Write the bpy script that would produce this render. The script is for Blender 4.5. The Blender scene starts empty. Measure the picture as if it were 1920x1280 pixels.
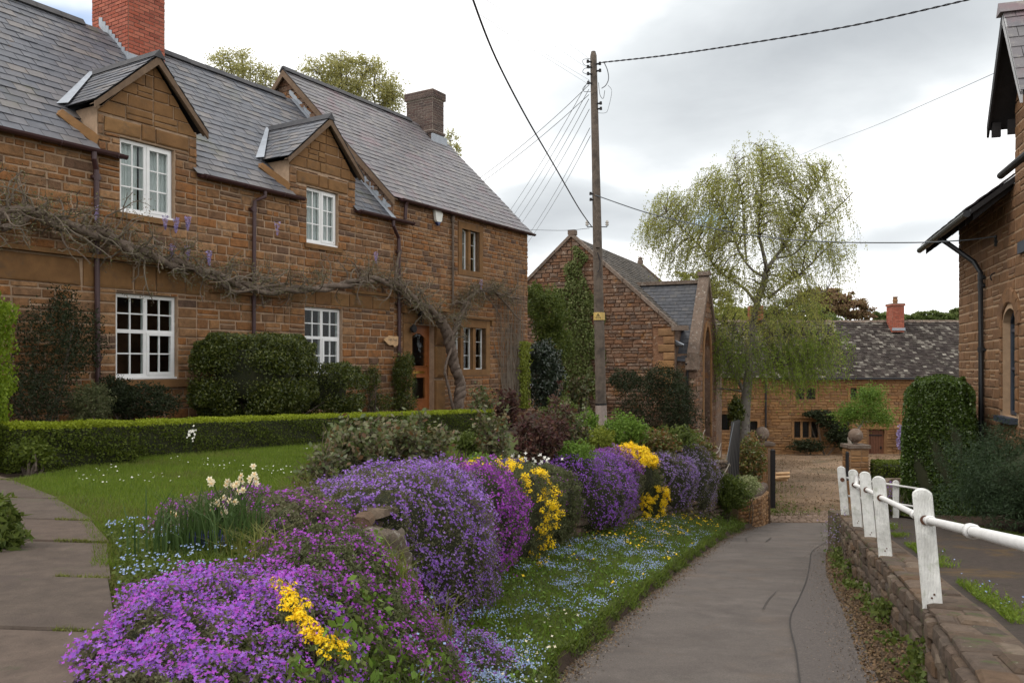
import bpy, math, random
import numpy as np
from mathutils import Matrix, Vector, noise as mnoise

# ------------------------------------------------------------------ camera, sky, sun, exposure
scene = bpy.context.scene
COL = scene.collection
FPX, PX0, HOR = 1536.0, 960.0, 683.0            # focal length, centre and horizon in photo pixels
cam_data = bpy.data.cameras.new('camera')
cam_data.sensor_width = 36.0
cam_data.lens = FPX / 1920.0 * 36.0
cam_data.shift_y = (HOR - 640.0) / 1920.0
cam_data.clip_start = 0.05
cam_data.clip_end = 3000.0
cam = bpy.data.objects.new('camera', cam_data)
cam.location = (0, 0, 0)
cam.rotation_euler = (math.radians(90), 0, 0)
COL.objects.link(cam)
scene.camera = cam

SUN_EL, SUN_AZ = math.radians(52), math.radians(-112)     # azimuth from +Y towards +X
world = bpy.data.worlds.new('World')
scene.world = world
world.use_nodes = True
def build_world():
    nt = world.node_tree; N = nt.nodes; L = nt.links
    N.clear()
    out = N.new('ShaderNodeOutputWorld'); bg = N.new('ShaderNodeBackground')
    bg.inputs['Strength'].default_value = 0.1
    L.new(bg.outputs[0], out.inputs[0])
    sky = N.new('ShaderNodeTexSky'); sky.sky_type = 'NISHITA'; sky.sun_disc = False
    sky.sun_elevation = SUN_EL; sky.sun_rotation = SUN_AZ
    tc = N.new('ShaderNodeTexCoord')
    mp = N.new('ShaderNodeMapping'); mp.inputs['Scale'].default_value = (1.0, 1.0, 2.3)
    mp.inputs['Rotation'].default_value = (0, math.radians(14), 0)
    L.new(tc.outputs['Generated'], mp.inputs[0])
    def noise(scale, detail, rough, dist=0.0, src=None, w=0.0):
        n = N.new('ShaderNodeTexNoise'); n.noise_dimensions = '4D'
        n.inputs['Scale'].default_value = scale; n.inputs['Detail'].default_value = detail
        n.inputs['Roughness'].default_value = rough; n.inputs['Distortion'].default_value = dist
        n.inputs['W'].default_value = w
        L.new(src or mp.outputs[0], n.inputs['Vector'])
        return n.outputs['Fac']
    def ramp(src, stops, interp='EASE'):
        r = N.new('ShaderNodeValToRGB'); r.color_ramp.interpolation = interp
        e = r.color_ramp.elements
        e[0].position, e[0].color = stops[0]; e[1].position, e[1].color = stops[-1]
        for p, c in stops[1:-1]:
            x = e.new(p); x.color = c
        L.new(src, r.inputs[0]); return r.outputs[0]
    def math_(op, a, b=None, clamp=False):
        m = N.new('ShaderNodeMath'); m.operation = op; m.use_clamp = clamp
        for i, v in enumerate((a, b)):
            if v is None: continue
            if isinstance(v, (int, float)): m.inputs[i].default_value = v
            else: L.new(v, m.inputs[i])
        return m.outputs[0]
    # direction-space cloud banks: soft blobs broken up by noise
    def bank(px, py, rx, ry, rot=0.0):
        d = Vector(((px-PX0)/FPX, 1.0, (HOR-py)/FPX)).normalized()
        right = Vector((0, 0, 1)).cross(d).normalized() * -1; up = right.cross(d)
        r2 = right*math.cos(rot) + up*math.sin(rot); u2 = up*math.cos(rot) - right*math.sin(rot)
        def dot(v, k):
            q = N.new('ShaderNodeVectorMath'); q.operation = 'DOT_PRODUCT'
            L.new(wv, q.inputs[0]); q.inputs[1].default_value = v*k
            return q.outputs['Value']
        a = dot(r2, 1/rx); b = dot(u2, 1/ry)
        s = math_('ADD', math_('MULTIPLY', a, a), math_('MULTIPLY', b, b))
        front = math_('GREATER_THAN', dot(d, 1.0), 0.0)
        g = math_('SUBTRACT', 1.0, math_('POWER', s, 0.8), True)
        return math_('MULTIPLY', g, front)
    wn = N.new('ShaderNodeTexNoise'); wn.inputs['Scale'].default_value = 3.2; wn.inputs['Detail'].default_value = 5
    L.new(mp.outputs[0], wn.inputs['Vector'])
    sub = N.new('ShaderNodeVectorMath'); sub.operation = 'SUBTRACT'; L.new(wn.outputs['Color'], sub.inputs[0]); sub.inputs[1].default_value = (.5, .5, .5)
    sc = N.new('ShaderNodeVectorMath'); sc.operation = 'SCALE'; L.new(sub.outputs[0], sc.inputs[0]); sc.inputs['Scale'].default_value = 0.22
    ad = N.new('ShaderNodeVectorMath'); ad.operation = 'ADD'; L.new(tc.outputs['Generated'], ad.inputs[0]); L.new(sc.outputs[0], ad.inputs[1])
    wv = ad.outputs[0]
    b1 = bank(1540, 75, 0.40, 0.135, 0.12)
    b2 = bank(1080, 400, 0.17, 0.075, 0.1)
    b3 = bank(1740, 470, 0.22, 0.05, 0.0)
    b4 = bank(1290, 190, 0.20, 0.09, 0.25)
    nz = noise(2.4, 7, 0.55, 0.4, w=3.1)
    gen = ramp(nz, [(0.47, (0, 0, 0, 1)), (0.72, (1, 1, 1, 1))])
    dark = math_('MAXIMUM', b1, math_('MULTIPLY', b2, 0.9))
    dark = math_('MAXIMUM', dark, math_('MULTIPLY', b3, 0.5))
    dark = math_('MAXIMUM', dark, math_('MULTIPLY', b4, 0.4))
    dark = math_('ADD', math_('MULTIPLY', dark, math_('ADD', 0.45, math_('MULTIPLY', noise(3.4, 7, 0.6, 0.5, w=1.0), 0.95))), math_('MULTIPLY', gen, 0.10), True)
    cloud = ramp(dark, [(0.0, (1.0, 1.0, 1.0, 1)), (0.45, (0.60, 0.63, 0.65, 1)), (1.0, (0.37, 0.395, 0.42, 1))], 'LINEAR')
    sc2 = N.new('ShaderNodeVectorMath'); sc2.operation = 'SCALE'; L.new(cloud, sc2.inputs[0]); sc2.inputs['Scale'].default_value = 14.5
    # small gaps of blue
    hole = ramp(noise(2.1, 5, 0.6, 0.3, w=7.7), [(0.66, (0, 0, 0, 1)), (0.76, (1, 1, 1, 1))])
    h1 = math_('MAXIMUM', bank(60, 10, 0.12, 0.04), bank(1345, 390, 0.05, 0.03))
    hole = math_('MAXIMUM', math_('MULTIPLY', hole, 0.25), math_('MULTIPLY', h1, 0.9))
    mix = N.new('ShaderNodeMix'); mix.data_type = 'RGBA'
    L.new(hole, mix.inputs[0]); L.new(sc2.outputs[0], mix.inputs[6])
    sk = N.new('ShaderNodeVectorMath'); sk.operation = 'SCALE'; L.new(sky.outputs[0], sk.inputs[0]); sk.inputs['Scale'].default_value = 2.0
    L.new(sk.outputs[0], mix.inputs[7])
    L.new(mix.outputs[2], bg.inputs['Color'])
build_world()

sun_data = bpy.data.lights.new('sun', 'SUN'); sun_data.energy = 1.5; sun_data.angle = math.radians(16)
sun_data.color = (1.0, 0.95, 0.88)
sun = bpy.data.objects.new('sun', sun_data); COL.objects.link(sun)
_sd = Vector((math.sin(SUN_AZ)*math.cos(SUN_EL), math.cos(SUN_AZ)*math.cos(SUN_EL), math.sin(SUN_EL)))
sun.rotation_euler = _sd.to_track_quat('Z', 'Y').to_euler()
scene.view_settings.view_transform = 'Standard'
scene.view_settings.look = 'None'
scene.view_settings.exposure = 0.0
scene.view_settings.gamma = 1.0
scene.view_settings.use_curve_mapping = False
scene.render.engine = 'CYCLES'
scene.cycles.max_bounces = 6
scene.cycles.transparent_max_bounces = 12

# ------------------------------------------------------------------ helpers
RNG = np.random.default_rng(7)
rnd = random.Random(11)
def U(a, b, n=None): return RNG.uniform(a, b, n)
def proj(p):
    return PX0 + FPX*p[0]/p[1], HOR - FPX*p[2]/p[1]
def at(px, py, Y): return np.array([(px-PX0)/FPX*Y, Y, (HOR-py)/FPX*Y])
def smooth(a, b, x):
    t = np.clip((np.asarray(x, float)-a)/(b-a), 0, 1); return t*t*(3-2*t)

def tag(o, label=None, cat=None, group=None, kind=None):
    if label: o['label'] = label
    if cat: o['category'] = cat
    if group: o['group'] = group
    if kind: o['kind'] = kind
    return o
def thing(name, label, cat, loc=(0, 0, 0), rotz=0.0, group=None):
    o = bpy.data.objects.new(name, None); COL.objects.link(o)
    o.location = loc; o.rotation_euler = (0, 0, rotz); o.empty_display_size = 0.3
    o['_m'] = 0
    del o['_m']
    return tag(o, label, cat, group)
def world_m(o):
    m = Matrix.LocRotScale(o.location, o.rotation_euler, o.scale) if o.type == 'EMPTY' else o.matrix_basis
    return (world_m(o.parent) @ m) if o.parent else m
def link(name, me, parent=None, M=None, kind=None):
    o = bpy.data.objects.new(name, me); COL.objects.link(o)
    if parent is not None: o.parent = parent
    if M is not None: o.matrix_basis = M
    if kind: o['kind'] = kind
    return o

class MB:
    """collects geometry and links it as one mesh object"""
    def __init__(s): s.V = []; s.F = []; s.n = 0
    def add(s, V, F, mi=0):
        V = np.asarray(V, float).reshape(-1, 3); F = np.asarray(F, int)
        s.V.append(V); s.F.append((F + s.n, mi)); s.n += len(V); return s
    def box(s, a, b, mi=0, M=None):
        x0, y0, z0 = a; x1, y1, z1 = b
        V = np.array([(x0,y0,z0),(x1,y0,z0),(x1,y1,z0),(x0,y1,z0),(x0,y0,z1),(x1,y0,z1),(x1,y1,z1),(x0,y1,z1)], float)
        if M is not None: V = V @ M[:3,:3].T + M[:3,3]
        return s.add(V, [(0,3,2,1),(4,5,6,7),(0,1,5,4),(1,2,6,5),(2,3,7,6),(3,0,4,7)], mi)
    def bar(s, p, q, w, h, mi=0, up=(0, 0, 1)):
        p = np.array(p, float); q = np.array(q, float); d = q-p; d /= np.linalg.norm(d)
        r = np.cross(d, up); r /= max(1e-9, np.linalg.norm(r)); u = np.cross(r, d)
        V = []
        for c in (p, q):
            for i, j in ((-1,-1),(1,-1),(1,1),(-1,1)): V.append(c + r*w/2*i + u*h/2*j)
        return s.add(V, [(0,3,2,1),(4,5,6,7),(0,1,5,4),(1,2,6,5),(2,3,7,6),(3,0,4,7)], mi)
    def quad(s, *p, mi=0): return s.add(p, [tuple(range(len(p)))], mi)
    def prism(s, poly, d, mi=0):
        """extrude the polygon (list of 3-D points) by vector d"""
        P = np.array(poly, float); n = len(P); d = np.array(d, float)
        V = np.vstack([P, P+d]); s.add(V, [tuple(range(n))[::-1]], mi); 
        s.F.append((np.array([tuple(range(n, 2*n))]) + s.n - 2*n, mi))
        s.F.append((np.array([(i, (i+1) % n, n+(i+1) % n, n+i) for i in range(n)]) + s.n - 2*n, mi))
        return s
    def tube(s, pts, r, k=6, mi=0, cap=True):
        P = np.array(pts, float); n = len(P)
        R = np.full(n, r) if np.isscalar(r) else np.interp(np.linspace(0, 1, n), np.linspace(0, 1, len(r)), r)
        T = np.gradient(P, axis=0); T /= np.maximum(1e-9, np.linalg.norm(T, axis=1))[:, None]
        a = np.array((0.0, 0.0, 1.0)) if abs(T[0][2]) < 0.9 else np.array((1.0, 0, 0))
        A = np.cross(T, a); bad = np.linalg.norm(A, axis=1) < 1e-4; A[bad] = (1, 0, 0)
        A /= np.linalg.norm(A, axis=1)[:, None]; B = np.cross(T, A)
        th = np.linspace(0, 2*np.pi, k, endpoint=False)
        V = (P[:, None] + R[:, None, None]*(np.cos(th)[None, :, None]*A[:, None] + np.sin(th)[None, :, None]*B[:, None])).reshape(-1, 3)
        i = np.arange(n-1)[:, None]*k; j = np.arange(k)[None]; j2 = (j+1) % k
        s.add(V, np.stack([i+j, i+j2, i+k+j2, i+k+j], -1).reshape(-1, 4), mi)
        if cap:
            s.F.append((np.array([tuple(range(k))]) + s.n - n*k, mi)); s.F.append((np.array([tuple(range(n*k-k, n*k))[::-1]]) + s.n - n*k, mi))
        return s
    def lathe(s, c, prof, k=16, mi=0):
        """prof = (r, z) pairs round the vertical through c"""
        pr = np.array(prof, float); n = len(pr); th = np.linspace(0, 2*np.pi, k, endpoint=False)
        V = np.stack([pr[:, 0, None]*np.cos(th), pr[:, 0, None]*np.sin(th), np.repeat(pr[:, 1, None], k, 1)], -1).reshape(-1, 3) + np.array(c, float)
        i = np.arange(n-1)[:, None]*k; j = np.arange(k)[None]; j2 = (j+1) % k
        s.add(V, np.stack([i+j, i+j2, i+k+j2, i+k+j], -1).reshape(-1, 4), mi)
        s.F.append((np.array([tuple(range(k))[::-1]]) + s.n - n*k, mi)); s.F.append((np.array([tuple(range(n*k-k, n*k))]) + s.n - n*k, mi))
        return s
    def mesh(s, name, mats, smooth=False):
        me = bpy.data.meshes.new(name)
        V = np.vstack(s.V) if s.V else np.zeros((0, 3))
        me.vertices.add(len(V)); me.vertices.foreach_set('co', V.astype(np.float32).ravel())
        loops = np.concatenate([f.ravel() for f, _ in s.F]) if s.F else np.zeros(0, int)
        tot = np.concatenate([np.full(len(f), f.shape[1]) for f, _ in s.F]) if s.F else np.zeros(0, int)
        mi = np.concatenate([np.full(len(f), m) for f, m in s.F]) if s.F else np.zeros(0, int)
        me.loops.add(len(loops)); me.loops.foreach_set('vertex_index', loops.astype(np.int32))
        me.polygons.add(len(tot))
        me.polygons.foreach_set('loop_start', np.concatenate([[0], np.cumsum(tot)[:-1]]).astype(np.int32))
        me.polygons.foreach_set('loop_total', tot.astype(np.int32))
        for m in (mats if isinstance(mats, (list, tuple)) else [mats]): me.materials.append(m)
        me.polygons.foreach_set('material_index', mi.astype(np.int32))
        me.polygons.foreach_set('use_smooth', np.full(len(tot), smooth))
        me.update(calc_edges=True)
        return me
    def build(s, name, mats, parent=None, kind=None, smooth=False, M=None):
        return link(name, s.mesh(name, mats, smooth), parent, M, kind)

# ------------------------------------------------------------------ materials
MATS = {}
def mat(name, cols, rough=0.9, nscale=6.0, nvar=0.35, bump=0.3, bscale=30.0, spot=None, spot_scale=9.0, spot_lo=0.6, spot_hi=0.7,
        vary=True, metal=0.0, spec=0.3, trans=0.0, wave=None, spot2=None, spot3=None, bdist=0.01, mix_at=0.0):
    """procedural surface: each piece takes its own colour from cols, noise mottles it, spots add lichen or dirt"""
    m = bpy.data.materials.new(name); m.use_nodes = True; nt = m.node_tree; N = nt.nodes; L = nt.links
    bs = N['Principled BSDF']; out = N['Material Output']
    geo = N.new('ShaderNodeNewGeometry'); oi = N.new('ShaderNodeObjectInfo')
    def mth(op, a, b=None):
        q = N.new('ShaderNodeMath'); q.operation = op
        for i, v in enumerate((a, b)):
            if v is None: continue
            if isinstance(v, (int, float)): q.inputs[i].default_value = v
            else: L.new(v, q.inputs[i])
        return q.outputs[0]
    def nz(scale, detail=5, rough=0.6, d=0.0):
        n = N.new('ShaderNodeTexNoise'); n.inputs['Scale'].default_value = scale; n.inputs['Detail'].default_value = detail
        n.inputs['Roughness'].default_value = rough; n.inputs['Distortion'].default_value = d
        L.new(geo.outputs['Position'], n.inputs['Vector']); return n.outputs['Fac']
    rp = N.new('ShaderNodeValToRGB'); rp.color_ramp.interpolation = 'LINEAR'
    e = rp.color_ramp.elements; k = len(cols)
    e[0].color = (*cols[0], 1); e[1].color = (*cols[-1], 1)
    for i in range(1, k-1):
        x = e.new(i/(k-1)); x.color = (*cols[i], 1)
    if vary:
        f = mth('FRACT', mth('ADD', geo.outputs['Random Per Island'], oi.outputs['Random']))
    else:
        f = nz(mix_at or nscale*0.4, 4)
        f = mth('MULTIPLY', mth('SUBTRACT', f, 0.25), 2.0)
    L.new(f, rp.inputs[0]); col = rp.outputs[0]
    n1 = nz(nscale, 8, 0.65)
    sc = mth('ADD', mth('MULTIPLY', mth('SUBTRACT', n1, 0.5), nvar*2.6), 1.0)
    vm = N.new('ShaderNodeVectorMath'); vm.operation = 'SCALE'; L.new(col, vm.inputs[0]); L.new(sc, vm.inputs['Scale']); col = vm.outputs[0]
    for k2, (sp, ss, lo, hi) in enumerate([(spot, spot_scale, spot_lo, spot_hi)] + ([spot2] if spot2 else []) + ([spot3] if spot3 else [])):
        if sp is None: continue
        r2 = N.new('ShaderNodeValToRGB'); r2.color_ramp.elements[0].position = lo; r2.color_ramp.elements[1].position = hi
        L.new(nz(ss, 7, 0.7, 0.3), r2.inputs[0])
        mx = N.new('ShaderNodeMix'); mx.data_type = 'RGBA'; L.new(r2.outputs[0], mx.inputs[0]); L.new(col, mx.inputs[6]); mx.inputs[7].default_value = (*sp, 1); col = mx.outputs[2]
    L.new(col, bs.inputs['Base Color'])
    bs.inputs['Roughness'].default_value = rough; bs.inputs['Metallic'].default_value = metal
    bs.inputs['Specular IOR Level'].default_value = spec
    if bump:
        bp = N.new('ShaderNodeBump'); bp.inputs['Strength'].default_value = bump; bp.inputs['Distance'].default_value = bdist
        if wave:
            w = N.new('ShaderNodeTexWave'); w.bands_direction = wave[0]; w.inputs['Scale'].default_value = wave[1]; w.inputs['Distortion'].default_value = wave[2]
            w.inputs['Detail'].default_value = 4
            L.new(geo.outputs['Position'], w.inputs['Vector']); L.new(mth('ADD', w.outputs['Fac'], nz(bscale, 6)), bp.inputs['Height'])
        else: L.new(nz(bscale, 8, 0.7), bp.inputs['Height'])
        L.new(bp.outputs[0], bs.inputs['Normal'])
    if trans:
        tr = N.new('ShaderNodeBsdfTranslucent'); L.new(col, tr.inputs['Color']); ms = N.new('ShaderNodeMixShader'); ms.inputs[0].default_value = trans
        L.new(bs.outputs[0], ms.inputs[1]); L.new(tr.outputs[0], ms.inputs[2]); L.new(ms.outputs[0], out.inputs[0])
    MATS[name] = m; return m
def leafmat(name, cols, trans=0.35, rough=0.6, spec=0.3): return mat(name, cols, rough=rough, nscale=2.5, nvar=0.25, bump=0, trans=trans, spec=spec)

mat('ironstone', [(.255,.120,.046),(.21,.097,.038),(.28,.143,.060),(.215,.112,.052),(.31,.172,.083),(.15,.083,.046),(.275,.115,.037),(.20,.10,.046),(.11,.068,.048),(.24,.128,.058)], nscale=9, nvar=.75, bump=.9, bscale=32, bdist=.02,
    spot=(.09,.07,.05), spot_scale=5, spot_lo=.57, spot_hi=.75, spot2=((.42,.33,.22), 30, .67, .75), spot3=((.11,.075,.05), .9, .53, .80))
mat('ashlar', [(.205,.108,.043),(.175,.09,.036),(.23,.126,.052)], nscale=5, nvar=.4, bump=.6, bscale=26, bdist=.012, spot=(.10,.07,.045), spot_scale=3, spot_lo=.55, spot_hi=.75, spot2=((.45,.38,.28), 45, .7, .76))
mat('mortar', [(.34,.235,.155),(.40,.28,.19)], vary=False, nscale=9, nvar=.4, bump=.7, bscale=50, spot=(.13,.085,.05), spot_scale=2, spot_lo=.55, spot_hi=.75)
mat('chapel_stone', [(.20,.105,.06),(.165,.09,.055),(.24,.155,.105),(.14,.085,.058),(.21,.10,.05),(.19,.13,.095),(.12,.08,.06)], nscale=5, nvar=.6, bump=1.0, bscale=14, bdist=.04, spot=(.40,.33,.26), spot_scale=7, spot_lo=.58, spot_hi=.68, spot2=((.27,.125,.04), 2.2, .56, .70))
mat('coping', [(.17,.122,.092),(.13,.098,.077),(.20,.15,.117)], nscale=6, nvar=.5, bump=.9, bscale=20, bdist=.03, spot=(.36,.33,.28), spot_scale=9, spot_lo=.57, spot_hi=.68, spot2=((.10,.08,.06), 3, .55, .7))
mat('farm_stone', [(.27,.145,.06),(.225,.115,.05),(.31,.18,.085),(.20,.11,.055),(.28,.15,.06),(.17,.10,.055)], nscale=4, nvar=.4, bump=.6, bscale=12, bdist=.03, spot=(.16,.10,.06), spot_scale=1.5, spot_lo=.58, spot_hi=.75)
mat('right_stone', [(.20,.105,.05),(.17,.09,.043),(.225,.12,.06),(.15,.08,.042),(.195,.10,.043)], nscale=8, nvar=.45, bump=.8, bscale=24, bdist=.02, spot=(.12,.07,.045), spot_scale=2.5, spot_lo=.58, spot_hi=.72)
mat('right_mortar', [(.40,.27,.17),(.34,.23,.145)], vary=False, nscale=8, nvar=.3, bump=.5, bscale=50)
mat('drywall_stone', [(.115,.08,.058),(.09,.066,.05),(.14,.10,.072),(.075,.058,.045),(.12,.075,.045),(.17,.13,.095)], nscale=10, nvar=.6, bump=1.0, bscale=25, bdist=.02, spot=(.07,.085,.03), spot_scale=4, spot_lo=.56, spot_hi=.66, spot2=((.48,.44,.38), 14, .66, .72))
mat('lichen_rock', [(.15,.115,.085),(.11,.085,.065),(.19,.15,.115)], vary=False, nscale=12, nvar=.7, bump=1.0, bscale=30, bdist=.03, spot=(.34,.31,.27), spot_scale=16, spot_lo=.54, spot_hi=.64, spot2=((.10,.085,.02), 5, .56, .66), spot3=((.05,.04,.03), 9, .60, .70))
mat('slate', [(.078,.084,.10),(.10,.104,.12),(.066,.072,.088),(.125,.12,.127),(.085,.092,.11),(.15,.135,.128),(.072,.078,.094)], rough=.5, spec=.5, nscale=5, nvar=.45, bump=.4, bscale=18, spot=(.20,.19,.175), spot_scale=3.2, spot_lo=.58, spot_hi=.74, spot2=((.15,.11,.08), 9, .62, .72), spot3=((.10,.10,.06), 1.1, .58, .75))
mat('slate_weathered', [(.135,.125,.13),(.115,.11,.12),(.15,.135,.14),(.125,.12,.125),(.16,.145,.14)], rough=.5, spec=.5, nscale=5, nvar=.35, bump=.4, bscale=18, spot=(.27,.25,.22), spot_scale=4, spot_lo=.56, spot_hi=.68, spot2=((.17,.115,.125), 1.2, .52, .66))
mat('chapel_slate', [(.06,.063,.072),(.078,.08,.09),(.055,.058,.066),(.09,.088,.09)], rough=.6, nscale=5, nvar=.4, bump=.5, bscale=14, spot=(.15,.13,.10), spot_scale=4, spot_lo=.62, spot_hi=.72)
mat('chapel_stone_tile', [(.12,.105,.09),(.10,.09,.08),(.14,.12,.10),(.085,.078,.072)], nscale=5, nvar=.4, bump=.6, bscale=14, spot=(.22,.17,.10), spot_scale=6, spot_lo=.6, spot_hi=.7)
mat('farm_tile', [(.055,.042,.037),(.04,.031,.028),(.068,.054,.048),(.032,.025,.022),(.19,.17,.145),(.048,.038,.034),(.036,.028,.026),(.08,.067,.058),(.056,.045,.04),(.32,.295,.25)], nscale=3, nvar=.5, bump=.8, bscale=12, spot=(.03,.024,.018), spot_scale=1.6, spot_lo=.5, spot_hi=.72, spot2=((.5,.46,.4), 10, .68, .74))
mat('ridge', [(.07,.07,.075),(.085,.083,.085)], nscale=8, nvar=.4, bump=.4, bscale=30, spot=(.25,.23,.2), spot_scale=8, spot_lo=.66, spot_hi=.74)
mat('lead', [(.34,.37,.41),(.28,.31,.35)], vary=False, rough=.5, spec=.5, nscale=6, nvar=.3, bump=.2, bscale=8)
mat('red_brick', [(.36,.095,.055),(.30,.075,.045),(.42,.135,.085),(.25,.07,.045),(.38,.11,.07),(.33,.12,.08)], nscale=20, nvar=.35, bump=.4, bscale=60, spot=(.14,.07,.05), spot_scale=6, spot_lo=.6, spot_hi=.75)
mat('brown_brick', [(.075,.05,.043),(.10,.062,.053),(.06,.043,.04),(.125,.085,.07),(.09,.066,.058)], nscale=20, nvar=.35, bump=.4, bscale=60)
mat('brick_mortar', [(.38,.33,.28),(.28,.24,.20)], vary=False, nscale=20, nvar=.3, bump=.4, bscale=60)
mat('red_mortar', [(.26,.16,.12),(.20,.12,.09)], vary=False, nscale=20, nvar=.3, bump=.4, bscale=60)
mat('bargeboard', [(.17,.115,.075),(.13,.085,.055)], vary=False, nscale=12, nvar=.4, bump=.4, bscale=40)
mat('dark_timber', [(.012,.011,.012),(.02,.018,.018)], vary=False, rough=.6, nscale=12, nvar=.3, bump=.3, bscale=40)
mat('grey_paint', [(.42,.42,.42),(.36,.36,.37)], vary=False, rough=.6, nscale=12, nvar=.2, bump=.1)
mat('pipe_maroon', [(.055,.022,.022),(.045,.018,.02)], vary=False, rough=.45, nscale=12, nvar=.3, bump=.1, spec=.5)
mat('pipe_black', [(.012,.013,.016),(.017,.018,.02)], vary=False, rough=.4, nscale=12, nvar=.3, bump=.1, spec=.5)
mat('upvc', [(.80,.80,.79),(.76,.76,.75)], vary=False, rough=.35, spec=.5, nscale=9, nvar=.06, bump=.04)
mat('curtain', [(.88,.88,.88),(.80,.81,.82)], vary=False, rough=.9, nscale=3, nvar=.15, bump=.6, wave=('X', 7, 1.5), bdist=.03)
mat('oak_door', [(.30,.105,.03),(.26,.085,.024),(.33,.125,.04)], vary=False, rough=.45, nscale=7, nvar=.35, bump=.2, wave=('Z', 2, 6), spec=.4)
mat('old_door', [(.12,.05,.028),(.15,.065,.035)], rough=.7, nscale=8, nvar=.4, bump=.5)
mat('blue_frame', [(.035,.045,.065),(.05,.06,.08)], vary=False, rough=.5, nscale=9, nvar=.25, bump=.2)
mat('brass', [(.55,.33,.08)], vary=False, rough=.3, metal=1.0, bump=0)
mat('white_paint', [(.72,.72,.69),(.62,.62,.59)], vary=False, rough=.65, nscale=12, nvar=.28, bump=.5, wave=('X', 16, 5), bdist=.006, spot=(.30,.33,.23), spot_scale=7, spot_lo=.55, spot_hi=.78, spot2=((.24,.20,.16), 38, .64, .72), spot3=((.45,.45,.42), 3.0, .50, .66))
mat('white_pipe', [(.80,.79,.77),(.73,.72,.70)], vary=False, rough=.45, nscale=12, nvar=.15, bump=.2, spot=(.35,.2,.12), spot_scale=30, spot_lo=.68, spot_hi=.76)
mat('rust', [(.13,.06,.035),(.09,.045,.03)], vary=False, nscale=30, nvar=.5, bump=.5)
mat('pole_wood', [(.115,.09,.07),(.15,.12,.095),(.085,.068,.055)], vary=False, rough=.85, nscale=10, nvar=.4, bump=.8, wave=('X', 12, 2), bdist=.01, spot=(.06,.05,.045), spot_scale=4, spot_lo=.5, spot_hi=.8)
mat('pole_base', [(.36,.30,.27),(.30,.24,.21)], vary=False, rough=.85, nscale=10, nvar=.3, bump=.4)
mat('black', [(.01,.01,.011)], vary=False, rough=.5, bump=0)
mat('cable', [(.02,.018,.022)], vary=False, rough=.6, bump=0)
mat('thin_wire', [(.10,.11,.12)], vary=False, rough=.6, bump=0)
mat('ceramic', [(.45,.42,.38)], vary=False, rough=.25, bump=0)
mat('sign_yellow', [(.62,.44,.15),(.52,.36,.12)], vary=False, rough=.6, nscale=25, nvar=.35, bump=.1, spot=(.3,.22,.12), spot_scale=30, spot_lo=.6, spot_hi=.75)
mat('sign_wood', [(.60,.40,.22),(.50,.31,.16)], vary=False, rough=.6, nscale=14, nvar=.3, bump=.3)
mat('alarm_white', [(.72,.72,.66)], vary=False, rough=.4, nscale=9, nvar=.1, bump=0)
mat('alarm_blue', [(.02,.03,.10)], vary=False, rough=.3, bump=0)
mat('asphalt', [(.155,.132,.116),(.125,.107,.095),(.18,.154,.136)], vary=False, rough=.9, nscale=70, nvar=.6, bump=1.0, bscale=160, bdist=.010, mix_at=.9, spot3=((.095,.079,.070), .55, .48, .76), spot=(.145,.11,.085), spot_scale=1.3, spot_lo=.52, spot_hi=.78, spot2=((.085,.072,.065), 1.6, .48, .80))
mat('patch_tar', [(.085,.073,.067),(.12,.102,.092)], vary=False, rough=.9, nscale=70, nvar=.6, bump=.8, bscale=200, bdist=.006)
mat('tar_line', [(.045,.04,.037)], vary=False, rough=.8, nscale=25, nvar=.3, bump=.4)
mat('pavement_tar', [(.045,.034,.028),(.056,.042,.034),(.04,.034,.024)], vary=False, rough=.8, nscale=14, nvar=.5, bump=.9, bscale=120, bdist=.008, spot=(.13,.075,.02), spot_scale=.9, spot_lo=.56, spot_hi=.72)
mat('slab', [(.10,.074,.058),(.085,.064,.05),(.115,.086,.068),(.095,.068,.052)], rough=.85, nscale=9, nvar=.5, bump=.8, bscale=60, bdist=.012, spot3=((.055,.06,.03), 4.5, .60, .72), spot=(.075,.055,.046), spot_scale=2.2, spot_lo=.52, spot_hi=.75, spot2=((.22,.19,.165), 55, .68, .74))
mat('soil', [(.045,.03,.02),(.065,.042,.028),(.035,.025,.018)], vary=False, nscale=10, nvar=.5, bump=1, bscale=40, bdist=.03)
mat('turf', [(.06,.08,.016),(.075,.095,.02),(.085,.09,.028)], vary=False, nscale=20, nvar=.5, bump=1, bscale=90, bdist=.02)
mat('gravel', [(.23,.15,.092),(.18,.118,.07),(.28,.19,.12),(.13,.10,.052)], vary=False, nscale=6, nvar=.45, bump=1, bscale=60, bdist=.03, mix_at=.35, spot=(.07,.07,.035), spot_scale=.6, spot_lo=.54, spot_hi=.72, spot2=((.27,.21,.16), 1.4, .6, .75))
mat('litter_ground', [(.075,.048,.028),(.10,.065,.035),(.055,.042,.022)], vary=False, nscale=18, nvar=.6, bump=1, bscale=60, bdist=.03)
mat('sett', [(.20,.145,.105),(.16,.11,.08),(.24,.17,.125),(.14,.10,.07)], nscale=8, nvar=.4, bump=.5, bscale=40)
mat('far_land', [(.06,.09,.03),(.08,.11,.04)], vary=False, nscale=.3, nvar=.4, bump=0)
mat('bark', [(.13,.095,.07),(.17,.13,.10),(.09,.065,.05)], vary=False, nscale=12, nvar=.5, bump=1, bscale=30, bdist=.03)
mat('wisteria_bark', [(.20,.155,.12),(.16,.12,.095),(.25,.20,.155)], vary=False, nscale=14, nvar=.5, bump=1, bscale=40, bdist=.02, spot=(.10,.075,.06), spot_scale=7, spot_lo=.5, spot_hi=.75)
mat('twig', [(.19,.15,.115),(.14,.108,.085),(.24,.20,.155),(.12,.105,.07)], nscale=6, nvar=.3, bump=0)
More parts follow.
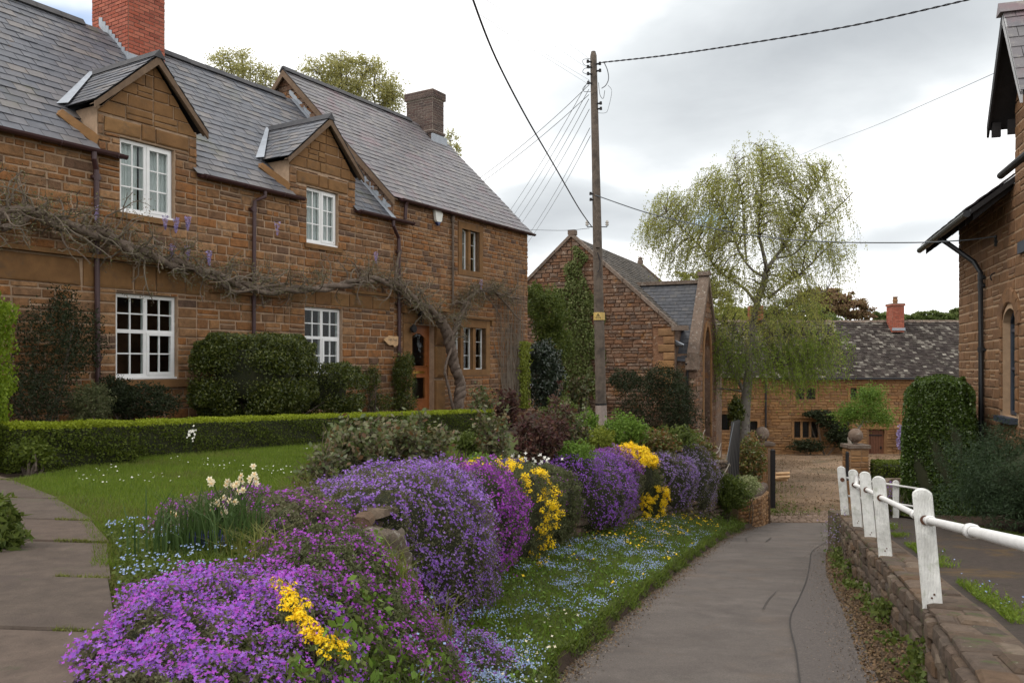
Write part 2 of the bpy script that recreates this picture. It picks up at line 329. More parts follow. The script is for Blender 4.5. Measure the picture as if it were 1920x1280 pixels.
mat('dead_stem', [(.42,.38,.33)], vary=False, nscale=15, nvar=.3, bump=.2)
mat('birch_bark', [(.24,.22,.19),(.16,.145,.125),(.32,.30,.27)], vary=False, nscale=5, nvar=.4, bump=.5, bscale=14, spot=(.06,.05,.045), spot_scale=3.2, spot_lo=.56, spot_hi=.64)
mat('dark_twig', [(.09,.07,.055),(.12,.095,.075)], vary=False, nscale=10, nvar=.4, bump=0)
mat('inner_dark', [(.022,.026,.011),(.035,.036,.016)], vary=False, nscale=10, nvar=.5, bump=.5)  # dark colour of the cores added inside foliage to block light
leafmat('lf_lime', [(.16,.24,.012),(.22,.30,.018),(.12,.19,.012),(.27,.35,.03)])
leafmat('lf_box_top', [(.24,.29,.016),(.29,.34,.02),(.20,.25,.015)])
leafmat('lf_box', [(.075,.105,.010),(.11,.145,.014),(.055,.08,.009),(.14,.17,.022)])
leafmat('lf_yew', [(.045,.062,.008),(.07,.092,.011),(.03,.044,.007),(.10,.12,.018),(.15,.16,.03)], rough=.4, spec=.5)
leafmat('lf_dark', [(.022,.035,.012),(.032,.045,.015),(.018,.026,.010),(.045,.05,.02)])
leafmat('lf_grey', [(.10,.12,.045),(.14,.155,.065),(.075,.09,.035),(.16,.15,.075)])
leafmat('lf_green', [(.085,.12,.02),(.12,.155,.027),(.06,.09,.017),(.15,.18,.04)])
leafmat('lf_bright', [(.13,.22,.03),(.17,.27,.04),(.10,.18,.025)])
leafmat('lf_rose', [(.11,.14,.045),(.08,.115,.03),(.14,.16,.06),(.17,.085,.035),(.07,.095,.03),(.22,.20,.10),(.09,.12,.03)], rough=.45, spec=.5)
leafmat('lf_purple', [(.09,.03,.028),(.06,.025,.025),(.12,.055,.035),(.07,.06,.03)])
leafmat('lf_photinia', [(.12,.15,.03),(.09,.12,.025),(.22,.08,.03),(.16,.19,.045),(.18,.11,.04)], rough=.4, spec=.5)
leafmat('lf_camellia', [(.025,.04,.02),(.035,.055,.028),(.018,.03,.016),(.07,.085,.06)], rough=.3, spec=.6, trans=.1)
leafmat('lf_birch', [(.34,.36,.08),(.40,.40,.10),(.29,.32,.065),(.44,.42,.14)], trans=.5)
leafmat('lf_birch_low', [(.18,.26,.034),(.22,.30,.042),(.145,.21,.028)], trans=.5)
leafmat('lf_far', [(.13,.17,.05),(.16,.20,.06),(.10,.135,.04)], trans=.5)
leafmat('lf_ash', [(.42,.40,.15),(.35,.34,.12),(.47,.44,.20)], trans=.6)
leafmat('lf_bronze', [(.30,.19,.11),(.25,.15,.09),(.28,.23,.10)], trans=.5)
leafmat('lf_ivy', [(.13,.17,.04),(.10,.135,.03),(.21,.23,.09),(.075,.105,.025)])
leafmat('lf_ivy_lime', [(.22,.25,.03),(.18,.22,.03)])
leafmat('lf_silver', [(.17,.175,.085),(.13,.135,.065),(.21,.20,.11),(.10,.10,.045),(.21,.165,.10)])
leafmat('lf_laurel', [(.055,.095,.014),(.075,.125,.018),(.035,.06,.012),(.12,.18,.03)], rough=.4, spec=.5)
leafmat('lf_juniper', [(.03,.055,.022),(.045,.075,.03),(.022,.042,.018)])
leafmat('lf_wist', [(.19,.17,.09),(.14,.13,.06),(.22,.18,.12),(.15,.16,.05),(.19,.12,.08)])
leafmat('lf_litter', [(.13,.075,.035),(.085,.048,.026),(.19,.115,.055),(.075,.062,.022)], trans=.1)
leafmat('grit', [(.14,.105,.08),(.20,.155,.12),(.09,.07,.055),(.28,.22,.17)], trans=0.0)
leafmat('lf_variegated', [(.45,.45,.26),(.20,.25,.08),(.38,.40,.20)])
leafmat('gr_blade', [(.13,.20,.019),(.165,.235,.022),(.10,.16,.016),(.20,.25,.033)])
leafmat('gr_blade_dry', [(.15,.165,.03),(.18,.18,.05),(.11,.14,.022)])
leafmat('gr_tall', [(.05,.09,.022),(.07,.12,.03),(.035,.07,.018)])
leafmat('fl_violet', [(.27,.085,.50),(.34,.12,.58),(.21,.06,.42),(.42,.19,.64)], trans=.3)
leafmat('fl_lilac', [(.30,.15,.54),(.37,.20,.60),(.25,.12,.47),(.43,.27,.62)], trans=.3)
leafmat('fl_magenta', [(.37,.06,.48),(.44,.09,.56),(.29,.04,.38)], trans=.3)
leafmat('fl_rose', [(.25,.035,.30),(.31,.05,.37),(.19,.028,.24)], trans=.3)
leafmat('fl_pale', [(.33,.25,.46),(.38,.30,.50),(.28,.20,.42)], trans=.3)
leafmat('fl_yellow', [(.88,.60,.01),(.92,.68,.015),(.82,.50,.008)], trans=.2)
leafmat('fl_blue', [(.24,.33,.60),(.32,.42,.68),(.45,.53,.72)], trans=.3)
leafmat('fl_muscari', [(.06,.06,.30),(.08,.08,.36),(.10,.09,.28)], trans=.2)
leafmat('fl_white', [(.82,.80,.70),(.88,.86,.80)], trans=.2)
leafmat('fl_cream', [(.85,.76,.52),(.85,.80,.62),(.82,.70,.42)], trans=.2)
leafmat('fl_apricot', [(.80,.50,.22),(.82,.58,.30)], trans=.2)
leafmat('fl_wist', [(.36,.28,.52),(.42,.36,.60)], trans=.2)
def glass_mat():
    m = bpy.data.materials.new('window_glass'); m.use_nodes = True; nt = m.node_tree; N = nt.nodes; L = nt.links; N.clear()
    out = N.new('ShaderNodeOutputMaterial'); gl = N.new('ShaderNodeBsdfGlossy'); gl.inputs['Roughness'].default_value = .03; gl.inputs['Color'].default_value = (.9, .93, .95, 1)
    tr = N.new('ShaderNodeBsdfTransparent'); tr.inputs['Color'].default_value = (.86, .89, .88, 1)
    lw = N.new('ShaderNodeLayerWeight'); fr = N.new('ShaderNodeMath'); fr.operation = 'POWER'; fr.inputs[1].default_value = 4.0; L.new(lw.outputs['Facing'], fr.inputs[0])
    geo = N.new('ShaderNodeNewGeometry'); n = N.new('ShaderNodeTexNoise'); n.inputs['Scale'].default_value = 2.5; L.new(geo.outputs['Position'], n.inputs['Vector'])
    
    mx = N.new('ShaderNodeMixShader'); ml = N.new('ShaderNodeMath'); ml.operation = 'MULTIPLY_ADD'; ml.inputs[1].default_value = .5; ml.inputs[2].default_value = .012; L.new(fr.outputs[0], ml.inputs[0]); L.new(ml.outputs[0], mx.inputs[0]); L.new(tr.outputs[0], mx.inputs[1]); L.new(gl.outputs[0], mx.inputs[2]); L.new(mx.outputs[0], out.inputs[0])
    MATS['glass'] = m
glass_mat()
M_ = MATS
# ------------------------------------------------------------------ pieces: stones, slates, bricks, each its own object
PLIB = {}
def piece_lib(kind, matname):
    key = (kind, matname)
    if key in PLIB: return PLIB[key]
    r = np.random.default_rng(len(PLIB)+3); out = []
    for i in range(10 if kind in ('stone', 'rock') else 6):
        mb = MB()
        if kind in ('stone', 'rock'):
            j = .035 if kind == 'stone' else .10; dz = .22 if kind == 'stone' else .3
            ix, iy = (.045, .10) if kind == 'stone' else (.14, .18)
            B = [(-.5,-.5,0),(.5,-.5,0),(.5,.5,0),(-.5,.5,0)]
            A = [(x*(1-abs(r.normal(0, j))), y*(1-abs(r.normal(0, j*1.6))), .55) for x, y, _ in B]
            C = [((abs(x)-ix*r.uniform(.5, 1.6))*np.sign(x), (abs(y)-iy*r.uniform(.5, 1.5))*np.sign(y), 1-dz*r.uniform(0, 1)) for x, y, _ in A]
            mid = (r.uniform(-.1, .1), r.uniform(-.1, .1), 1.0)
            V = [(x, y, 0) for x, y, _ in A] + A + C + [mid]
            F4 = [(k, (k+1) % 4, 4+(k+1) % 4, 4+k) for k in range(4)] + [(4+k, 4+(k+1) % 4, 8+(k+1) % 4, 8+k) for k in range(4)]
            mb.add(V, F4); mb.F.append((np.array([(8+k, 8+(k+1) % 4, 12) for k in range(4)]), 0))
        elif kind == 'slate':       # x across, y up the slope, z off the roof; tail end stands proud
            a, b = r.uniform(-.012, .012, 2); t = .9 + r.uniform(-.3, .3)
            V = [(-.49,-.5+a,.45),(.49,-.5+b,.45),(.49,.62,0),(-.49,.62,0),(-.49,-.5+a,.45+.55*t),(.49,-.5+b,.45+.55*t),(.49,.62,.2),(-.49,.62,.2)]
            mb.add(V, [(0,3,2,1),(4,5,6,7),(0,1,5,4),(1,2,6,5),(3,0,4,7)])
        else:                       # brick
            e = r.uniform(0, .02, 4)
            V = [(-.5,-.5,0),(.5,-.5,0),(.5,.5,0),(-.5,.5,0),(-.5+e[0],-.5+e[1],1),(.5-e[2],-.5+e[1],1),(.5-e[2],.5-e[3],1),(-.5+e[0],.5-e[3],1)]
            mb.add(V, [(4,5,6,7),(0,1,5,4),(1,2,6,5),(2,3,7,6),(3,0,4,7)])
        V = np.vstack(mb.V); out.append((mb.mesh(kind, M_[matname]), V, list(mb.F)))
    PLIB[key] = out; return out
class Pieces:
    def __init__(s, parent, name, kind, matname, cap=300):
        s.p, s.name, s.kind, s.m, s.items, s.cap = parent, name, kind, matname, [], cap
        s.W = np.array(world_m(parent)) if parent is not None else np.eye(4); s.polys = []
    def add(s, M, w, h, d=.03):
        """M: local 4x4 whose x, y, z axes are along, up and outward; w, h, d the size"""
        M = M.copy(); M[:3, 0] *= w; M[:3, 1] *= h; M[:3, 2] *= d
        s.items.append(M)
    def poly(s, M, P, d):
        """a piece cut to the slope: P its outline in the wall frame"""
        P = np.array(P, float); c = P.mean(0); Q = c+(P-c)*.93; n = len(P); mb = MB()
        mb.add([pt(M, *p, 0) for p in P]+[pt(M, *p, d*.6) for p in P]+[pt(M, *q, d) for q in Q], [(k, (k+1) % n, n+(k+1) % n, n+k) for k in range(n)]+[(n+k, n+(k+1) % n, 2*n+(k+1) % n, 2*n+k) for k in range(n)])
        mb.F.append((np.array([tuple(range(2*n, 3*n))]), 0)); link(s.name, mb.mesh(s.name, M_[s.m]), s.p)
        s.cap -= 1
    def area(s, M):
        G = s.W @ M; c = G[:3, 3]
        if c[1] < .5: return 0.0
        n = np.cross(G[:3, 0], G[:3, 1]); f = -np.dot(n, c)/np.linalg.norm(c)
        u, v = proj(c)
        if u < -20 or u > 1940 or v < -20 or v > 1300: return 0.0
        return max(f, 0.0)*FPX*FPX/c[1]**2
    def flush(s):
        lib = piece_lib(s.kind, s.m); A = np.array([s.area(M) for M in s.items])
        order = np.argsort(-A); top = [i for i in order[:s.cap] if A[i] > 25]; ts = set(top)
        for i in top:
            link(s.name, lib[rnd.randrange(len(lib))][0], s.p, Matrix(s.items[i].tolist()))
        rest = [i for i in range(len(s.items)) if i not in ts]
        if rest:
            mb = MB()
            for i in rest:
                _, V, F = lib[rnd.randrange(len(lib))]; M = s.items[i]
                Vt = V @ M[:3, :3].T + M[:3, 3]
                n0 = mb.n; mb.V.append(Vt); mb.n += len(Vt)
                for f, mi in F: mb.F.append((f + n0, mi))
            mb.build(s.name, M_[s.m], s.p, kind='stuff')
def frame(o, x, y):
    x = np.array(x, float); y = np.array(y, float); x /= np.linalg.norm(x); y /= np.linalg.norm(y); z = np.cross(x, y)
    M = np.eye(4); M[:3, 0] = x; M[:3, 1] = y; M[:3, 2] = z; M[:3, 3] = o; return M
def pt(M, u, v, w=0.0): return M[:3, 3] + M[:3, 0]*u + M[:3, 1]*v + M[:3, 2]*w
def offs(M, u, v, w=0.0, rot=0.0):
    R = M.copy(); R[:3, 3] = pt(M, u, v, w)
    if rot:
        c, s_ = math.cos(rot), math.sin(rot); X, Y = R[:3, 0].copy(), R[:3, 1].copy(); R[:3, 0] = X*c+Y*s_; R[:3, 1] = -X*s_+Y*c
    return R

def wall_sheet(M, u0, u1, v0, top, holes, mb, depth=.16, mi=0, n=1):
    """wall face with real openings; top(u) gives its height; holes = (ua, ub, va, vb or function)"""
    def vb(h, u): return h[3](u) if callable(h[3]) else h[3]
    br = {u0, u1}
    for h in holes:
        br |= {h[0], h[1]}
        if callable(h[3]): br |= set(np.linspace(h[0], h[1], 17))
    for k in getattr(top, 'breaks', []): br.add(k)
    br = sorted(b for b in br if u0-1e-6 <= b <= u1+1e-6)
    for a, b in zip(br[:-1], br[1:]):
        if b-a < 1e-5: continue
        e = 1e-4; ta, tb = top(a+e), top(b-e); m = (a+b)/2
        hs = sorted([h for h in holes if h[0] < m < h[1]], key=lambda h: h[2])
        la = lb = v0
        for h in hs:
            if h[2] > la+1e-4: mb.quad(pt(M, a, la), pt(M, b, lb), pt(M, b, h[2]), pt(M, a, h[2]), mi=mi)
            la, lb = vb(h, a), vb(h, b)
        if ta > la+1e-4 or tb > lb+1e-4: mb.quad(pt(M, a, la), pt(M, b, lb), pt(M, b, tb), pt(M, a, ta), mi=mi)
    for h in holes:
        d = -depth
        us = np.linspace(h[0], h[1], 17) if callable(h[3]) else [h[0], h[1]]
        mb.quad(pt(M, h[0], h[2]), pt(M, h[1], h[2]), pt(M, h[1], h[2], d), pt(M, h[0], h[2], d), mi=mi)
        for u in (h[0], h[1]): mb.quad(pt(M, u, h[2]), pt(M, u, vb(h, u)), pt(M, u, vb(h, u), d), pt(M, u, h[2], d), mi=mi)
        for a, b in zip(us[:-1], us[1:]): mb.quad(pt(M, a, vb(h, a)), pt(M, b, vb(h, b)), pt(M, b, vb(h, b), d), pt(M, a, vb(h, a), d), mi=mi)

def lay_stones(ps, M, u0, u1, v0, v1, top, excl, hr=(.09, .2), lr=(.16, .5), joint=.012, d=(.02, .045), seed=1, jit=.006, left=None):
    """coursed stones between openings; every stone its own piece"""
    r = np.random.default_rng(seed); v = v0
    while v < v1-.03:
        h = r.uniform(*hr); h = min(h, v1-v)
        if v1-v-h < .05: h = v1-v
        cuts = sorted({u0, u1} | {b for b in getattr(top, 'breaks', []) if u0 < b < u1} | {e[k] for e in excl for k in (0, 1) if e[2] < v+h and e[3] > v and u0 < e[k] < u1})
        for a, b in zip(cuts[:-1], cuts[1:]):
            m = (a+b)/2; segs = [(v, v+h)]
            for e in excl:
                if e[0] < m < e[1]:
                    ns = []
                    for (p, q) in segs:
                        if e[3] <= p or e[2] >= q: ns.append((p, q)); continue
                        if e[2] > p: ns.append((p, e[2]))
                        if e[3] < q: ns.append((e[3], q))
                    segs = ns
            for p, q in segs:
                if q-p < .035: continue
                u = a
                while u < b-1e-6:
                    l = r.uniform(*lr) * (1.15 if h > np.mean(hr) else .9)
                    if b-u-l < lr[0]*.7: l = b-u
                    c = u+l/2; ta, tb = top(u+1e-3)-.01, top(u+l-1e-3)-.01; tq = min(ta, tb); qq = min(q, tq)
                    if tq < q-.01 and max(ta, tb) > p+.03:
                        j = joint/2; sq = [(u+j, p+j), (u+l-j, p+j), (u+l-j, q-j), (u+j, q-j)]; f = lambda x: ta+(tb-ta)*(x-u)/l; out = []
                        for k in range(4):
                            a_, b_ = sq[k], sq[(k+1) % 4]; da, db = f(a_[0])-a_[1], f(b_[0])-b_[1]
                            if da >= 0: out.append(a_)
                            if (da >= 0) != (db >= 0): t_ = da/(da-db); out.append((a_[0]+(b_[0]-a_[0])*t_, a_[1]+(b_[1]-a_[1])*t_))
                        if len(out) > 2: ps.poly(M, out, r.uniform(*d))
                        u += l; continue
                    if qq-p > .045:
                        # now and then a tall course cell holds two thin stones
                        if (qq-p) > .17 and r.random() < .22:
                            k = r.uniform(.4, .6)
                            for (pp, q2) in ((p, p+(qq-p)*k), (p+(qq-p)*k, qq)):
                                ps.add(offs(M, c, (pp+q2)/2, 0, r.normal(0, jit)), l-joint*r.uniform(.6, 1.5), q2-pp-joint*r.uniform(.6, 1.5), r.uniform(*d))
                        else:
                            ps.add(offs(M, c, (p+qq)/2, 0, r.normal(0, jit)), l-joint*r.uniform(.6, 1.5), qq-p-joint*r.uniform(.6, 1.5), r.uniform(*d))
                    u += l
        v += h
def lay_slates(ps, M, H, uf, width=.28, expo=.2, thick=.022, seed=1, wv=.0, skip=None):
    """rows from the eave (v=0) up to H; uf(v) -> list of (ua, ub)"""
    r = np.random.default_rng(seed); n = int(round(H/expo)); expo = H/n
    for i in range(n):
        v = (i+.5)*expo
        for (a, b) in uf(v):
            off = (i % 2)*width/2 + (r.uniform(-.03, .03) if not wv else r.uniform(0, width))
            k0 = int(math.floor((a-off)/width)); k1 = int(math.ceil((b-off)/width))
            for k in range(k0, k1):
                ua = max(a, k*width+off); ub = min(b, (k+1)*width+off)
                if ub-ua < .06: continue
                if skip and skip((ua+ub)/2, v): continue
                w = (ub-ua)
                ps.add(offs(M, (ua+ub)/2, v+r.normal(0, .004), r.uniform(0, .004), r.normal(0, .006)), w*.985, expo*1.0, thick*r.uniform(.8, 1.3))
def lay_bricks(ps, M, w, h, bl=.225, bh=.075, seed=1, skip=None):
    r = np.random.default_rng(seed); n = int(h/bh); 
    for i in range(n):
        u = -(i % 2)*bl/2
        while u < w-.01:
            a, b = max(u, 0), min(u+bl, w)
            if b-a > .04 and not (skip and skip((a+b)/2, (i+.5)*bh)): ps.add(offs(M, (a+b)/2, (i+.5)*bh), b-a-.015, bh-.015, .010*r.uniform(.7, 1.4))
            u += bl
def upvc_window(parent, t0, t1, z0, z1, y, lower, curtain=None, seed=0):
    """white casement window with glazing bars"""
    fr = MB(); w = t1-t0; mid = t0 + w*.5; f = .055
    fr.box((t0, y, z0+.03), (t0+f, y+.07, z1)); fr.box((t1-f, y, z0+.03), (t1, y+.07, z1)); fr.box((t0+f, y, z1-f), (t1-f, y+.07, z1)); fr.box((t0+f, y, z0+.03), (t1-f, y+.07, z0+.03+f))
    fr.box((mid-.035, y, z0+.03+f), (mid+.035, y+.07, z1-f)); fr.box((t0-.01, y-.055, z0), (t1+.01, y+.07, z0+.03))
    cells = []
    def light(a, b, p, q, nx, nz, sash):
        s = .05 if sash else .0
        if sash:
            fr.box((a, y-.018, p), (a+s, y-.001, q)); fr.box((b-s, y-.018, p), (b, y-.001, q)); fr.box((a+s, y-.018, q-s), (b-s, y-.001, q)); fr.box((a+s, y-.018, p), (b-s, y-.001, p+s))
            fr.box((a+.004, y, p+.004), (a+s-.004, y+.05, q-.004)); fr.box((b-s+.004, y, p+.004), (b-.004, y+.05, q-.004)); fr.box((a+s, y, q-s), (b-s, y+.05, q-.004)); fr.box((a+s, y, p+.004), (b-s, y+.05, p+s))
        a, b, p, q = a+s, b-s, p+s, q-s; g = .011
        for i in range(1, nx): x = a+(b-a)*i/nx; fr.box((x-g, y+.008, p), (x+g, y+.04, q))
        for k in range(1, nz): z = p+(q-p)*k/nz; fr.box((a, y+.010, z-g), (b, y+.038, z+g))
        for i in range(nx):
            for k in range(nz): cells.append((a+(b-a)*i/nx, a+(b-a)*(i+1)/nx, p+(q-p)*k/nz, p+(q-p)*(k+1)/nz))
    L0, L1, R0, R1 = t0+f, mid-.035, mid+.035, t1-f; zb, zt = z0+.03+f, z1-f
    if lower:
        zm = zb+(zt-zb)*.56
        fr.box((L0, y, zm-.03), (L1, y+.07, zm+.03)); fr.box((R0, y, zm-.03), (R1, y+.07, zm+.03))
        light(L0, L1, zm+.03, zt, 2, 2, False); light(R0, R1, zm+.03, zt, 2, 2, False); light(L0, L1, zb, zm-.03, 2, 2, False); light(R0-.02, R1+.02, zb-.02, zm-.01, 2, 2, True)
    else:
        light(L0, L1, zb, zt, 2, 3, False); light(R0-.02, R1+.02, zb-.02, zt+.02, 2, 3, True)
    wobj = fr.build('window', M_['upvc'], parent)
    for a, b, p, q in cells:
        MB().box((a+.001, y+.022, p+.001), (b-.001, y+.026, q-.001)).build('pane', M_['glass'], wobj)
    if curtain:
        for (ca, cb) in curtain:
            n = 40; xs = np.linspace(ca, cb, n); ys = y+.11+.015*np.sin(xs*70+seed)+.012*np.sin(xs*151); c = MB()
            V = np.vstack([np.stack([xs, ys, np.full(n, z0+.05)], 1), np.stack([xs, ys, np.full(n, z1)], 1)])
            c.add(V, [(i, i+1, n+i+1, n+i) for i in range(n-1)]); c.build('curtain', M_['curtain'], wobj, smooth=True)
    return wobj
def mullion_window(parent, M, u0, u1, v0, v1, nl, matname, rows=3, mull=.09, rec=.12, framem='upvc', leaded=False, hood=False, sur=.16, bar=.012):
    """stone-mullioned window: surround, mullions, lights with frames and panes (M: wall frame, window opening u0..u1, v0..v1)"""
    s = MB()
    def B(a, b, p, q, w0, w1, mb=s): # box in the wall frame
        V = [pt(M, x, y_, w) for w in (w0, w1) for x, y_ in ((a, p), (b, p), (b, q), (a, q))]
        mb.add(V, [(0,3,2,1),(4,5,6,7),(0,1,5,4),(1,2,6,5),(2,3,7,6),(3,0,4,7)])
    B(u0-sur, u0, v0-sur*.9, v1+sur*1.1, -.2, .03); B(u1, u1+sur, v0-sur*.9, v1+sur*1.1, -.2, .03); B(u0, u1, v1, v1+sur*1.1, -.2, .027); B(u0, u1, v0-sur*.9, v0, -.2, .035)
    w = (u1-u0-(nl-1)*mull)/nl
    for i in range(1, nl): x = u0+i*(w+mull)-mull; B(x, x+mull, v0, v1, -.2, -.02)
    wo = s.build('window', M_[matname], parent)
    if hood:
        h = MB(); B(u0-sur-.1, u1+sur+.1, v1+sur*1.1+.03, v1+sur*1.1+.09, -.02, .10, h); B(u0-sur-.1, u0-sur-.03, v1+sur*1.1-.1, v1+sur*1.1+.03, -.02, .08, h); B(u1+sur+.03, u1+sur+.1, v1+sur*1.1-.1, v1+sur*1.1+.03, -.02, .08, h)
        h.build('drip_mould', M_[matname], wo)
    for i in range(nl):
        a = u0+i*(w+mull); b = a+w; f = MB(); t = .028 if not leaded else .016
        B(a, a+t, v0, v1, -rec-.04, -rec, f); B(b-t, b, v0, v1, -rec-.04, -rec, f); B(a+t, b-t, v1-t, v1, -rec-.04, -rec, f); B(a+t, b-t, v0, v0+t, -rec-.04, -rec, f)
        nr = rows; nc = 4 if leaded else 1
        for k in range(1, nr): z = v0+(v1-v0)*k/nr; B(a+t, b-t, z-bar/2, z+bar/2, -rec-.03, -rec-.008, f)
        for k in range(1, nc): x = a+(b-a)*k/nc; B(x-bar/2, x+bar/2, v0+t, v1-t, -rec-.028, -rec-.01, f)
        f.build('casement', M_[framem], wo)
        g = MB(); B(a+t, b-t, v0+t, v1-t, -rec-.024, -rec-.019, g); g.build('pane', M_['glass'], wo)
    return wo
# ------------------------------------------------------------------ the lie of the land
CA = math.atan2(.853, .522); CD = np.array((math.cos(CA), math.sin(CA))); CN = np.array((math.sin(CA), -math.cos(CA)))
FD = 12.2                                         # distance of the cottage fronts
CO = (-CN[0]*FD, -CN[1]*FD)
def Fx(t, s, z=0.0): return np.array((CD[0]*t - CN[0]*(FD+s), CD[1]*t - CN[1]*(FD+s), z))
def interp(ys, xs): return lambda y: np.interp(y, ys, xs)
Lx = interp([-5, 2, 4, 5, 6.4, 10.2, 15.1, 20, 23.6, 26, 30], [.1, .15, .15, .18, .33, 1.6, 3.35, 5.2, 6.9, 8.2, 9.0])
Rx = interp([-5, 3.3, 6.4, 9.5, 12.85, 16.1, 18, 20, 22, 26], [.3, 1.75, 2.83, 3.9, 4.98, 6.2, 7.0, 8.6, 11, 14])
Wx = interp([-5, 2, 3, 4.5, 5.6, 6.3, 7.5, 9, 12, 17, 21, 23.5, 30], [-1.05, -1.0, -.95, -1.0, -1.2, -1.2, -.9, -.53, .31, 2.43, 4.65, 6.0, 9.0])
WRx = interp([-1, 3.3, 6.5, 9.8, 11.6, 13.4, 15.3, 16.4], [.6, 2.05, 3.33, 4.40, 4.95, 5.55, 6.15, 6.5])
def zr(y): return -1.65 - .13*np.minimum(y, 26.0) + 0*np.asarray(y, float)
def zp(y): return np.where(np.asarray(y) < 7, -1.05-.14*np.asarray(y, float), -1.33-.1*np.asarray(y, float))
def zgarden(x, y):
    x = np.asarray(x, float); y = np.asarray(y, float)
    t = CD[0]*x + CD[1]*y
    zg = -1.0 - .03*np.clip(t, 0, 30)
    crest = np.where(y > 7, -.42-.1*y, zg); crest = np.minimum(crest, zg)
    d = Wx(y) - x
    z = crest + (zg-crest)*smooth(0, 3.2, d)
    z = z + (-4.7-z)*smooth(23.5, 30, y)*smooth(.8, 3.5, x)
    # drop at the wall, a slope where the bank begins near the camera
    w = .06 + 1.0*(1-smooth(5.0, 6.2, y))
    vb = np.minimum(zr(y) + .13 + np.interp(y, [0, 6, 9, 14, 20, 26], [.1, .16, .26, .36, .5, .3]) * smooth(0.0, 1.3, Lx(y)-x), crest)
    kb = smooth(0, .07, Lx(y)-x+.012*np.sin(y*9)); vb = zr(y) + (vb-zr(y))*(.04+.96*kb)
    f = smooth(0, 1, (x-Wx(y))/w)
    return z*(1-f) + vb*f
def grid_sheet(name, xs_of, ys, zf, m, off=0.0, parent=None, keep=None, kind='structure', label=None):
    ys = np.array(ys); X = np.stack([xs_of(y) for y in ys]); Y = np.repeat(ys[:, None], X.shape[1], 1)
    Z = zf(X, Y)+off; n = X.shape[1]; mb = MB()
    i = (np.arange(len(ys)-1)[:, None]*n); j = np.arange(n-1)[None]
    F = np.stack([i+j, i+j+1, i+n+j+1, i+n+j], -1).reshape(-1, 4)
    if keep is not None:
        cx = X.ravel()[F].mean(1); cy = Y.ravel()[F].mean(1); F = F[keep(cx, cy)]
    mb.add(np.stack([X, Y, Z], -1).reshape(-1, 3), F)
    return mb.build(name, M_[m], parent, kind=kind, smooth=True)
def nz2(x, y, s=1.0, seed=0.0):
    return np.array([mnoise.noise(Vector((a*s+seed, b*s, seed))) for a, b in zip(np.ravel(x), np.ravel(y))]).reshape(np.shape(x))
g = MB(); g.quad((-900, -60, -6.2), (900, -60, -6.2), (900, 1500, -6.2), (-900, 1500, -6.2)); g.build('ground', M_['far_land'], kind='structure')
offs_u = np.concatenate([np.linspace(-34, -9, 14), np.linspace(-8.5, -3.2, 16), np.linspace(-3, -.2, 15), np.linspace(-.1, 1.5, 24)])
def gx(y):
    w = Lx(y)-Wx(y)
    return Wx(y) + np.concatenate([offs_u, 1.5+(w-1.5)*np.concatenate([np.linspace(.12, .8, 5), 1-np.array([.12, .09, .06, .03, 0])/max(.15, w-1.5)])]) if w > 1.66 else Wx(y)+np.concatenate([offs_u[:-24], np.linspace(-.1, w-.14, 29), w-np.array([.12, .09, .06, .03, 0])])
gys = np.concatenate([np.arange(-4, 9, .22), np.arange(9, 30, .4), np.arange(30, 62, 2.0)])
grid_sheet('garden_ground', gx, gys, lambda X, Y: zgarden(X, Y)+.02*nz2(X, Y, 1.7), 'soil')
def path_right(y): return np.interp(y, [1.8, 3.1, 3.93, 4.81, 5.53, 6.5, 7.64], [-1.2, -1.5, -1.93, -2.37, -2.83, -3.6, -4.65])
def lawn_keep(x, y):
    D = -(CN[0]*x + CN[1]*y); t = CD[0]*x + CD[1]*y
    return (D < 9.25) & (x > path_right(y)+.03) & (x < Wx(y)-.45-.5*smooth(8, 12, y)) & (y > 4.2) & (y < 17.5) & (t < 15.5) & (x > -6.9)
grid_sheet('lawn', lambda y: np.arange(-7.2, 2.4, .15), np.arange(4.0, 18, .15), lambda X, Y: zgarden(X, Y)+.02*nz2(X, Y, 1.7), 'turf', .012, keep=lawn_keep)
grid_sheet('verge', lambda y: np.linspace(Wx(y)+(.12 if y > 6 else .9), Lx(y)-.085, 14), np.concatenate([np.arange(2, 12, .25), np.arange(12, 26.1, .4)]), lambda X, Y: zgarden(X, Y)+(.012*nz2(X, Y, 1.6))*smooth(0, .4, Lx(Y)-X), 'turf', .012)
grid_sheet('road', lambda y: np.linspace(Lx(y)-.03, Rx(y)+.02, 16), np.concatenate([np.arange(-4, 12, .4), np.arange(12, 26.01, .7)]), lambda X, Y: zr(Y)+.012+.008*nz2(X, Y, .8), 'asphalt')
grid_sheet('leaf_strip', lambda y: np.linspace(Rx(y)-.04, WRx(y)+.05, 6), np.arange(-1, 16.6, .3), lambda X, Y: zr(Y)+.006+.07*smooth(0, .6, X-Rx(Y))+.012*nz2(X, Y, 4), 'litter_ground')
grid_sheet('pavement', lambda y: np.linspace(WRx(min(y, 16.4))+.34, 7.35, 10), np.arange(-1, 16.7, .4), lambda X, Y: zp(Y)+.012*nz2(X, Y, .9), 'pavement_tar')
grid_sheet('right_garden', lambda y: np.linspace(7.3, 60, 8), np.arange(-1, 17.4, .8), lambda X, Y: zp(Y)+.03+.0*X, 'soil')
g = MB(); g.quad((7.0, 16.4, -2.98), (60, 17.2, -3.0), (60, 24.5, -3.3), (11.2, 24.5, -3.5), (8.3, 20, -3.3)); g.build('side_terrace', M_['soil'], kind='structure')
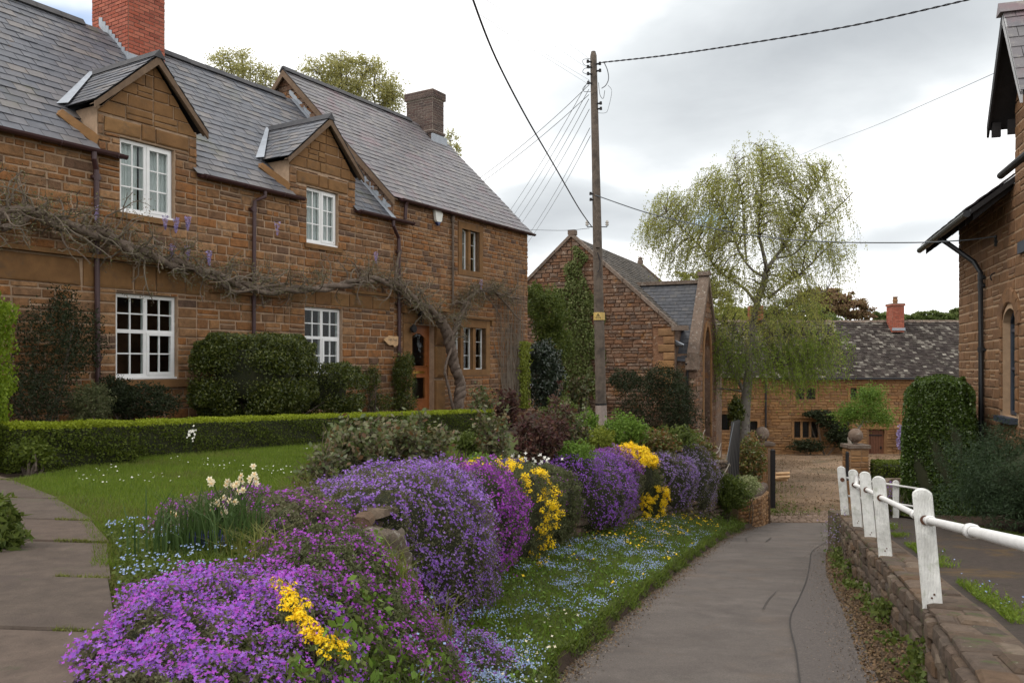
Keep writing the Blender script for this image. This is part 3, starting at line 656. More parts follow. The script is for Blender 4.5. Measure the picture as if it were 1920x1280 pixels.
g = MB(); g.box((7.0, 16.5, -5.0), (7.3, 16.8, -3.02)); g.prism([(7.0, 16.45, -5), (8.3, 20.05, -5), (11.2, 24.55, -5), (60, 24.55, -5), (60, 24.4, -5), (11.3, 24.4, -5), (8.45, 19.98, -5), (7.15, 16.4, -5)], (0, 0, 1.6)); g.build('terrace_bank', M_['drywall_stone'], kind='structure')
grid_sheet('courtyard', lambda y: np.linspace(np.interp(y, [26, 30, 46.5], [7.4, 7.5, 5]), 34, 24), np.arange(26.0, 46.6, .8), lambda X, Y: -5.03+.05*nz2(X, Y, .5)*smooth(26, 28, Y), 'gravel', .0)
# painted-on repairs are thin layers of tar lying on the road
tar = MB()
def ribbon(mb, pts, w, off):
    P = [np.array((x, y, 0.0)) for x, y in pts]; 
    q = [];
    for i in range(len(P)):
        a, b = P[max(i-1, 0)], P[min(i+1, len(P)-1)]; d = (b-a); d /= np.linalg.norm(d); s_ = np.array((d[1], -d[0], 0))*w/2
        for c in (P[i]-s_, P[i]+s_): q.append((c[0], c[1], float(zr(c[1]))+off))
    mb.add(q, [(2*i, 2*i+1, 2*i+3, 2*i+2) for i in range(len(P)-1)])
def catm(pts, n=8):
    P = [np.array(p, float) for p in pts]; P = [2*P[0]-P[1]] + P + [2*P[-1]-P[-2]]; out = []
    for i in range(1, len(P)-2):
        for t in np.linspace(0, 1, n, endpoint=False):
            a, b, c, d = P[i-1], P[i], P[i+1], P[i+2]
            out.append(.5*((2*b) + (-a+c)*t + (2*a-5*b+4*c-d)*t*t + (-a+3*b-3*c+d)*t**3))
    return out + [P[-2]]
def roadpt(px, py):
    y = 1.65/((py-HOR)/FPX-.13); return ((px-PX0)/FPX*y, y)
crack = [roadpt(*p) for p in [(1500,1290),(1492,1225),(1481,1165),(1498,1125),(1512,1090),(1518,1060),(1523,1035),(1548,1018)]]
ribbon(tar, [tuple(p) for p in catm(crack, 6)], .013, .030)
crk = np.array(catm(crack, 6)); _o = np.argsort(crk[:, 1])
grid_sheet('road_repair', lambda y: np.linspace(np.interp(y, crk[_o, 1], crk[_o, 0]), Rx(y)+.03, 6), np.arange(float(crk[:, 1].min())-.3, 17.5, .4), lambda X, Y: zr(Y)+.022+.006*nz2(X, Y, .8), 'patch_tar')
ribbon(tar, [tuple(p) for p in catm([roadpt(*p) for p in [(1430,1146),(1440,1128),(1455,1112)]], 5)], .010, .030)
ribbon(tar, [tuple(p) for p in catm([roadpt(*p) for p in [(1476,1087),(1512,1089)]], 5)], .010, .030)
for q_ in ([(1398, 1010), (1412, 1006), (1446, 1009)], [(1446, 1009), (1436, 1017), (1400, 1016), (1398, 1010)]): ribbon(tar, [roadpt(*p) for p in q_], .02, .031)
tar.build('tar_seams', M_['tar_line'], kind='structure')
# ------------------------------------------------------------------ the two joined cottages (local axes: along the front, into the house, up)
def cottage_walls(root, t0, t1, zb, ze, r, holes, tops, matname='mortar'):
    mb = MB(); F = frame((0, 0, 0), (1, 0, 0), (0, 0, 1))
    wall_sheet(F, t0, t1, zb, tops, holes, mb, depth=.22)
    mb.quad((t0, 2*r, zb), (t1, 2*r, zb), (t1, 2*r, ze), (t0, 2*r, ze))
    for t in (t0, t1):
        mb.quad((t, 0, zb), (t, 2*r, zb), (t, 2*r, ze), (t, r, ze+r), (t, 0, ze))
    mb.build('wall', M_[matname], root)
    MB().quad((t0+.1, 1.6, zb), (t1-.1, 1.6, zb), (t1-.1, 1.6, ze), (t0+.1, 1.6, ze)).build('inner_wall', M_['old_door'], root)
    return F
DORM = [(7.53, 9.35, 8.50), (11.50, 13.40, 12.50)]
DZ, DTOP = 4.10, 5.07
ZE1, ZE2, R1, R2 = 3.43, 3.95, 3.15, 3.45
T0, TM, TE = 3.2, 14.70, 20.8
def dorm_top(t):
    for a, b, c in DORM:
        if a <= t <= b: return DZ-.12 + (1-abs(t-c)/(c-a if t < c else b-c))*(DTOP-DZ+.06)
    return None
def top1(t):
    v = dorm_top(t); return v if v is not None else ZE1
top1.breaks = sorted([x for a, b, c in DORM for x in (a, b, c)])
c1 = thing('stone_cottage', 'long low ironstone cottage with two gabled dormers and blue-grey slate roof', 'house', (CO[0], CO[1], 0), CA)
WU = [(7.91, 8.91, 2.44, 3.65), (11.97, 12.88, 2.46, 3.61)]
WL = [(7.84, 8.97, -.25, 1.15), (11.92, 13.0, -.25, 1.17)]
F1 = cottage_walls(c1, T0, TM, -2.0, ZE1, R1, WU+WL, top1)
ps = Pieces(c1, 'stone', 'stone', 'ironstone'); pa = Pieces(c1, 'ashlar_block', 'stone', 'ashlar')
exc = list(WU+WL)
# dressed stone: lintels, the deep band under the ledge, window heads
def ash(a, b, p, q, d=.04): exc.append((a, b, p, q)); pa.add(offs(F1, (a+b)/2, (p+q)/2), b-a-.012, q-p-.012, d)
for a, b in ((3.2, 5.3), (5.3, 7.28), (7.28, 8.15), (8.15, 8.55), (8.55, 9.12), (9.12, 9.5)): ash(a, b, 1.2, 1.63)
for a, b in ((11.55, 12.2), (12.2, 12.65), (12.65, 13.2), (13.2, 13.95), (13.95, 14.55)): ash(a, b, 1.22, 1.52)
for w in WU:
    m = (w[0]+w[1])/2; ash(w[0]-.28, m-.13, w[3]+.02, w[3]+.27); ash(m-.13, m+.13, w[3]+.02, w[3]+.29); ash(m+.13, w[1]+.28, w[3]+.02, w[3]+.27)
for (a, b, c) in DORM: # tapered gable field in larger stones
    lay_stones(pa, F1, a, b, ZE1+.52, DTOP, top1, exc, hr=(.17, .24), lr=(.22, .45), joint=.014, d=(.02, .035), seed=int(c*7), jit=.004); exc.append((a, b, ZE1+.52, DTOP))
lay_stones(ps, F1, T0, TM, -1.75, DTOP, top1, exc, hr=(.095, .185), lr=(.15, .44), joint=.022, d=(.012, .035), seed=5, jit=.012)
ps.flush(); pa.flush()
lg = MB()
lg.box((T0, -.13, 1.64), (9.3, .0, 1.71)); lg.box((9.6, -.10, 1.28), (11.4, 0, 1.34)); lg.box((13.3, -.10, 1.54), (14.6, 0, 1.60)); lg.build('drip_ledge', M_['ashlar'], c1)
for w in WU: upvc_window(c1, w[0]+.01, w[1]-.01, w[2]+.01, w[3]-.01, .07, False, curtain=[(w[0]+.03, w[0]+.42), (w[0]+.46, w[1]-.03)], seed=w[0])
for w in WL: upvc_window(c1, w[0]+.01, w[1]-.01, w[2]+.01, w[3]-.01, .07, True)
for w in WL: MB().box((w[0]-.15, -.09, w[2]-.13), (w[1]+.15, .2, w[2]-.005)).build('sill', M_['ashlar'], c1)
for w in WU: MB().box((w[0]-.08, -.06, w[2]-.10), (w[1]+.08, .2, w[2]-.005)).build('sill', M_['ashlar'], c1)
# main roof
S2 = math.sqrt(.5)
def roof_frame(t, s, z): return frame((t, s, z), (1, 0, 0), (0, 1, 1))
def roof_base(mb, t0, t1, ze, r, ov=.12, gaps=()):
    for a in (1, -1):
        P = [np.array((t0, r-a*(r+ov), ze-ov)), np.array((t1, r-a*(r+ov), ze-ov)), np.array((t1, r, ze+r)), np.array((t0, r, ze+r))]
        if a < 0 or not gaps: mb.quad(*P); continue
        x = t0
        for ga_, gb_ in list(gaps)+[(t1, t1)]:
            mb.quad((x, -ov, ze-ov), (ga_, -ov, ze-ov), (ga_, r, ze+r), (x, r, ze+r))
            if gb_ > ga_: mb.quad((ga_, .66, ze+.66), (gb_, .66, ze+.66), (gb_, r, ze+r), (ga_, r, ze+r))
            x = gb_
rb = MB(); roof_base(rb, T0, TM+.02, ZE1, R1, gaps=[(a, b) for a, b, c in DORM]); rb.build('roof', M_['ridge'], c1)
RF1 = roof_frame(0, -.13, ZE1-.12)
H1 = (R1+.13)*math.sqrt(2)
def skip1(u, v):
    s = v*S2-.13; z = ZE1+s
    for a, b, c in DORM:
        if a-.02 < u < b+.02 and s < .62: return True
        hw = (c-a) if u < c else (b-c)
        if a < u < b and z < DZ + (1-abs(u-c)/hw)*(DTOP-DZ) - .1: return True
    return 9.72 < u < 10.50 and 2.5 < s < 3.6
sl = Pieces(c1, 'slate', 'slate', 'slate')
lay_slates(sl, RF1, H1, lambda v: [(T0, TM)], .29, .205, .016, 3, skip=skip1)
# dormer roofs: two slopes running back into the main roof
dorm_parts = []
OV = .16
for a, b, c in DORM:
    rise = DTOP+.07-DZ
    for sd in (-1, 1):
        e = (c-a if sd < 0 else b-c) + .13; k = rise/(e)        # drop per metre out
        ea = c+sd*e; ex = np.array((0, 1.0, 0)); 
        up = np.array((-sd*e, 0, rise)); L_ = np.linalg.norm(up); up /= L_
        if sd < 0:   # along = -y so that the normal points up and outward
            Mx = frame((ea, -OV, DZ-.02), (0, -1, 0), up)
            uf = lambda v, L_=L_: [(-(DZ-.02+(v+.08)/L_*rise-ZE1)-OV-.02, 0)]
        else:
            Mx = frame((ea, -OV, DZ-.02), (0, 1, 0), up)
            uf = lambda v, L_=L_: [(0, (DZ-.02+(v+.08)/L_*rise-ZE1)+OV+.02)]
        lay_slates(sl, Mx, L_, uf, .26, .15, .014, int(c*3+sd))
        # boarding under the slates
        q = MB(); n = np.cross(Mx[:3, 0], Mx[:3, 1])*-.012
        p0 = np.array((ea, -OV, DZ-.02)); p1 = np.array((ea, DZ-ZE1+.02, DZ-.02)); p2 = np.array((c, DTOP+.05-ZE1, DTOP+.05)); p3 = np.array((c, -OV, DTOP+.05))
        q.quad(p0+n, p1+n, p2+n, p3+n); q.build('roof_boarding', M_['dark_timber'], c1)
        bb = MB(); P0 = np.array((ea, -OV+.0, DZ-.05)); P3 = np.array((c, -OV+.0, DTOP+.02))
        bb.prism([P0, P3, P3-(0, 0, .14), P0-(0, 0, .10)], (0, .035, 0)); bb.build('bargeboard', M_['bargeboard'], c1)
        sf = MB(); sf.quad(P0-(0, 0, .03), P3-(0, 0, .03), P3+(0, OV, -.03), P0+(0, OV, -.03)); sf.build('soffit', M_['bargeboard'], c1)
        ck = MB(); x = a if sd < 0 else b
        ck.prism([(x, .0, ZE1-.05), (x, .0, DZ-.05), (x, DZ-ZE1+.02, DZ-.05)], (-sd*.2, 0, 0)); ck.build('cheek', M_['mortar'], c1)
        fl = MB(); v0 = np.array((ea-sd*-.02, DZ-ZE1-.03, DZ-.03)); v1 = np.array((c, DTOP+.06-ZE1, DTOP+.06))
        for q0, q1, w in ((v0, v1, .13),):
            o1 = np.array((sd*w, -.0, .0)); o2 = np.array((0, -.10, .035))
            fl.quad(q0+o1+(0, 0, .035), q1+o1*.5+(0, 0, .035), q1+o2*.3+(0, 0, .03), q0+o2+(0, 0, .03))
        fl.build('flashing', M_['lead'], c1)
    kn = MB(); kn.prism([(a-.03, -.02, ZE1-.02), (a-.42, .36, ZE1+.42), (a-.34, .36, ZE1+.52), (a+.03, -.02, ZE1+.14)], (0, .2, 0)); kn.build('kneeler', M_['ashlar'], c1)
    rt = MB(); 
    rt.prism([(c-.11, -OV-.02, DTOP-.01), (c, -OV-.02, DTOP+.13), (c+.11, -OV-.02, DTOP-.01)], (0, DTOP-ZE1+OV+.1, 0)); rt.build('ridge_cap', M_['ridge'], c1)
sl.flush()
def ridge_tiles(root, t0, t1, z, s, r, name='ridge_tile', step=.46):
    k = int((t1-t0)/step)
    mb = MB(); mb.prism([(0, -.14, -.10), (0, -.03, .035), (0, .03, .035), (0, .14, -.10), (0, .11, -.11), (0, 0, .0), (0, -.11, -.11)], (step-.008, 0, 0))
    me = mb.mesh(name, M_['ridge'])
    for i in range(k): link(name, me, root, Matrix.Translation((t0+i*step, s, z+rnd.uniform(-.006, .006))))
ridge_tiles(c1, T0, 9.6, ZE1+R1+.05, R1, 0); ridge_tiles(c1, 10.6, TM-.1, ZE1+R1+.05, R1, 0)
# chimney with bricks
def chimney(root, a, b, s0, s1, z0, z1, mname, mort, seed=1, caps=(), cap_n=150):
    core = MB(); core.box((a, s0, z0), (b, s1, z1))
    ch = core.build('chimney', M_[mort], root)
    pb = Pieces(ch, 'brick', 'brick', mname, cap=cap_n); pb.W = np.array(world_m(root))
    def ring(a, b, s0, s1, z0, z1, sd):
        for M, w in ((frame((a, s0, z0), (1, 0, 0), (0, 0, 1)), b-a), (frame((a, s1, z0), (0, -1, 0), (0, 0, 1)), s1-s0), (frame((b, s0, z0), (0, 1, 0), (0, 0, 1)), s1-s0), (frame((b, s1, z0), (-1, 0, 0), (0, 0, 1)), b-a)):
            lay_bricks(pb, M, w, z1-z0, seed=sd)
    ring(a, b, s0, s1, z0, z1, seed)
    for (p, q, o) in caps:
        core2 = MB(); core2.box((a-o+.004, s0-o+.004, p), (b+o-.004, s1+o-.004, q)); core2.build('corbel', M_[mort], ch)
        ring(a-o, b+o, s0-o, s1+o, p, q, seed+3)
    pb.flush(); return ch
ch1 = chimney(c1, 9.72, 10.52, 2.52, 3.72, 5.5, 8.6, 'red_brick', 'red_mortar', 4, cap_n=280)
fl = MB()
for i in range(9): s = 2.50+i*.105; fl.prism([(9.695, s, ZE1+s-.10), (9.695, s+.115, ZE1+s+.02), (9.695, s+.115, ZE1+s+.19), (9.695, s, ZE1+s+.16)], (.006, 0, 0))
fl.box((9.66, 2.44, ZE1+2.43), (10.56, 2.49, ZE1+2.62)); fl.build('flashing', M_['lead'], c1)
def gutter(root, t0, t1, z, s=-.16, m='pipe_maroon', r=.06):
    th = np.linspace(np.pi, 2*np.pi, 7); mb = MB(); n = len(th)
    V = np.array([(t, s+r*math.cos(a)*1.05, z+r*math.sin(a)) for t in (t0, t1) for a in th]); W = np.array([(t, s+(r-.01)*math.cos(a)*1.05, z+.004+(r-.01)*math.sin(a)) for t in (t0, t1) for a in th])
    mb.add(V, [(i, i+1, n+i+1, n+i) for i in range(n-1)]); mb.add(W, [(i, i+1, n+i+1, n+i) for i in range(n-1)]); mb.add(V[:n], [tuple(range(n))]); mb.add(V[n:], [tuple(range(n))])
    mb.box((t0, s+r, z-.03), (t1, -.02, z+.04)); k = int((t1-t0)/.9)
    for i in range(k+1): t = t0+.05+i*.9; mb.tube([(t, s+r*1.15*math.cos(a), z+r*1.15*math.sin(a)) for a in th], .012, 4)
    return mb.build('gutter', M_[m], root)
def downpipe(root, pts, r=.038, m='pipe_maroon', collars=(), name='downpipe'):
    mb = MB(); P = catm(pts, 4) if len(pts) > 2 else pts
    mb.tube(pts if len(pts) < 3 else pts, r, 10)
    for c in collars: mb.tube([np.array(c)+(0, 0, .05), np.array(c)-(0, 0, .05)], r*1.3, 10); mb.box((c[0]-.07, c[1]-.01, c[2]-.02), (c[0]+.07, 0, c[2]+.02))
    return mb.build(name, M_[m], root)
gutter(c1, T0, 7.92, ZE1-.12); gutter(c1, 9.35, 11.75, ZE1-.12); gutter(c1, 13.36, 15.22, ZE1-.10)
downpipe(c1, [(7.38, -.16, ZE1-.17), (7.38, -.16, ZE1-.27), (7.46, -.09, ZE1-.42), (7.47, -.085, 2), (7.50, -.085, -1.6)], .042, collars=[(7.47, -.085, 1.75), (7.49, -.085, .1), (7.47, -.085, 2.9)])
downpipe(c1, [(10.75, -.16, ZE1-.17), (10.75, -.16, ZE1-.27), (10.56, -.09, ZE1-.38), (10.55, -.085, 1.5), (10.55, -.085, -1.6)], collars=[(10.55, -.085, 1.6), (10.55, -.085, 2.9)])
downpipe(c1, [(14.50, -.16, ZE1-.16), (14.50, -.16, ZE1-.27), (14.78, -.09, ZE1-.52), (14.80, -.085, 1.5), (14.80, -.085, -1.7)], .042, collars=[(14.8, -.085, 1.4), (14.8, -.085, 2.6)])

# taller cottage
c2 = thing('tall_cottage', 'taller ironstone cottage with weathered slate roof, brown brick chimney and oak front door', 'house', (CO[0], CO[1], 0), CA)
def top2(t): return ZE2
DR = (15.36, 16.24, -1.12, .95)
W2U = (17.42, 18.24, 2.46, 3.52); W2L = (16.98, 18.56, -.13, .97)
F2 = cottage_walls(c2, TM+.002, TE, -2.3, ZE2, R2, [DR, W2U, W2L], top2)
ps = Pieces(c2, 'stone', 'stone', 'ironstone'); pa = Pieces(c2, 'ashlar_block', 'stone', 'ashlar')
exc = [DR, (W2U[0]-.17, W2U[1]+.17, W2U[2]-.15, W2U[3]+.19), (W2L[0]-.19, W2L[1]+.19, W2L[2]-.17, W2L[3]+.21)]
def ash2(a, b, p, q, d=.035): exc.append((a, b, p, q)); pa.add(offs(F2, (a+b)/2, (p+q)/2), b-a-.01, q-p-.01, d)
ash2(16.24, 16.62, -1.3, -.35, .10); ash2(16.24, 16.62, -.35, .45, .12); ash2(16.24, 16.62, .45, .97, .10); ash2(15.02, 15.36, -1.3, -.2, .05); ash2(15.02, 15.36, -.2, .97, .05); ash2(15.0, 16.65, .97, 1.3, .06)
lay_stones(ps, F2, TM, TE, -2.0, ZE2, top2, exc, hr=(.085, .16), lr=(.13, .40), joint=.02, d=(.012, .035), seed=9, jit=.012); ps.flush(); pa.flush()
lg = MB(); lg.box((14.95, -.16, 1.31), (16.7, 0, 1.37)); lg.box((14.95, -.13, 1.2), (15.05, 0, 1.31)); lg.build('drip_mould', M_['ashlar'], c2)
mullion_window(c2, F2, *W2U[:2], W2U[2], W2U[3], 2, 'ashlar', rows=3, mull=.10, rec=.12, sur=.16)
mullion_window(c2, F2, *W2L[:2], W2L[2], W2L[3], 3, 'ashlar', rows=3, mull=.13, rec=.12, sur=.18, hood=True)
for (a, b, z0, z1) in ((17.42, 18.24, 2.46, 3.52), (16.98, 17.4, -.13, .97), (17.55, 17.95, -.13, .97), (18.1, 18.56, -.13, .97)):
    n = 24; xs = np.linspace(a, a+(b-a)*.62 if z0 < 0 else b, n); c = MB(); ys = .28+.02*np.sin(xs*80)
    c.add(np.vstack([np.stack([xs, ys, np.full(n, z0)], 1), np.stack([xs, ys, np.full(n, z1)], 1)]), [(i, i+1, n+i+1, n+i) for i in range(n-1)]); c.build('curtain', M_['curtain'], c2, smooth=True)
# door
dr = MB(); a, b, p, q = DR; y = .14
dr.box((a, y, p), (a+.06, y+.06, q)); dr.box((b-.06, y, p), (b, y+.06, q)); dr.box((a+.06, y, q-.06), (b-.06, y+.06, q))
fr = dr.build('door_frame', M_['oak_door'], c2)
d = MB(); A, B = a+.065, b-.065; y0, y1 = y+.005, y+.05
d.box((A, y0, p+.01), (A+.12, y1, q-.065)); d.box((B-.12, y0, p+.01), (B, y1, q-.065)); d.box((A+.12, y0, p+.01), (B-.12, y1, p+.26)); d.box((A+.12, y0, p+.82), (B-.12, y1, p+1.05)); 
gl0, gl1 = A+.12, B-.12
def arch(x): return q-.30+.10*(1-((x-(gl0+gl1)/2)/((gl1-gl0)/2))**2)
xs = np.linspace(gl0, gl1, 13)
for x0, x1 in zip(xs[:-1], xs[1:]): d.prism([(x0, y0, arch(x0)), (x1, y0, arch(x1)), (x1, y0, q-.066), (x0, y0, q-.066)], (0, .045, 0))
for z in (p+.27, p+.80, p+1.06): d.box((gl0-.015, y0-.014, z), (gl1+.015, y0-.001, z+.022))
for x in (gl0-.02, gl1): d.box((x, y0-.014, p+.27), (x+.02, y0-.001, p+.80)); d.box((x, y0-.014, p+1.06), (x+.02, y0-.001, q-.3))
d.box((A+.13, y0-.012, p+.04), (B-.13, y0-.001, p+.06)); d.box((A+.13, y0-.012, p+.2), (B-.13, y0-.001, p+.22))
do = d.build('door', M_['oak_door'], c2)
MB().box((gl0, y0+.02, p+.26), (gl1, y0+.026, p+.82)).build('pane', M_['glass'], do); MB().box((gl0, y0+.02, p+1.05), (gl1, y0+.026, q-.1)).build('pane', M_['glass'], do)
lt = MB()
for i in range(7):
    for sg in (1, -1):
        z = p+1.05+i*.12; x0, x1 = gl0, gl1; lt.bar((x0, y0+.016, z if sg > 0 else z+.3), (x1, y0+.016, z+.3 if sg > 0 else z), .005, .005)
lt.build('leaded_strip', M_['dark_timber'], do)
MB().box((gl0+.05, y0-.012, p+.90), (gl1-.02, y0-.001, p+.96)).build('letter_plate', M_['brass'], do)
h = MB(); h.tube([(B-.05, y0-.05, p+1.08), (B-.05, y0, p+1.08)], .018, 8); h.tube([(B-.05, y0-.02, p+1.2), (B-.05, y0, p+1.2)], .014, 8); h.build('handle', M_['brass'], do)
MB().box((a-.02, -.28, p-.16), (b+.05, .2, p-.01)).build('doorstep', M_['ashlar'], c2)
rb = MB(); roof_base(rb, TM-.12, TE+.12, ZE2, R2); rb.build('roof', M_['ridge'], c2)
sl = Pieces(c2, 'slate', 'slate', 'slate_weathered')
H2 = (R2+.13)*math.sqrt(2); lay_slates(sl, roof_frame(0, -.13, ZE2-.12), H2, lambda v: [(TM-.16, TE+.14)], .29, .20, .016, 8, skip=lambda u, v: u > 19.98 and u < 20.55 and 2.85 < v*S2-.13 < 3.9)
sl.flush(); ridge_tiles(c2, TM-.16, 19.95, ZE2+R2+.05, R2, 0)
# stone of the upper left gable, showing above the lower roof, and its bargeboard
pg = Pieces(c2, 'gable_stone', 'stone', 'chapel_stone'); G = frame((TM-.001, R2*2, 0), (0, -1, 0), (0, 0, 1))
lay_stones(pg, G, 0, 2*R2, ZE2-.9, ZE2+R2, lambda u: ZE2+min(u, 2*R2-u)-.02, [], hr=(.1, .17), lr=(.18, .4), seed=12); pg.flush()
for sd in (1, -1):
    bb = MB(); P0 = np.array((TM-.17, R2-sd*(R2+.14), ZE2-.15)); P1 = np.array((TM-.17, R2, ZE2+R2-.01)); bb.prism([P0, P1, P1-(0, 0, .17), P0-(0, 0, .15)], (.04, 0, 0)); bb.build('bargeboard', M_['bargeboard'], c2)
    sf = MB(); sf.quad(P0-(0, 0, .02), P1-(0, 0, .02), P1+(.17, 0, -.02), P0+(.17, 0, -.02)); sf.build('soffit', M_['bargeboard'], c2)
fl = MB(); 
for i in range(22): s = .05+i*.15; fl.prism([(TM-.03, s, ZE1+s+.015), (TM-.03, s+.16, ZE1+s+.175), (TM-.03, s+.16, ZE1+s+.30), (TM-.03, s, ZE1+s+.18)], (.006, 0, 0))
fl.quad((TM-.20, -.12, ZE1-.08), (TM-.03, -.12, ZE1-.08), (TM-.03, R1, ZE1+R1+.05), (TM-.20, R1, ZE1+R1+.05)); fl.build('flashing', M_['lead'], c2)
gutter(c2, 14.78, TE+.15, ZE2-.12)
downpipe(c2, [(15.0, -.16, ZE2-.16), (15.0, -.12, ZE2-.25), (15.0, -.10, ZE1-.05)], .042)
ch2 = chimney(c2, 19.98, 20.55, 2.86, 3.86, 6.3, 8.13, 'brown_brick', 'brick_mortar', 5, caps=((8.13, 8.37, .05), (7.05, 7.14, .035)), cap_n=280)
MB().box((19.90, 2.78, ZE2+2.76), (20.63, 2.85, ZE2+3.05)).build('flashing', M_['lead'], c2)
vp = MB(); vp.tube([(16.95, -.07, 3.62), (16.95, -.07, 1.5)], .03, 8); vp.tube([(16.95, -.07, 3.60), (16.95, -.07, 3.78)], .05, 10); vp.build('vent_pipe', M_['bark'], c2)

# fixtures on the fronts
al = thing('alarm_box', 'white burglar alarm box with blue base high on the taller cottage front', 'alarm box', tuple(Fx(16.3, -.04, 3.62)), CA)
b_ = MB(); b_.prism([(-.15, -.07, .17), (.02, -.07, .20), (.17, -.07, .12), (.13, -.07, -.07), (.0, -.07, -.17), (-.10, -.07, -.07)][::-1], (0, .07, 0)); b_.build('cover', M_['alarm_white'], al)
b_ = MB(); b_.prism([(-.08, -.074, -.11), (.09, -.074, -.10), (.0, -.074, -.20)][::-1], (0, .07, 0)); b_.build('strobe_base', M_['alarm_blue'], al)
ln = thing('wall_lantern', 'small black lantern hanging above the oak front door', 'lamp', tuple(Fx(15.55, -.14, 1.08)), CA)
b_ = MB(); b_.lathe((0, 0, 0), [(.04, -.10), (.055, -.09), (.07, .08), (.075, .10), (.02, .16), (.01, .2)], 8); b_.build('lantern_glass', M_['glass'], ln)
b_ = MB()
for k in range(4): x, y_ = .066*math.cos(k*1.571+.78), .066*math.sin(k*1.571+.78); b_.bar((x*.8, y_*.8, -.10), (x, y_, .09), .01, .01)
b_.lathe((0, 0, 0), [(.08, .09), (.085, .10), (.02, .17), (.008, .22)], 8); b_.lathe((0, 0, 0), [(.05, -.12), (.05, -.10)], 8); b_.tube([(0, 0, .2), (0, .05, .26), (0, .14, .2)], .01, 6); b_.build('lantern_frame', M_['black'], ln)
bl = thing('door_bell', 'round dark bell housing on the wall left of the oak door', 'bell', tuple(Fx(15.27, -.07, .84)), CA)
b_ = MB(); b_.tube([(0, -.10, 0), (0, -.06, 0), (0, .02, 0)], [.09, .10, .04], 14); b_.build('bell', M_['dark_timber'], bl)
sg = thing('house_sign', 'pale slice of timber with burnt lettering screwed left of the downpipe', 'sign', tuple(Fx(14.53, -.06, .54)), CA)
ol = [(400,560),(480,460),(600,410),(680,360),(760,290),(950,300),(1130,325),(1300,305),(1400,320),(1460,400),(1450,450),(1390,490),(1430,600),(1400,700),(1370,830),(1330,900),(1260,905),(1160,985),(1120,960),(1030,850),(880,860),(820,895),(700,830),(580,730),(470,650)]
b_ = MB(); pl = [((x-930)/1829*50/31*.56, -.03, -(y_-600)/1280*35/19*.26) for x, y_ in ol]; b_.prism(pl, (0, .03, 0)); b_.build('board', M_['sign_wood'], sg)
fc = bpy.data.curves.new('text', 'FONT'); fc.body = 'Hill Tree'; fc.size = .082; fc.align_x = 'CENTER'; fc.align_y = 'CENTER'; fc.extrude = .001; fc.shear = .3
fo = bpy.data.objects.new('text_tmp', fc); COL.objects.link(fo); bpy.context.view_layer.update()
me = bpy.data.meshes.new_from_object(fo.evaluated_get(bpy.context.evaluated_depsgraph_get())); bpy.data.objects.remove(fo); me.materials.clear(); me.materials.append(M_['bark'])
link('lettering', me, sg, Matrix.Translation((.02, -.033, .02)) @ Matrix.Rotation(math.radians(90), 4, 'X'))
# ------------------------------------------------------------------ chapel, farmhouse and the building on the right
CHA = math.atan2(-.41, .912)
chp = thing('chapel', 'gabled stone chapel with an ivy-clad end wall and a small porch with pointed window', 'chapel', (2.35, 32.0, 0), CHA)
AP = 5.0; K = .90; EV = 4.03; ZB = -5.6
def ctop(u): return AP - K*abs(u)
ctop.breaks = [0.0]
FG = frame((0, 0, 0), (1, 0, 0), (0, 0, 1)); mb = MB()
wall_sheet(FG, -EV, EV, ZB, ctop, [], mb); mb.quad((EV, 0, ZB), (EV, 9.9, ZB), (EV, 9.9, AP-K*EV), (EV, 0, AP-K*EV)); mb.quad((-EV, 0, ZB), (-EV, 9.9, ZB), (-EV, 9.9, AP-K*EV), (-EV, 0, AP-K*EV))
mb.quad((-EV, 9.9, ZB), (EV, 9.9, ZB), (EV, 9.9, AP-K*EV), (0, 9.9, AP), (-EV, 9.9, AP-K*EV))
# porch walls
PY0, PY1, PXE, PZE, PAP = .45, 4.55, 4.72, .30, 3.2; PM = (PY0+PY1)/2; PK = (PAP-PZE)/(PM-PY0)
FP = frame((PXE, 0, 0), (0, 1, 0), (0, 0, 1))
def ptop(u): return PAP + .12 - PK*abs(u-PM)
ptop.breaks = [PM]
def lancet(u): x = abs(u-PM)/.72; return .15 + 1.35*math.sqrt(max(0, 1-x**1.6))
LH = (PM-.72, PM+.72, -2.9, lancet)
wall_sheet(FP, PY0, PY1, ZB, ptop, [LH], mb, depth=.42)
FN = frame((0, PY0, 0), (1, 0, 0), (0, 0, 1)); mb.quad((EV, PY0, ZB), (PXE, PY0, ZB), (PXE, PY0, PZE+.1), (EV, PY0, PZE+.1)); mb.quad((EV, PY1, ZB), (PXE, PY1, ZB), (PXE, PY1, PZE), (EV, PY1, PZE))
mb.build('wall', M_['chapel_stone'], chp)
ps = Pieces(chp, 'stone', 'stone', 'chapel_stone', cap=240)
lay_stones(ps, FG, -EV, EV, -4.6, AP, ctop, [(3.2, 4.03, -.6, 1.4)], hr=(.10, .19), lr=(.22, .6), joint=.02, d=(.03, .07), seed=21, jit=.012)
lay_stones(ps, FP, PY0, PY1, -4.6, PAP, ptop, [(LH[0]-.16, LH[1]+.16, -3.1, 1.75)], hr=(.16, .26), lr=(.3, .6), joint=.015, d=(.02, .04), seed=22)
lay_stones(ps, FN, EV, PXE, -4.6, PZE, lambda u: PZE, [], hr=(.16, .26), lr=(.25, .4), joint=.015, d=(.02, .04), seed=23); ps.flush()
pa = Pieces(chp, 'quoin', 'stone', 'farm_stone', cap=40)
for i in range(9): w = (.62, .42)[i % 2]; pa.add(offs(FG, EV-w/2, 1.2-.3*i), w, .29, .06)
pa.flush()
cp = MB()
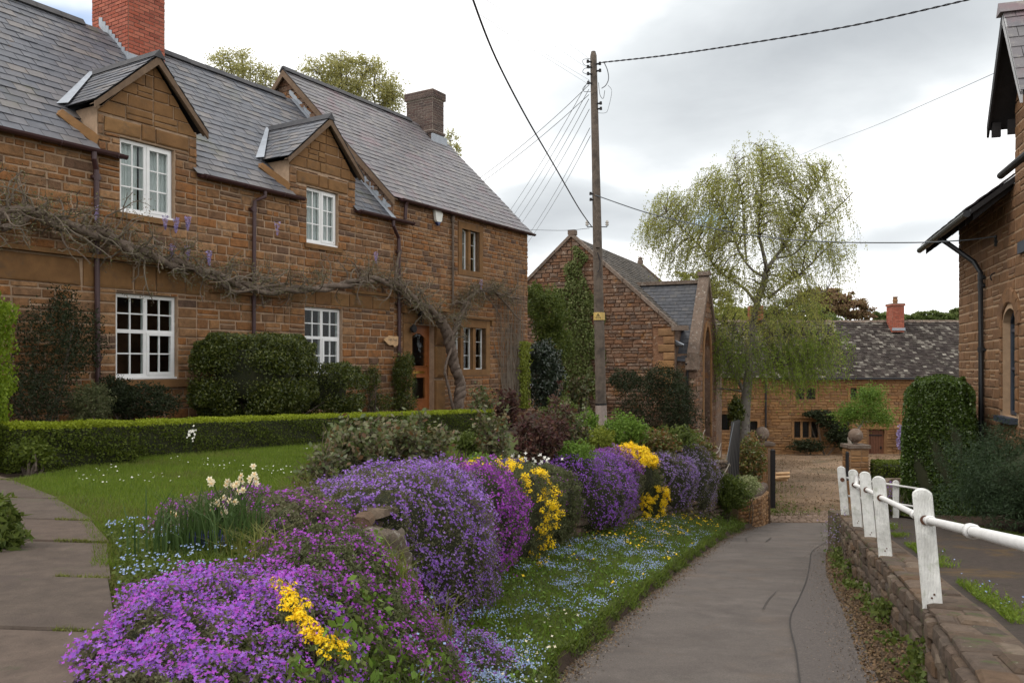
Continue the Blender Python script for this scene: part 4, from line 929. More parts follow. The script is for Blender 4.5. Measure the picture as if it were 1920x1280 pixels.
for sd in (1, -1):  # gable copings
    for y0 in (-.12, 9.8):
        for q in range(6):
            f0, f1 = q/6*(EV+.12), ((q+1)/6-.004)*(EV+.12); MB().prism([(sd*f0, y0, AP+.13-K*f0), (sd*f1, y0, AP+.13-K*f1), (sd*f1, y0, AP-.02-K*f1), (sd*f0, y0, AP-.02-K*f0)], (0, .32, 0)).build('coping_stone', M_['coping'], chp)
cp.box((EV-.1, -.13, AP-K*EV-.12), (EV+.48, .22, AP-K*EV+.06)); cp.build('kneeler', M_['coping'], chp)
fn = MB(); fn.box((-.14, -.13, AP+.05), (.14, .2, AP+.24)); fn.build('apex_stone', M_['coping'], chp); fn = MB(); fn.lathe((0, 9.96, AP+.05), [(.15, 0), (.15, .15), (.10, .18), (.13, .26), (.05, .34)], 8); fn.build('finial', M_['coping'], chp)
rf = MB(); e = EV+.1; rf.quad((e, .1, AP-K*e), (e, 9.9, AP-K*e), (0, 9.9, AP), (0, .1, AP)); rf.quad((-e, .1, AP-K*e), (-e, 9.9, AP-K*e), (0, 9.9, AP), (0, .1, AP))
rf.quad((1.6, PY0-.12, PZE-.12*PK), (PXE-.25, PY0-.12, PZE-.12*PK), (PXE-.25, PM, PAP), (1.6, PM, PAP)); rf.quad((1.6, PY1+.12, PZE-.12*PK), (PXE-.25, PY1+.12, PZE-.12*PK), (PXE-.25, PM, PAP), (1.6, PM, PAP)); rf.build('roof', M_['chapel_slate'], chp)
ts = Pieces(chp, 'stone_tile', 'slate', 'chapel_stone_tile', cap=60); L_ = math.hypot(e, K*e)
Mr = frame((e, .2, AP-K*e), (0, 1, 0), (-1, 0, K)); 
def skr(u, v):
    x = e-v/math.hypot(1, K); y = u+.2; z = AP-K*x; return PY0 < y < PY1 and z < PAP-PK*abs(y-PM)
lay_slates(ts, Mr, L_, lambda v: [(0, 9.6)], .3, .2, .03, 4, wv=1, skip=skr); ts.flush()
tp = Pieces(chp, 'slate', 'slate', 'chapel_slate', cap=200); LP = math.hypot(PM-PY0+.14, (PM-PY0+.14)*PK)
Mp = frame((0, PY0-.14, PZE-.14*PK), (1, 0, 0), (0, 1, PK))
def pint(v):
    z = PZE-.14*PK+v/LP*(PAP-PZE+.14*PK); return [(max(1.6, min((AP-z)/K, EV+.12)), PXE-.22)]
lay_slates(tp, Mp, LP, pint, .28, .17, .02, 6); tp.flush()
cp = MB()
cp.box((1.9, PM-.12, PAP+.0), (PXE-.3, PM+.12, PAP+.14))
cp.build('ridge_cap', M_['coping'], chp)
cp = MB()
for sd in (1, -1):
    w = PM-PY0+.14; MB().prism([(PXE-.30, PM, PAP+.34), (PXE-.30, PM+sd*w, PAP+.34-PK*w), (PXE-.30, PM+sd*w, PAP+.02-PK*w), (PXE-.30, PM, PAP+.02)], (.42, 0, 0)).build('porch_coping', M_['coping'], chp)
cp.box((PXE-.33, PM-.14, PAP+.3), (PXE+.15, PM+.14, PAP+.46))
for y in (PY0-.2, PY1-.05): MB().box((PXE-.35, y, PZE-.5), (PXE+.14, y+.25, PZE-.05)).build('porch_kneeler', M_['coping'], chp)
cp.build('porch_apex', M_['coping'], chp)
MB().prism([(EV-.15, PY0-.3, .95), (EV+.35, PY0-.5, .72), (EV+.25, PY0-.1, .62), (EV-.2, PY0-.1, .7)], (0, .04, .03)).build('flashing', M_['lead'], chp)
# pointed window: moulded surround, tracery, dark glazing
wo = MB(); us = np.linspace(LH[0]-.16, LH[1]+.16, 19)
def lan2(u): x = min(1, abs(u-PM)/.88); return .25+1.48*math.sqrt(max(0, 1-x**1.6))
for u in np.linspace(LH[0], LH[1], 17): pass
th = [(u, lan2(u)) for u in us]; ti = [(PM+(u-PM)*.82, lancet(PM+(u-PM)*.815)) for u, _ in th]
pts_o = [(LH[0]-.16, -2.9)] + th + [(LH[1]+.16, -2.9)]; pts_i = [(LH[0], -2.9)] + ti + [(LH[1], -2.9)]
for (a0, a1), (b0, b1), (c0, c1_), (d0, d1) in zip(pts_o[:-1], pts_o[1:], pts_i[:-1], pts_i[1:]):
    wo.prism([(PXE+.01, a0, a1), (PXE+.01, b0, b1), (PXE+.01, d0, d1), (PXE+.01, c0, c1_)], (.05, 0, 0))
win = wo.build('window', M_['farm_stone'], chp)
tr_ = MB(); tr_.box((PXE-.36, PM-.05, -2.9), (PXE-.24, PM+.05, .6)); tr_.box((PXE-.36, PM-.7, -.5), (PXE-.26, PM+.7, -.4)); tr_.build('mullion', M_['farm_stone'], win)
MB().box((PXE-.34, PM-.8, -2.9), (PXE-.33, PM+.8, 1.5)).build('pane', M_['chapel_stone'], win)
downpipe(chp, [(PXE-.32, PY0-.2, PZE-.25), (PXE-.30, PY0-.08, PZE-.45), (PXE-.30, PY0-.08, -4.5)], .045, 'pipe_black')

# farmhouse across the courtyard
fm = thing('farmhouse', 'long golden stone farmhouse with speckled stone-tile roof across the courtyard', 'house', (0, 46, 0), 0.0)
XA, XB, FE, FR = 8.0, 31.0, -.62, 3.2
FF = frame((0, 0, 0), (1, 0, 0), (0, 0, 1))
wins = [(11.66, 12.22, -3.68, -2.79, 1, 7), (13.36, 13.78, -3.78, -3.18, 1, 5), (15.84, 17.18, -4.1, -3.2, 3, 6), (15.93, 17.03, -1.95, -1.33, 2, 5), (19.0, 19.86, -1.97, -1.32, 2, 5)]
FD_ = (20.03, 20.93, -5.03, -3.62)
holes = [w[:4] for w in wins] + [FD_]
mb = MB(); wall_sheet(FF, XA, XB, -5.6, lambda u: FE, holes, mb, depth=.25); mb.quad((XA, 2*FR, -5.6), (XB, 2*FR, -5.6), (XB, 2*FR, FE), (XA, 2*FR, FE))
for x in (XA, XB): mb.quad((x, 0, -5.6), (x, 2*FR, -5.6), (x, 2*FR, FE), (x, FR, FE+FR), (x, 0, FE))
mb.build('wall', M_['farm_stone'], fm)
ps = Pieces(fm, 'stone', 'stone', 'farm_stone', cap=300)
lay_stones(ps, FF, XA, XB, -5.4, FE, lambda u: FE, [(w[0]-.16, w[1]+.16, w[2]-.15, w[3]+.18) for w in wins]+[(FD_[0]-.1, FD_[1]+.1, FD_[2], FD_[3]+.3)], hr=(.11, .20), lr=(.22, .6), joint=.018, d=(.03, .06), seed=31); ps.flush()
for w in wins: mullion_window(fm, FF, w[0], w[1], w[2], w[3], w[4], 'farm_stone', rows=w[5], mull=.12, rec=.1, framem='pipe_black', leaded=True, hood=w[3] > -3.1 or w[4] == 3, sur=.15, bar=.02)
MB().box((FD_[0]-.12, -.05, FD_[3]), (FD_[1]+.12, .2, FD_[3]+.28)).build('lintel', M_['farm_stone'], fm)
dm = MB(); dw = (FD_[1]-FD_[0])/6
dor = MB(); dor.box((FD_[0], .17, FD_[2]), (FD_[1], .18, FD_[3])); dor = dor.build('door', M_['old_door'], fm)
for i in range(6): MB().box((FD_[0]+i*dw+.008, .12, FD_[2]), (FD_[0]+(i+1)*dw-.008, .165, FD_[3]-.03-.02*abs(i-2.5))).build('plank', M_['old_door'], dor)
hg = MB(); hg.box((FD_[0]+.02, .10, -4.02), (FD_[1]-.1, .118, -3.95)); hg.box((FD_[1]-.22, .10, -4.75), (FD_[1]-.12, .118, -4.6)); hg.build('strap_hinge', M_['black'], dor)
rf = MB(); 
for sd in (1, -1): rf.quad((XA, FR-sd*(FR+.15), FE-.15), (XB, FR-sd*(FR+.15), FE-.15), (XB, FR, FE+FR), (XA, FR, FE+FR))
rf.build('roof', M_['farm_tile'], fm)
ts = Pieces(fm, 'stone_tile', 'slate', 'farm_tile', cap=300); lay_slates(ts, frame((0, -.16, FE-.15), (1, 0, 0), (0, 1, 1)), (FR+.16)*1.4142, lambda v: [(XA, XB)], .22, .165, .05, 13, wv=1); ts.flush()
for x in np.arange(XA, XB-.4, .45): MB().prism([(x, FR-.15, FE+FR-.08), (x, FR, FE+FR+.08+rnd.uniform(-.02, .02)), (x, FR+.15, FE+FR-.08)], (.43, 0, 0)).build('ridge_tile', M_['coping'], fm)
g_ = MB(); g_.box((14.6, -.32, FE-.22), (XB, -.17, FE-.10)); g_.build('gutter', M_['pipe_black'], fm)
downpipe(fm, [(14.22, -.12, FE-.1), (14.22, -.1, -3), (14.22, -.1, -5)], .05, 'pipe_black')
chimney(fm, 22.45, 23.12, FR-.9, FR-.1, 1.9, 3.45, 'red_brick', 'red_mortar', 7, caps=((3.45, 3.6, .05),), cap_n=90)
pt_ = MB(); pt_.lathe((22.78, FR-.5, 3.6), [(.14, 0), (.13, .12), (.16, .14), (.12, .34), (.15, .36), (.15, .42)], 10); pt_.build('chimney_pot', M_['farm_stone'], fm)
chimney(fm, 14.3, 15.0, FR-.3, FR+.5, 2.0, 3.5, 'red_brick', 'red_mortar', 8, cap_n=40)
MB().box((22.4, FR-.96, 2.0), (23.17, FR-.91, 2.15)).build('flashing', M_['lead'], fm)
la = thing('courtyard_lantern', 'small black wall lantern right of the plank door on the farmhouse', 'lamp', (21.65, 45.85, -3.9))
b_ = MB(); b_.lathe((0, 0, 0), [(.06, -.14), (.10, .08)], 6); b_.build('lantern_glass', M_['curtain'], la)
b_ = MB(); b_.lathe((0, 0, 0), [(.12, .08), (.03, .22), (.02, .26)], 6); b_.tube([(0, 0, .24), (0, .14, .1)], .012, 5); b_.lathe((0, 0, 0), [(.07, -.18), (.07, -.14)], 6); b_.build('lantern_frame', M_['black'], la)

# building on the right: local x runs from its far corner towards the camera, y into the building
RA = math.atan2(-.953, -.304)
rt = thing('lane_building', 'tall ironstone building at the right edge with deep dark eaves and arched window', 'building', (10.37, 19.0, 0), RA)
FRt = frame((0, 0, 0), (1, 0, 0), (0, 0, 1)); SE = 4.64; RZ = 3.24; RT = 9.0
def archr(u): x = abs(u-4.25)/.45; return .72+.30*math.sqrt(max(0, 1-x*x*.96))
AR = (3.80, 4.70, -.95, archr)
def topr(u):
    if u < SE: return RZ
    return 3.9 + max(0, 1.9-1.6*abs(u-5.45)) if u < 6.6 else 4.1
topr.breaks = [SE, 5.45, 6.5, 6.6]
mb = MB(); wall_sheet(FRt, 0, RT, -3.5, topr, [AR], mb, depth=.25); mb.quad((0, 0, -3.5), (0, 7, -3.5), (0, 7, RZ), (0, 3.5, RZ+2.6), (0, 0, RZ)); mb.quad((SE, 0, RZ-.5), (SE, 7, RZ-.5), (SE, 7, 5), (SE, 0, 3.9)); mb.quad((RT, 0, -3.5), (RT, 7, -3.5), (RT, 7, 5), (RT, 0, 4)); mb.quad((0, 7, -3.5), (RT, 7, -3.5), (RT, 7, RZ), (0, 7, RZ))
mb.build('wall', M_['right_mortar'], rt)
ps = Pieces(rt, 'stone', 'stone', 'right_stone'); 
lay_stones(ps, FRt, 0, RT, -3.3, 5.8, topr, [(3.62, 4.88, -1.08, 1.24)], hr=(.17, .23), lr=(.28, .62), joint=.026, d=(.008, .022), seed=41); ps.flush()
pa = Pieces(rt, 'voussoir', 'stone', 'right_stone')
for i in range(9):
    a_ = math.radians(8+i*20.5); cx, cz = 4.25, .74; r_ = .45+.16; pa.add(offs(FRt, cx+r_*math.cos(a_), cz+r_*.85*math.sin(a_), 0, a_-math.pi/2), .235, .30, .04)
for sd in (-1, 1):
    for i in range(7): pa.add(offs(FRt, 4.25+sd*.54, -.85+i*.225+.1), .17, .215, .035)
pa.flush()
wf = MB(); 
for x in (3.82, 4.62): wf.box((x, .12, -.93), (x+.06, .18, .75))
wf.box((3.88, .12, -.93), (4.62, .18, -.86)); wf.box((3.88, .12, -.1), (4.62, .17, -.05)); wf.box((4.22, .125, -.86), (4.27, .175, .95)); wf.box((3.88, .122, .6), (4.62, .172, .66))
us = np.linspace(3.82, 4.68, 13)
for a, b in zip(us[:-1], us[1:]): wf.prism([(a, .12, archr(a)-.07), (b, .12, archr(b)-.07), (b, .12, archr(b)-.005), (a, .12, archr(a)-.005)], (0, .06, 0))
wobj = wf.build('window', M_['blue_frame'], rt); MB().box((3.85, .145, -.9), (4.65, .150, .98)).build('pane', M_['glass'], wobj)
MB().quad((3.6, .6, -1.2), (4.9, .6, -1.2), (4.9, .6, 1.3), (3.6, .6, 1.3)).build('dark_room_sheet', M_['dark_timber'], rt)  # near-black sheet, its colour standing in for the unlit room
sl_ = MB(); sl_.box((3.72, -.14, -1.06), (4.80, .12, -.955)); sl_.build('sill', M_['blue_frame'], rt)
# eaves: sloping dark soffit with exposed rafters, gutter, slates on top
kk = .75; ov = .70; ze = 2.72
ev = MB(); p0 = (-.40, -ov, ze); 
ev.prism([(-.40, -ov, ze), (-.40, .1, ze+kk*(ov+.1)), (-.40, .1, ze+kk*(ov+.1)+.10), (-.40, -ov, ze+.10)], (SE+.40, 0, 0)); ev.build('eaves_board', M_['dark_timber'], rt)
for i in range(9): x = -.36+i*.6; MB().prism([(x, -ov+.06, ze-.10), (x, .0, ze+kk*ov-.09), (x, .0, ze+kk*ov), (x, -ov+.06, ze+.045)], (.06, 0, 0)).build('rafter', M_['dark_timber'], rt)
g_ = MB(); g_.tube([(-.45, -ov-.06, ze+.01), (SE-.05, -ov-.06, ze+.01)], .065, 10); g_.build('gutter', M_['pipe_black'], rt)
rf = MB(); rf.quad((-.40, -ov, ze+.12), (SE, -ov, ze+.12), (SE, 3.5, ze+.12+kk*(ov+3.5)), (-.40, 3.5, ze+.12+kk*(ov+3.5))); rf.quad((-.40, 3.5, ze+.12+kk*(ov+3.5)), (SE, 3.5, ze+.12+kk*(ov+3.5)), (SE, 7.6, ze), (-.40, 7.6, ze)); rf.build('roof', M_['slate_weathered'], rt)
downpipe(rt, [(1.9, -ov-.05, ze-.04), (1.95, -ov+.1, ze-.16), (2.35, -.18, ze-.62), (2.48, -.09, ze-.85), (2.48, -.08, 0), (2.48, -.08, -3.0)], .05, 'pipe_black', collars=[(2.48, -.08, ze-.95), (2.48, -.08, .3), (2.48, -.08, 1.6)])
# upper gable facing the lane
ga = (5.45, 6.04); dn = 1.62; hw = 1.06; go = .40
for sd, nm in ((-1, 'bargeboard'), (1, 'bargeboard')):
    bb = MB(); P1 = np.array((ga[0], -go, ga[1])); P0 = np.array((ga[0]+sd*hw, -go, ga[1]-dn*hw)); bb.prism([P0, P1, P1-(0, 0, .26), P0-(0, 0, .20)], (0, .04, 0)); bb.build(nm, M_['dark_timber' if sd < 0 else 'grey_paint'], rt)
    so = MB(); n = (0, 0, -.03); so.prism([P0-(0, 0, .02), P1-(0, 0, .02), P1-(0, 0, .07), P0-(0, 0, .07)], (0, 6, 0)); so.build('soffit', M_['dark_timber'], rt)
ts = Pieces(rt, 'slate', 'slate', 'slate_weathered', cap=200)
Lg = math.hypot(hw, dn*hw)
lay_slates(ts, frame((ga[0]+hw, -go, ga[1]-dn*hw), (0, 1, 0), (-1, 0, dn)), Lg, lambda v: [(0, 6)], .34, .26, .02, 3)
lay_slates(ts, frame((ga[0]-hw, -go, ga[1]-dn*hw), (0, -1, 0), (1, 0, dn)), Lg, lambda v: [(-6, 0)], .34, .26, .02, 3)
lay_slates(ts, frame((0, -ov-.03, ze+.125), (1, 0, 0), (0, 1, kk)), 1.2, lambda v: [(-.42, SE-.01)], .34, .26, .02, 5); ts.flush()
MB().prism([(ga[0]-.14, -go-.06, ga[1]-.10), (ga[0], -go-.06, ga[1]+.10), (ga[0]+.14, -go-.06, ga[1]-.10)], (0, 6, 0)).build('ridge_tile', M_['slate_weathered'], rt)
for s_ in (4.46, 4.60): MB().box((s_, -.34 if s_ < 4.5 else -.12, 4.1), (s_+.07, -.2 if s_ < 4.5 else .0, 4.36)).build('bracket', M_['dark_timber'], rt)
hd = MB(); hd.tube([(5.88, -.52, 3.12), (9.0, -.52, 3.12)], .06, 10); hd.prism([(5.9, -.5, 3.14), (5.9, .0, 3.42), (5.9, .0, 3.50), (5.9, -.5, 3.2)], (3.1, 0, 0)); hd.build('lower_eaves', M_['dark_timber'], rt)
sb = MB(); sb.box((4.95, -.05, 1.92), (6.2, .0, 2.12)); sb.build('upper_sill', M_['blue_frame'], rt)
# ------------------------------------------------------------------ walls along the lane
def arc(fx, y0, y1, n=400):
    ys = np.linspace(y0, y1, n); xs = fx(ys); P = np.stack([xs, ys], 1); s = np.concatenate([[0], np.cumsum(np.linalg.norm(np.diff(P, axis=0), axis=1))]); return P, s
def curve_wall(ps, P, s, zb, zt, side, hr, lr, joint, d, seed, keep=None, batter=0.0):
    """rubble rows that follow the top of the wall down the lane"""
    r = np.random.default_rng(seed); k = 0.0; H = max(float(zt(p[0], p[1])-zb(p[0], p[1])) for p in P)
    while k < H:
        h = r.uniform(*hr); u = r.uniform(0, .2)
        while u < s[-1]-.1:
            l = r.uniform(*lr); c = min(u+l/2, s[-1]); x = np.interp(c, s, P[:, 0]); y = np.interp(c, s, P[:, 1])
            x2 = np.interp(c+.15, s, P[:, 0]); y2 = np.interp(c+.15, s, P[:, 1]); x1 = np.interp(c-.15, s, P[:, 0]); y1 = np.interp(c-.15, s, P[:, 1])
            zt1, zt2 = float(zt(x1, y1)), float(zt(x2, y2)); T = np.array((x2-x1, y2-y1, zt2-zt1)); T /= np.linalg.norm(T)
            z = float(zt(x, y))-k-h/2
            if z > float(zb(x, y))-h*.6 and (keep is None or keep(x, y, z)):
                al = T*side; M = frame((x, y, z), al, np.array((0, 0, 1.0))-al*al[2])
                ps.add(offs(M, 0, 0, batter*k, r.normal(0, .03)), l-joint, h-joint, r.uniform(*d))
            u += l
        k += h
rw = thing('retaining_wall', 'low rough stone retaining wall carrying the white posts beside the lane', 'wall', (3.3, 6.5, -2.5))
rw.location = (0, 0, 0)
P, s = arc(WRx, -.5, 16.4)
mb = MB(); prof = []
for i in range(0, 400, 7):
    x, y = P[i]; n = np.array((1, -.33)); n /= np.linalg.norm(n); a, b = float(zr(y))-.25, float(zp(y))+.015
    prof.append([(x+.02, y, a), (x+.02, y, b), (x+.40, y-.05, b+.01), (x+.40, y-.05, a)])
V = np.array(prof).reshape(-1, 3); m = len(prof); mb.add(V, [(i*4+j, i*4+j+1, i*4+5+j, i*4+4+j) for i in range(m-1) for j in range(3)]); mb.add(V[-4:], [(0, 1, 2, 3)])
mb.box((6.45, 16.3, -4.5), (9.8, 16.72, -2.97)); mb.build('wall_core', M_['drywall_stone'], rw)
ps = Pieces(rw, 'stone', 'stone', 'drywall_stone', cap=280)
curve_wall(ps, P, s, lambda x, y: zr(y)+.0, lambda x, y: zp(y)+.0, -1, (.06, .15), (.16, .50), .006, (.03, .09), 51)
ps.flush()
pc = Pieces(rw, 'coping_stone', 'stone', 'drywall_stone', cap=100); u = .1; r = np.random.default_rng(5)
while u < s[-1]:
    l = r.uniform(.22, .5); x, y = np.interp(u+l/2, s, P[:, 0]), np.interp(u+l/2, s, P[:, 1]); x2, y2 = np.interp(u+l/2+.1, s, P[:, 0]), np.interp(u+l/2+.1, s, P[:, 1])
    T = np.array((x2-x, y2-y, float(zp(y2)-zp(y)))); k = 0
    cuts = [0, r.uniform(.14, .26), .40] if r.random() < .7 else [0, .40]
    nx = np.cross((0, 0, 1.0), T); nx /= np.linalg.norm(nx); nx *= -1
    for a, b in zip(cuts[:-1], cuts[1:]):
        c = (a+b)/2-.02; M = frame((x+nx[0]*c, y+nx[1]*c, float(zp(y))+.0), -T, nx)
        if M[2, 2] < 0: M = frame((x+nx[0]*c, y+nx[1]*c, float(zp(y))+.0), T, nx)
        pc.add(offs(M, 0, 0, 0, r.normal(0, .04)), l-.01, b-a-.01, r.uniform(.03, .065))
    u += l
pc.flush()
# white posts and rail
POSTS = [((3.4+.04, 6.7), .95), ((4.47+.0, 9.8), .95), ((5.02+.06, 11.6), .95), ((5.58+.08, 13.4), .93), ((6.26+.05, 15.5), .93)]
LEAN = -.075
def post(loc, h, w, label, lean=LEAN, d=.075, ang=-.46, group='white posts along the retaining wall'):
    t = thing('railing_post', label, 'post', loc, ang, group); mb = MB(); r = np.random.default_rng(int(loc[1]*10))
    n = 12; prof = [(-w/2, -.12), (w/2, -.12), (w/2, h-w*.42)] + [(w/2*math.cos(a), h-w*.42+w*.42*math.sin(a)) for a in np.linspace(.15, math.pi-.15, n)] + [(-w/2, h-w*.42)]
    k = len(prof); jit = r.normal(0, .0012, k)
    rings = [[((x*f+lean*z/.9+j), yy, z*(1 if z < 0 else g_)) for (x, z), j in zip(prof, jit)] for f, g_, yy in ((.94, .992, -d/2), (1, 1, -d/2+.009), (1, 1, d/2-.009), (.94, .992, d/2))]
    mb.add(np.array(rings).reshape(-1, 3), [(q*k+i, q*k+(i+1) % k, q*k+k+(i+1) % k, q*k+k+i) for q in range(3) for i in range(k)]); mb.F.append((np.array([tuple(range(k))]), 0)); mb.F.append((np.array([tuple(range(3*k, 4*k))[::-1]]), 0))
    mb.build('timber', M_['white_paint'], t)
    for z in (.07, .10) if w > .13 else (): MB().tube([(lean*z+.02*(z > .08), -d/2-.006, z), (lean*z+.02*(z > .08), -d/2+.002, z)], .008, 8).build('bolt', M_['rust'], t)
    return t
places = ['nearest and largest white post with the rail hole at its head', 'second white post from the front on the retaining wall', 'third white post from the front beside the leaning pair', 'fourth white post from the front with a pipe elbow on top', 'farthest white post half hidden behind the others at the bend']
rail_pts = [np.array((2.05, 3.3, -.72))]
for i, ((x, y), h) in enumerate(POSTS):
    zb = float(zp(y))+.02; t_ = post((x, y, zb), h, .150, places[i])
    hz = zb+h*.735; rail_pts.append(np.array((x+LEAN*h*.72, y, hz)))
    rg = MB(); rg.tube([(LEAN*h*.75, -.0375-.002, h*.735), (LEAN*h*.75, -.0375-.010, h*.735)], .040, 12); rg.build('rail_hole', M_['rust'], t_)
rl = thing('handrail', 'long white pipe handrail threaded through the posts beside the lane', 'rail', tuple(rail_pts[1]))
mb = MB(); far = rail_pts[4]; P_ = [rail_pts[0]+(rail_pts[0]-rail_pts[1])*.95] + rail_pts[:5]; post((1.80, 2.55, -1.40), .95, .150, 'white post just outside the right edge of the picture')
mb.tube(P_, .029, 12); mb.build('pipe', M_['white_pipe'], rl, M=Matrix.Translation(-Vector(rail_pts[1])), smooth=True)
mb = MB()
for a, b, f in ((0, 1, .92), (1, 2, .18), (0, 1, .35)):
    c = rail_pts[a]+(rail_pts[b]-rail_pts[a])*f; d = (rail_pts[b]-rail_pts[a]); d /= np.linalg.norm(d); 
    MB().tube([c-d*.07, c-d*.06, c+d*.06, c+d*.07], [.032, .042, .042, .032], 12).build('coupling', M_['white_pipe'], rl, M=Matrix.Translation(-Vector(rail_pts[1])), smooth=True)
el = MB(); e0 = rail_pts[4]; el.tube([e0+(.0, -.13, -.02), e0+(0, -.06, .0), e0+(0, -.07, .12), e0+(0.0, -.05, .16)], .034, 10); el.build('elbow', M_['white_pipe'], rl, M=Matrix.Translation(-Vector(rail_pts[1])), smooth=True)
post((7.17, 15.3, -2.86), .70, .11, 'small white post in front of the clipped hedge on the side rail', lean=0.0, d=.06, group='white posts of the side railing')
rl2 = thing('side_handrail', 'thin double white rail running right from the bend towards the hedge', 'rail', (7.0, 15.3, -2.4))
for dz in (0, -.34):
    MB().tube([(6.30, 15.55, -2.14+dz), (7.17, 15.24, -2.25+dz), (7.62, 15.1, -2.31+dz)], .019, 8).build('pipe', M_['white_pipe'], rl2, M=Matrix.Translation((-7.0, -15.3, 2.4)))
# dry-stone wall of the flower garden
dw = thing('dry_stone_wall', 'dry-stone garden wall under the hanging aubrieta cushions', 'wall', (0, 0, 0))
P, s = arc(lambda y: Wx(y)+.06, 5.7, 23.6)
ps = Pieces(dw, 'stone', 'rock', 'drywall_stone', cap=300)
curve_wall(ps, P, s, lambda x, y: zgarden(x+.25, y)-.05, lambda x, y: zgarden(x-.12, y)+.05, 1, (.08, .17), (.14, .42), .006, (.08, .20), 61, batter=.08)
ps.flush()
P2 = [(-1.75, 5.55), (-1.5, 5.5), (-1.2, 5.6)]
for i, (x, y, z, w, d, h, a) in enumerate([(-.92, 5.55, -1.46, .42, .36, .50, .5), (-.72, 5.60, -1.86, .36, .32, .20, .2), (-.82, 5.45, -2.03, .40, .34, .20, .3), (-.80, 5.7, -2.24, .26, .28, .16, .9)]):
    t = thing('rock', ['large lichen-spotted rock jutting from the aubrieta cushions', 'dark wedge of rock under the lichen-spotted rock', 'flat mossy rock low in the gap of the flowers', 'small brown rock at the foot of the gap'][i], 'rock', (x, y, z), a, 'rocks in the gap of the flower wall')
    mb = MB(); n, k = 20, 30; V = []
    for a1 in np.linspace(.15, math.pi-.15, n):
        for b1 in np.linspace(0, 2*math.pi, k, endpoint=False): 
            q = np.array((math.sin(a1)*math.cos(b1), math.sin(a1)*math.sin(b1), math.cos(a1))); e_ = .5*mnoise.noise(Vector(q*1.3)+Vector((i*5.1, 0, 0)))+.28*mnoise.noise(Vector(q*3.1)+Vector((i*7.7, 0, 0)))+.12*mnoise.noise(Vector(q*8)); q = np.sign(q)*np.abs(q)**.72; V.append(q*(w, d, h)*(.66+.55*e_))
    F = [(i1*k+j, i1*k+(j+1) % k, (i1+1)*k+(j+1) % k, (i1+1)*k+j) for i1 in range(n-1) for j in range(k)]; mb.add(V, F); mb.F.append((np.array([tuple(range(k))[::-1], tuple(range((n-1)*k, n*k))]), 0))
    mb.build('stone', M_['lichen_rock'], t, smooth=True)
# path slabs
pth = bpy.data.objects.new('path', None); COL.objects.link(pth); pth['kind'] = 'structure'
jy = [1.9, 2.45, 3.09, 3.93, 4.81, 5.53, 6.5, 7.64, 8.5]; sk = .10
for a, b in zip(jy[:-1], jy[1:]):
    g = .014; P = []; w = .68
    for y, gg in ((a, g), (b, -g)):
        xr = float(path_right(y)) if y < 7.7 else -5.6
        for x in (xr-w, xr-.0): P.append((x, y+gg+(x-xr)*-sk*.6))
    q = [P[0], P[1], P[3], P[2]]; r = rnd.uniform(-.006, .006)
    V = [(x, y, float(zgarden(min(x, -1.2), y))+.012+r) for x, y in q]; c = np.mean(V, axis=0)
    top = [(c[0]+(x-c[0])*.99, c[1]+(y-c[1])*.985, z+.034) for x, y, z in V]; mb = MB(); lowv = [(x, y, z-.05) for x, y, z in V]; mid = [(x, y, z+.024) for x, y, z in V]
    mb.add(lowv+mid+top, [(k, (k+1) % 4, 4+(k+1) % 4, 4+k) for k in range(4)] + [(4+k, 4+(k+1) % 4, 8+(k+1) % 4, 8+k) for k in range(4)] + [(8, 9, 10, 11)])
    mb.build('slab', M_['slab'], pth)
# rows of setts where the lane meets the yard
st = bpy.data.objects.new('sett_band', None); COL.objects.link(st); st['kind'] = 'structure'
ps = Pieces(st, 'sett', 'stone', 'sett', cap=140)
for j in range(13):
    y = 26.08+j*.155; x = 7.6+(j % 2)*.1
    while x < 13.0: l = rnd.uniform(.16, .26); ps.add(frame((x+l/2, y, -5.035), (1, 0, 0), (0, 1, 0)), l-.02, .14, .05*rnd.uniform(.8, 1.2)); x += l
ps.flush()
# gate piers with ball finials, low wall, posts
def pier(x, y, w, zb, zt, label, ball=.28):
    t = thing('gate_pier', label, 'pillar', (x, y, zb), 0, 'stone gate piers of the farm yard'); h = zt-zb
    MB().box((-w/2+.02, -w/2+.02, 0), (w/2-.02, w/2-.02, h-.12)).build('core', M_['mortar'], t)
    ps = Pieces(t, 'stone', 'stone', 'farm_stone', cap=60)
    for M in (frame((-w/2+.02, -w/2+.02, 0), (1, 0, 0), (0, 0, 1)), frame((w/2-.02, -w/2+.02, 0), (0, 1, 0), (0, 0, 1)), frame((-w/2+.02, w/2-.02, 0), (0, -1, 0), (0, 0, 1))):
        lay_stones(ps, M, 0, w-.04, 0, h-.12, lambda u: h, [], hr=(.16, .24), lr=(.25, .45), joint=.015, d=(.02, .035), seed=int(x*10))
    ps.flush(); MB().box((-w/2-.05, -w/2-.05, h-.12), (w/2+.05, w/2+.05, h)).build('cap', M_['coping'], t)
    b = MB(); pr = [(.10, 0), (.07, .06)] + [(ball*math.sin(a), .06+ball-ball*math.cos(a)) for a in np.linspace(.25, math.pi-.02, 14)]; b.lathe((0, 0, h), pr, 18); b.build('ball', M_['coping'], t, smooth=True)
pier(.4193*30, 30, .70, -5.05, -2.92, 'stone gate pier with ball finial in front of the plank door', .26)
pier(.3053*33, 33, .72, -5.05, -3.12, 'overgrown stone gate pier with ball finial beside the birch trunk', .28)
gt = thing('open_gate', 'dark slatted gate panel standing open and leaning beside the birch trunk', 'gate', at(1365, 960, 24.5).tolist()); gl = gt.location.copy()
g0, g1 = at(1352, 1005, 23.8), at(1380, 1010, 25.2); h0, h1 = at(1374, 792, 25.2), at(1386, 788, 26.4)
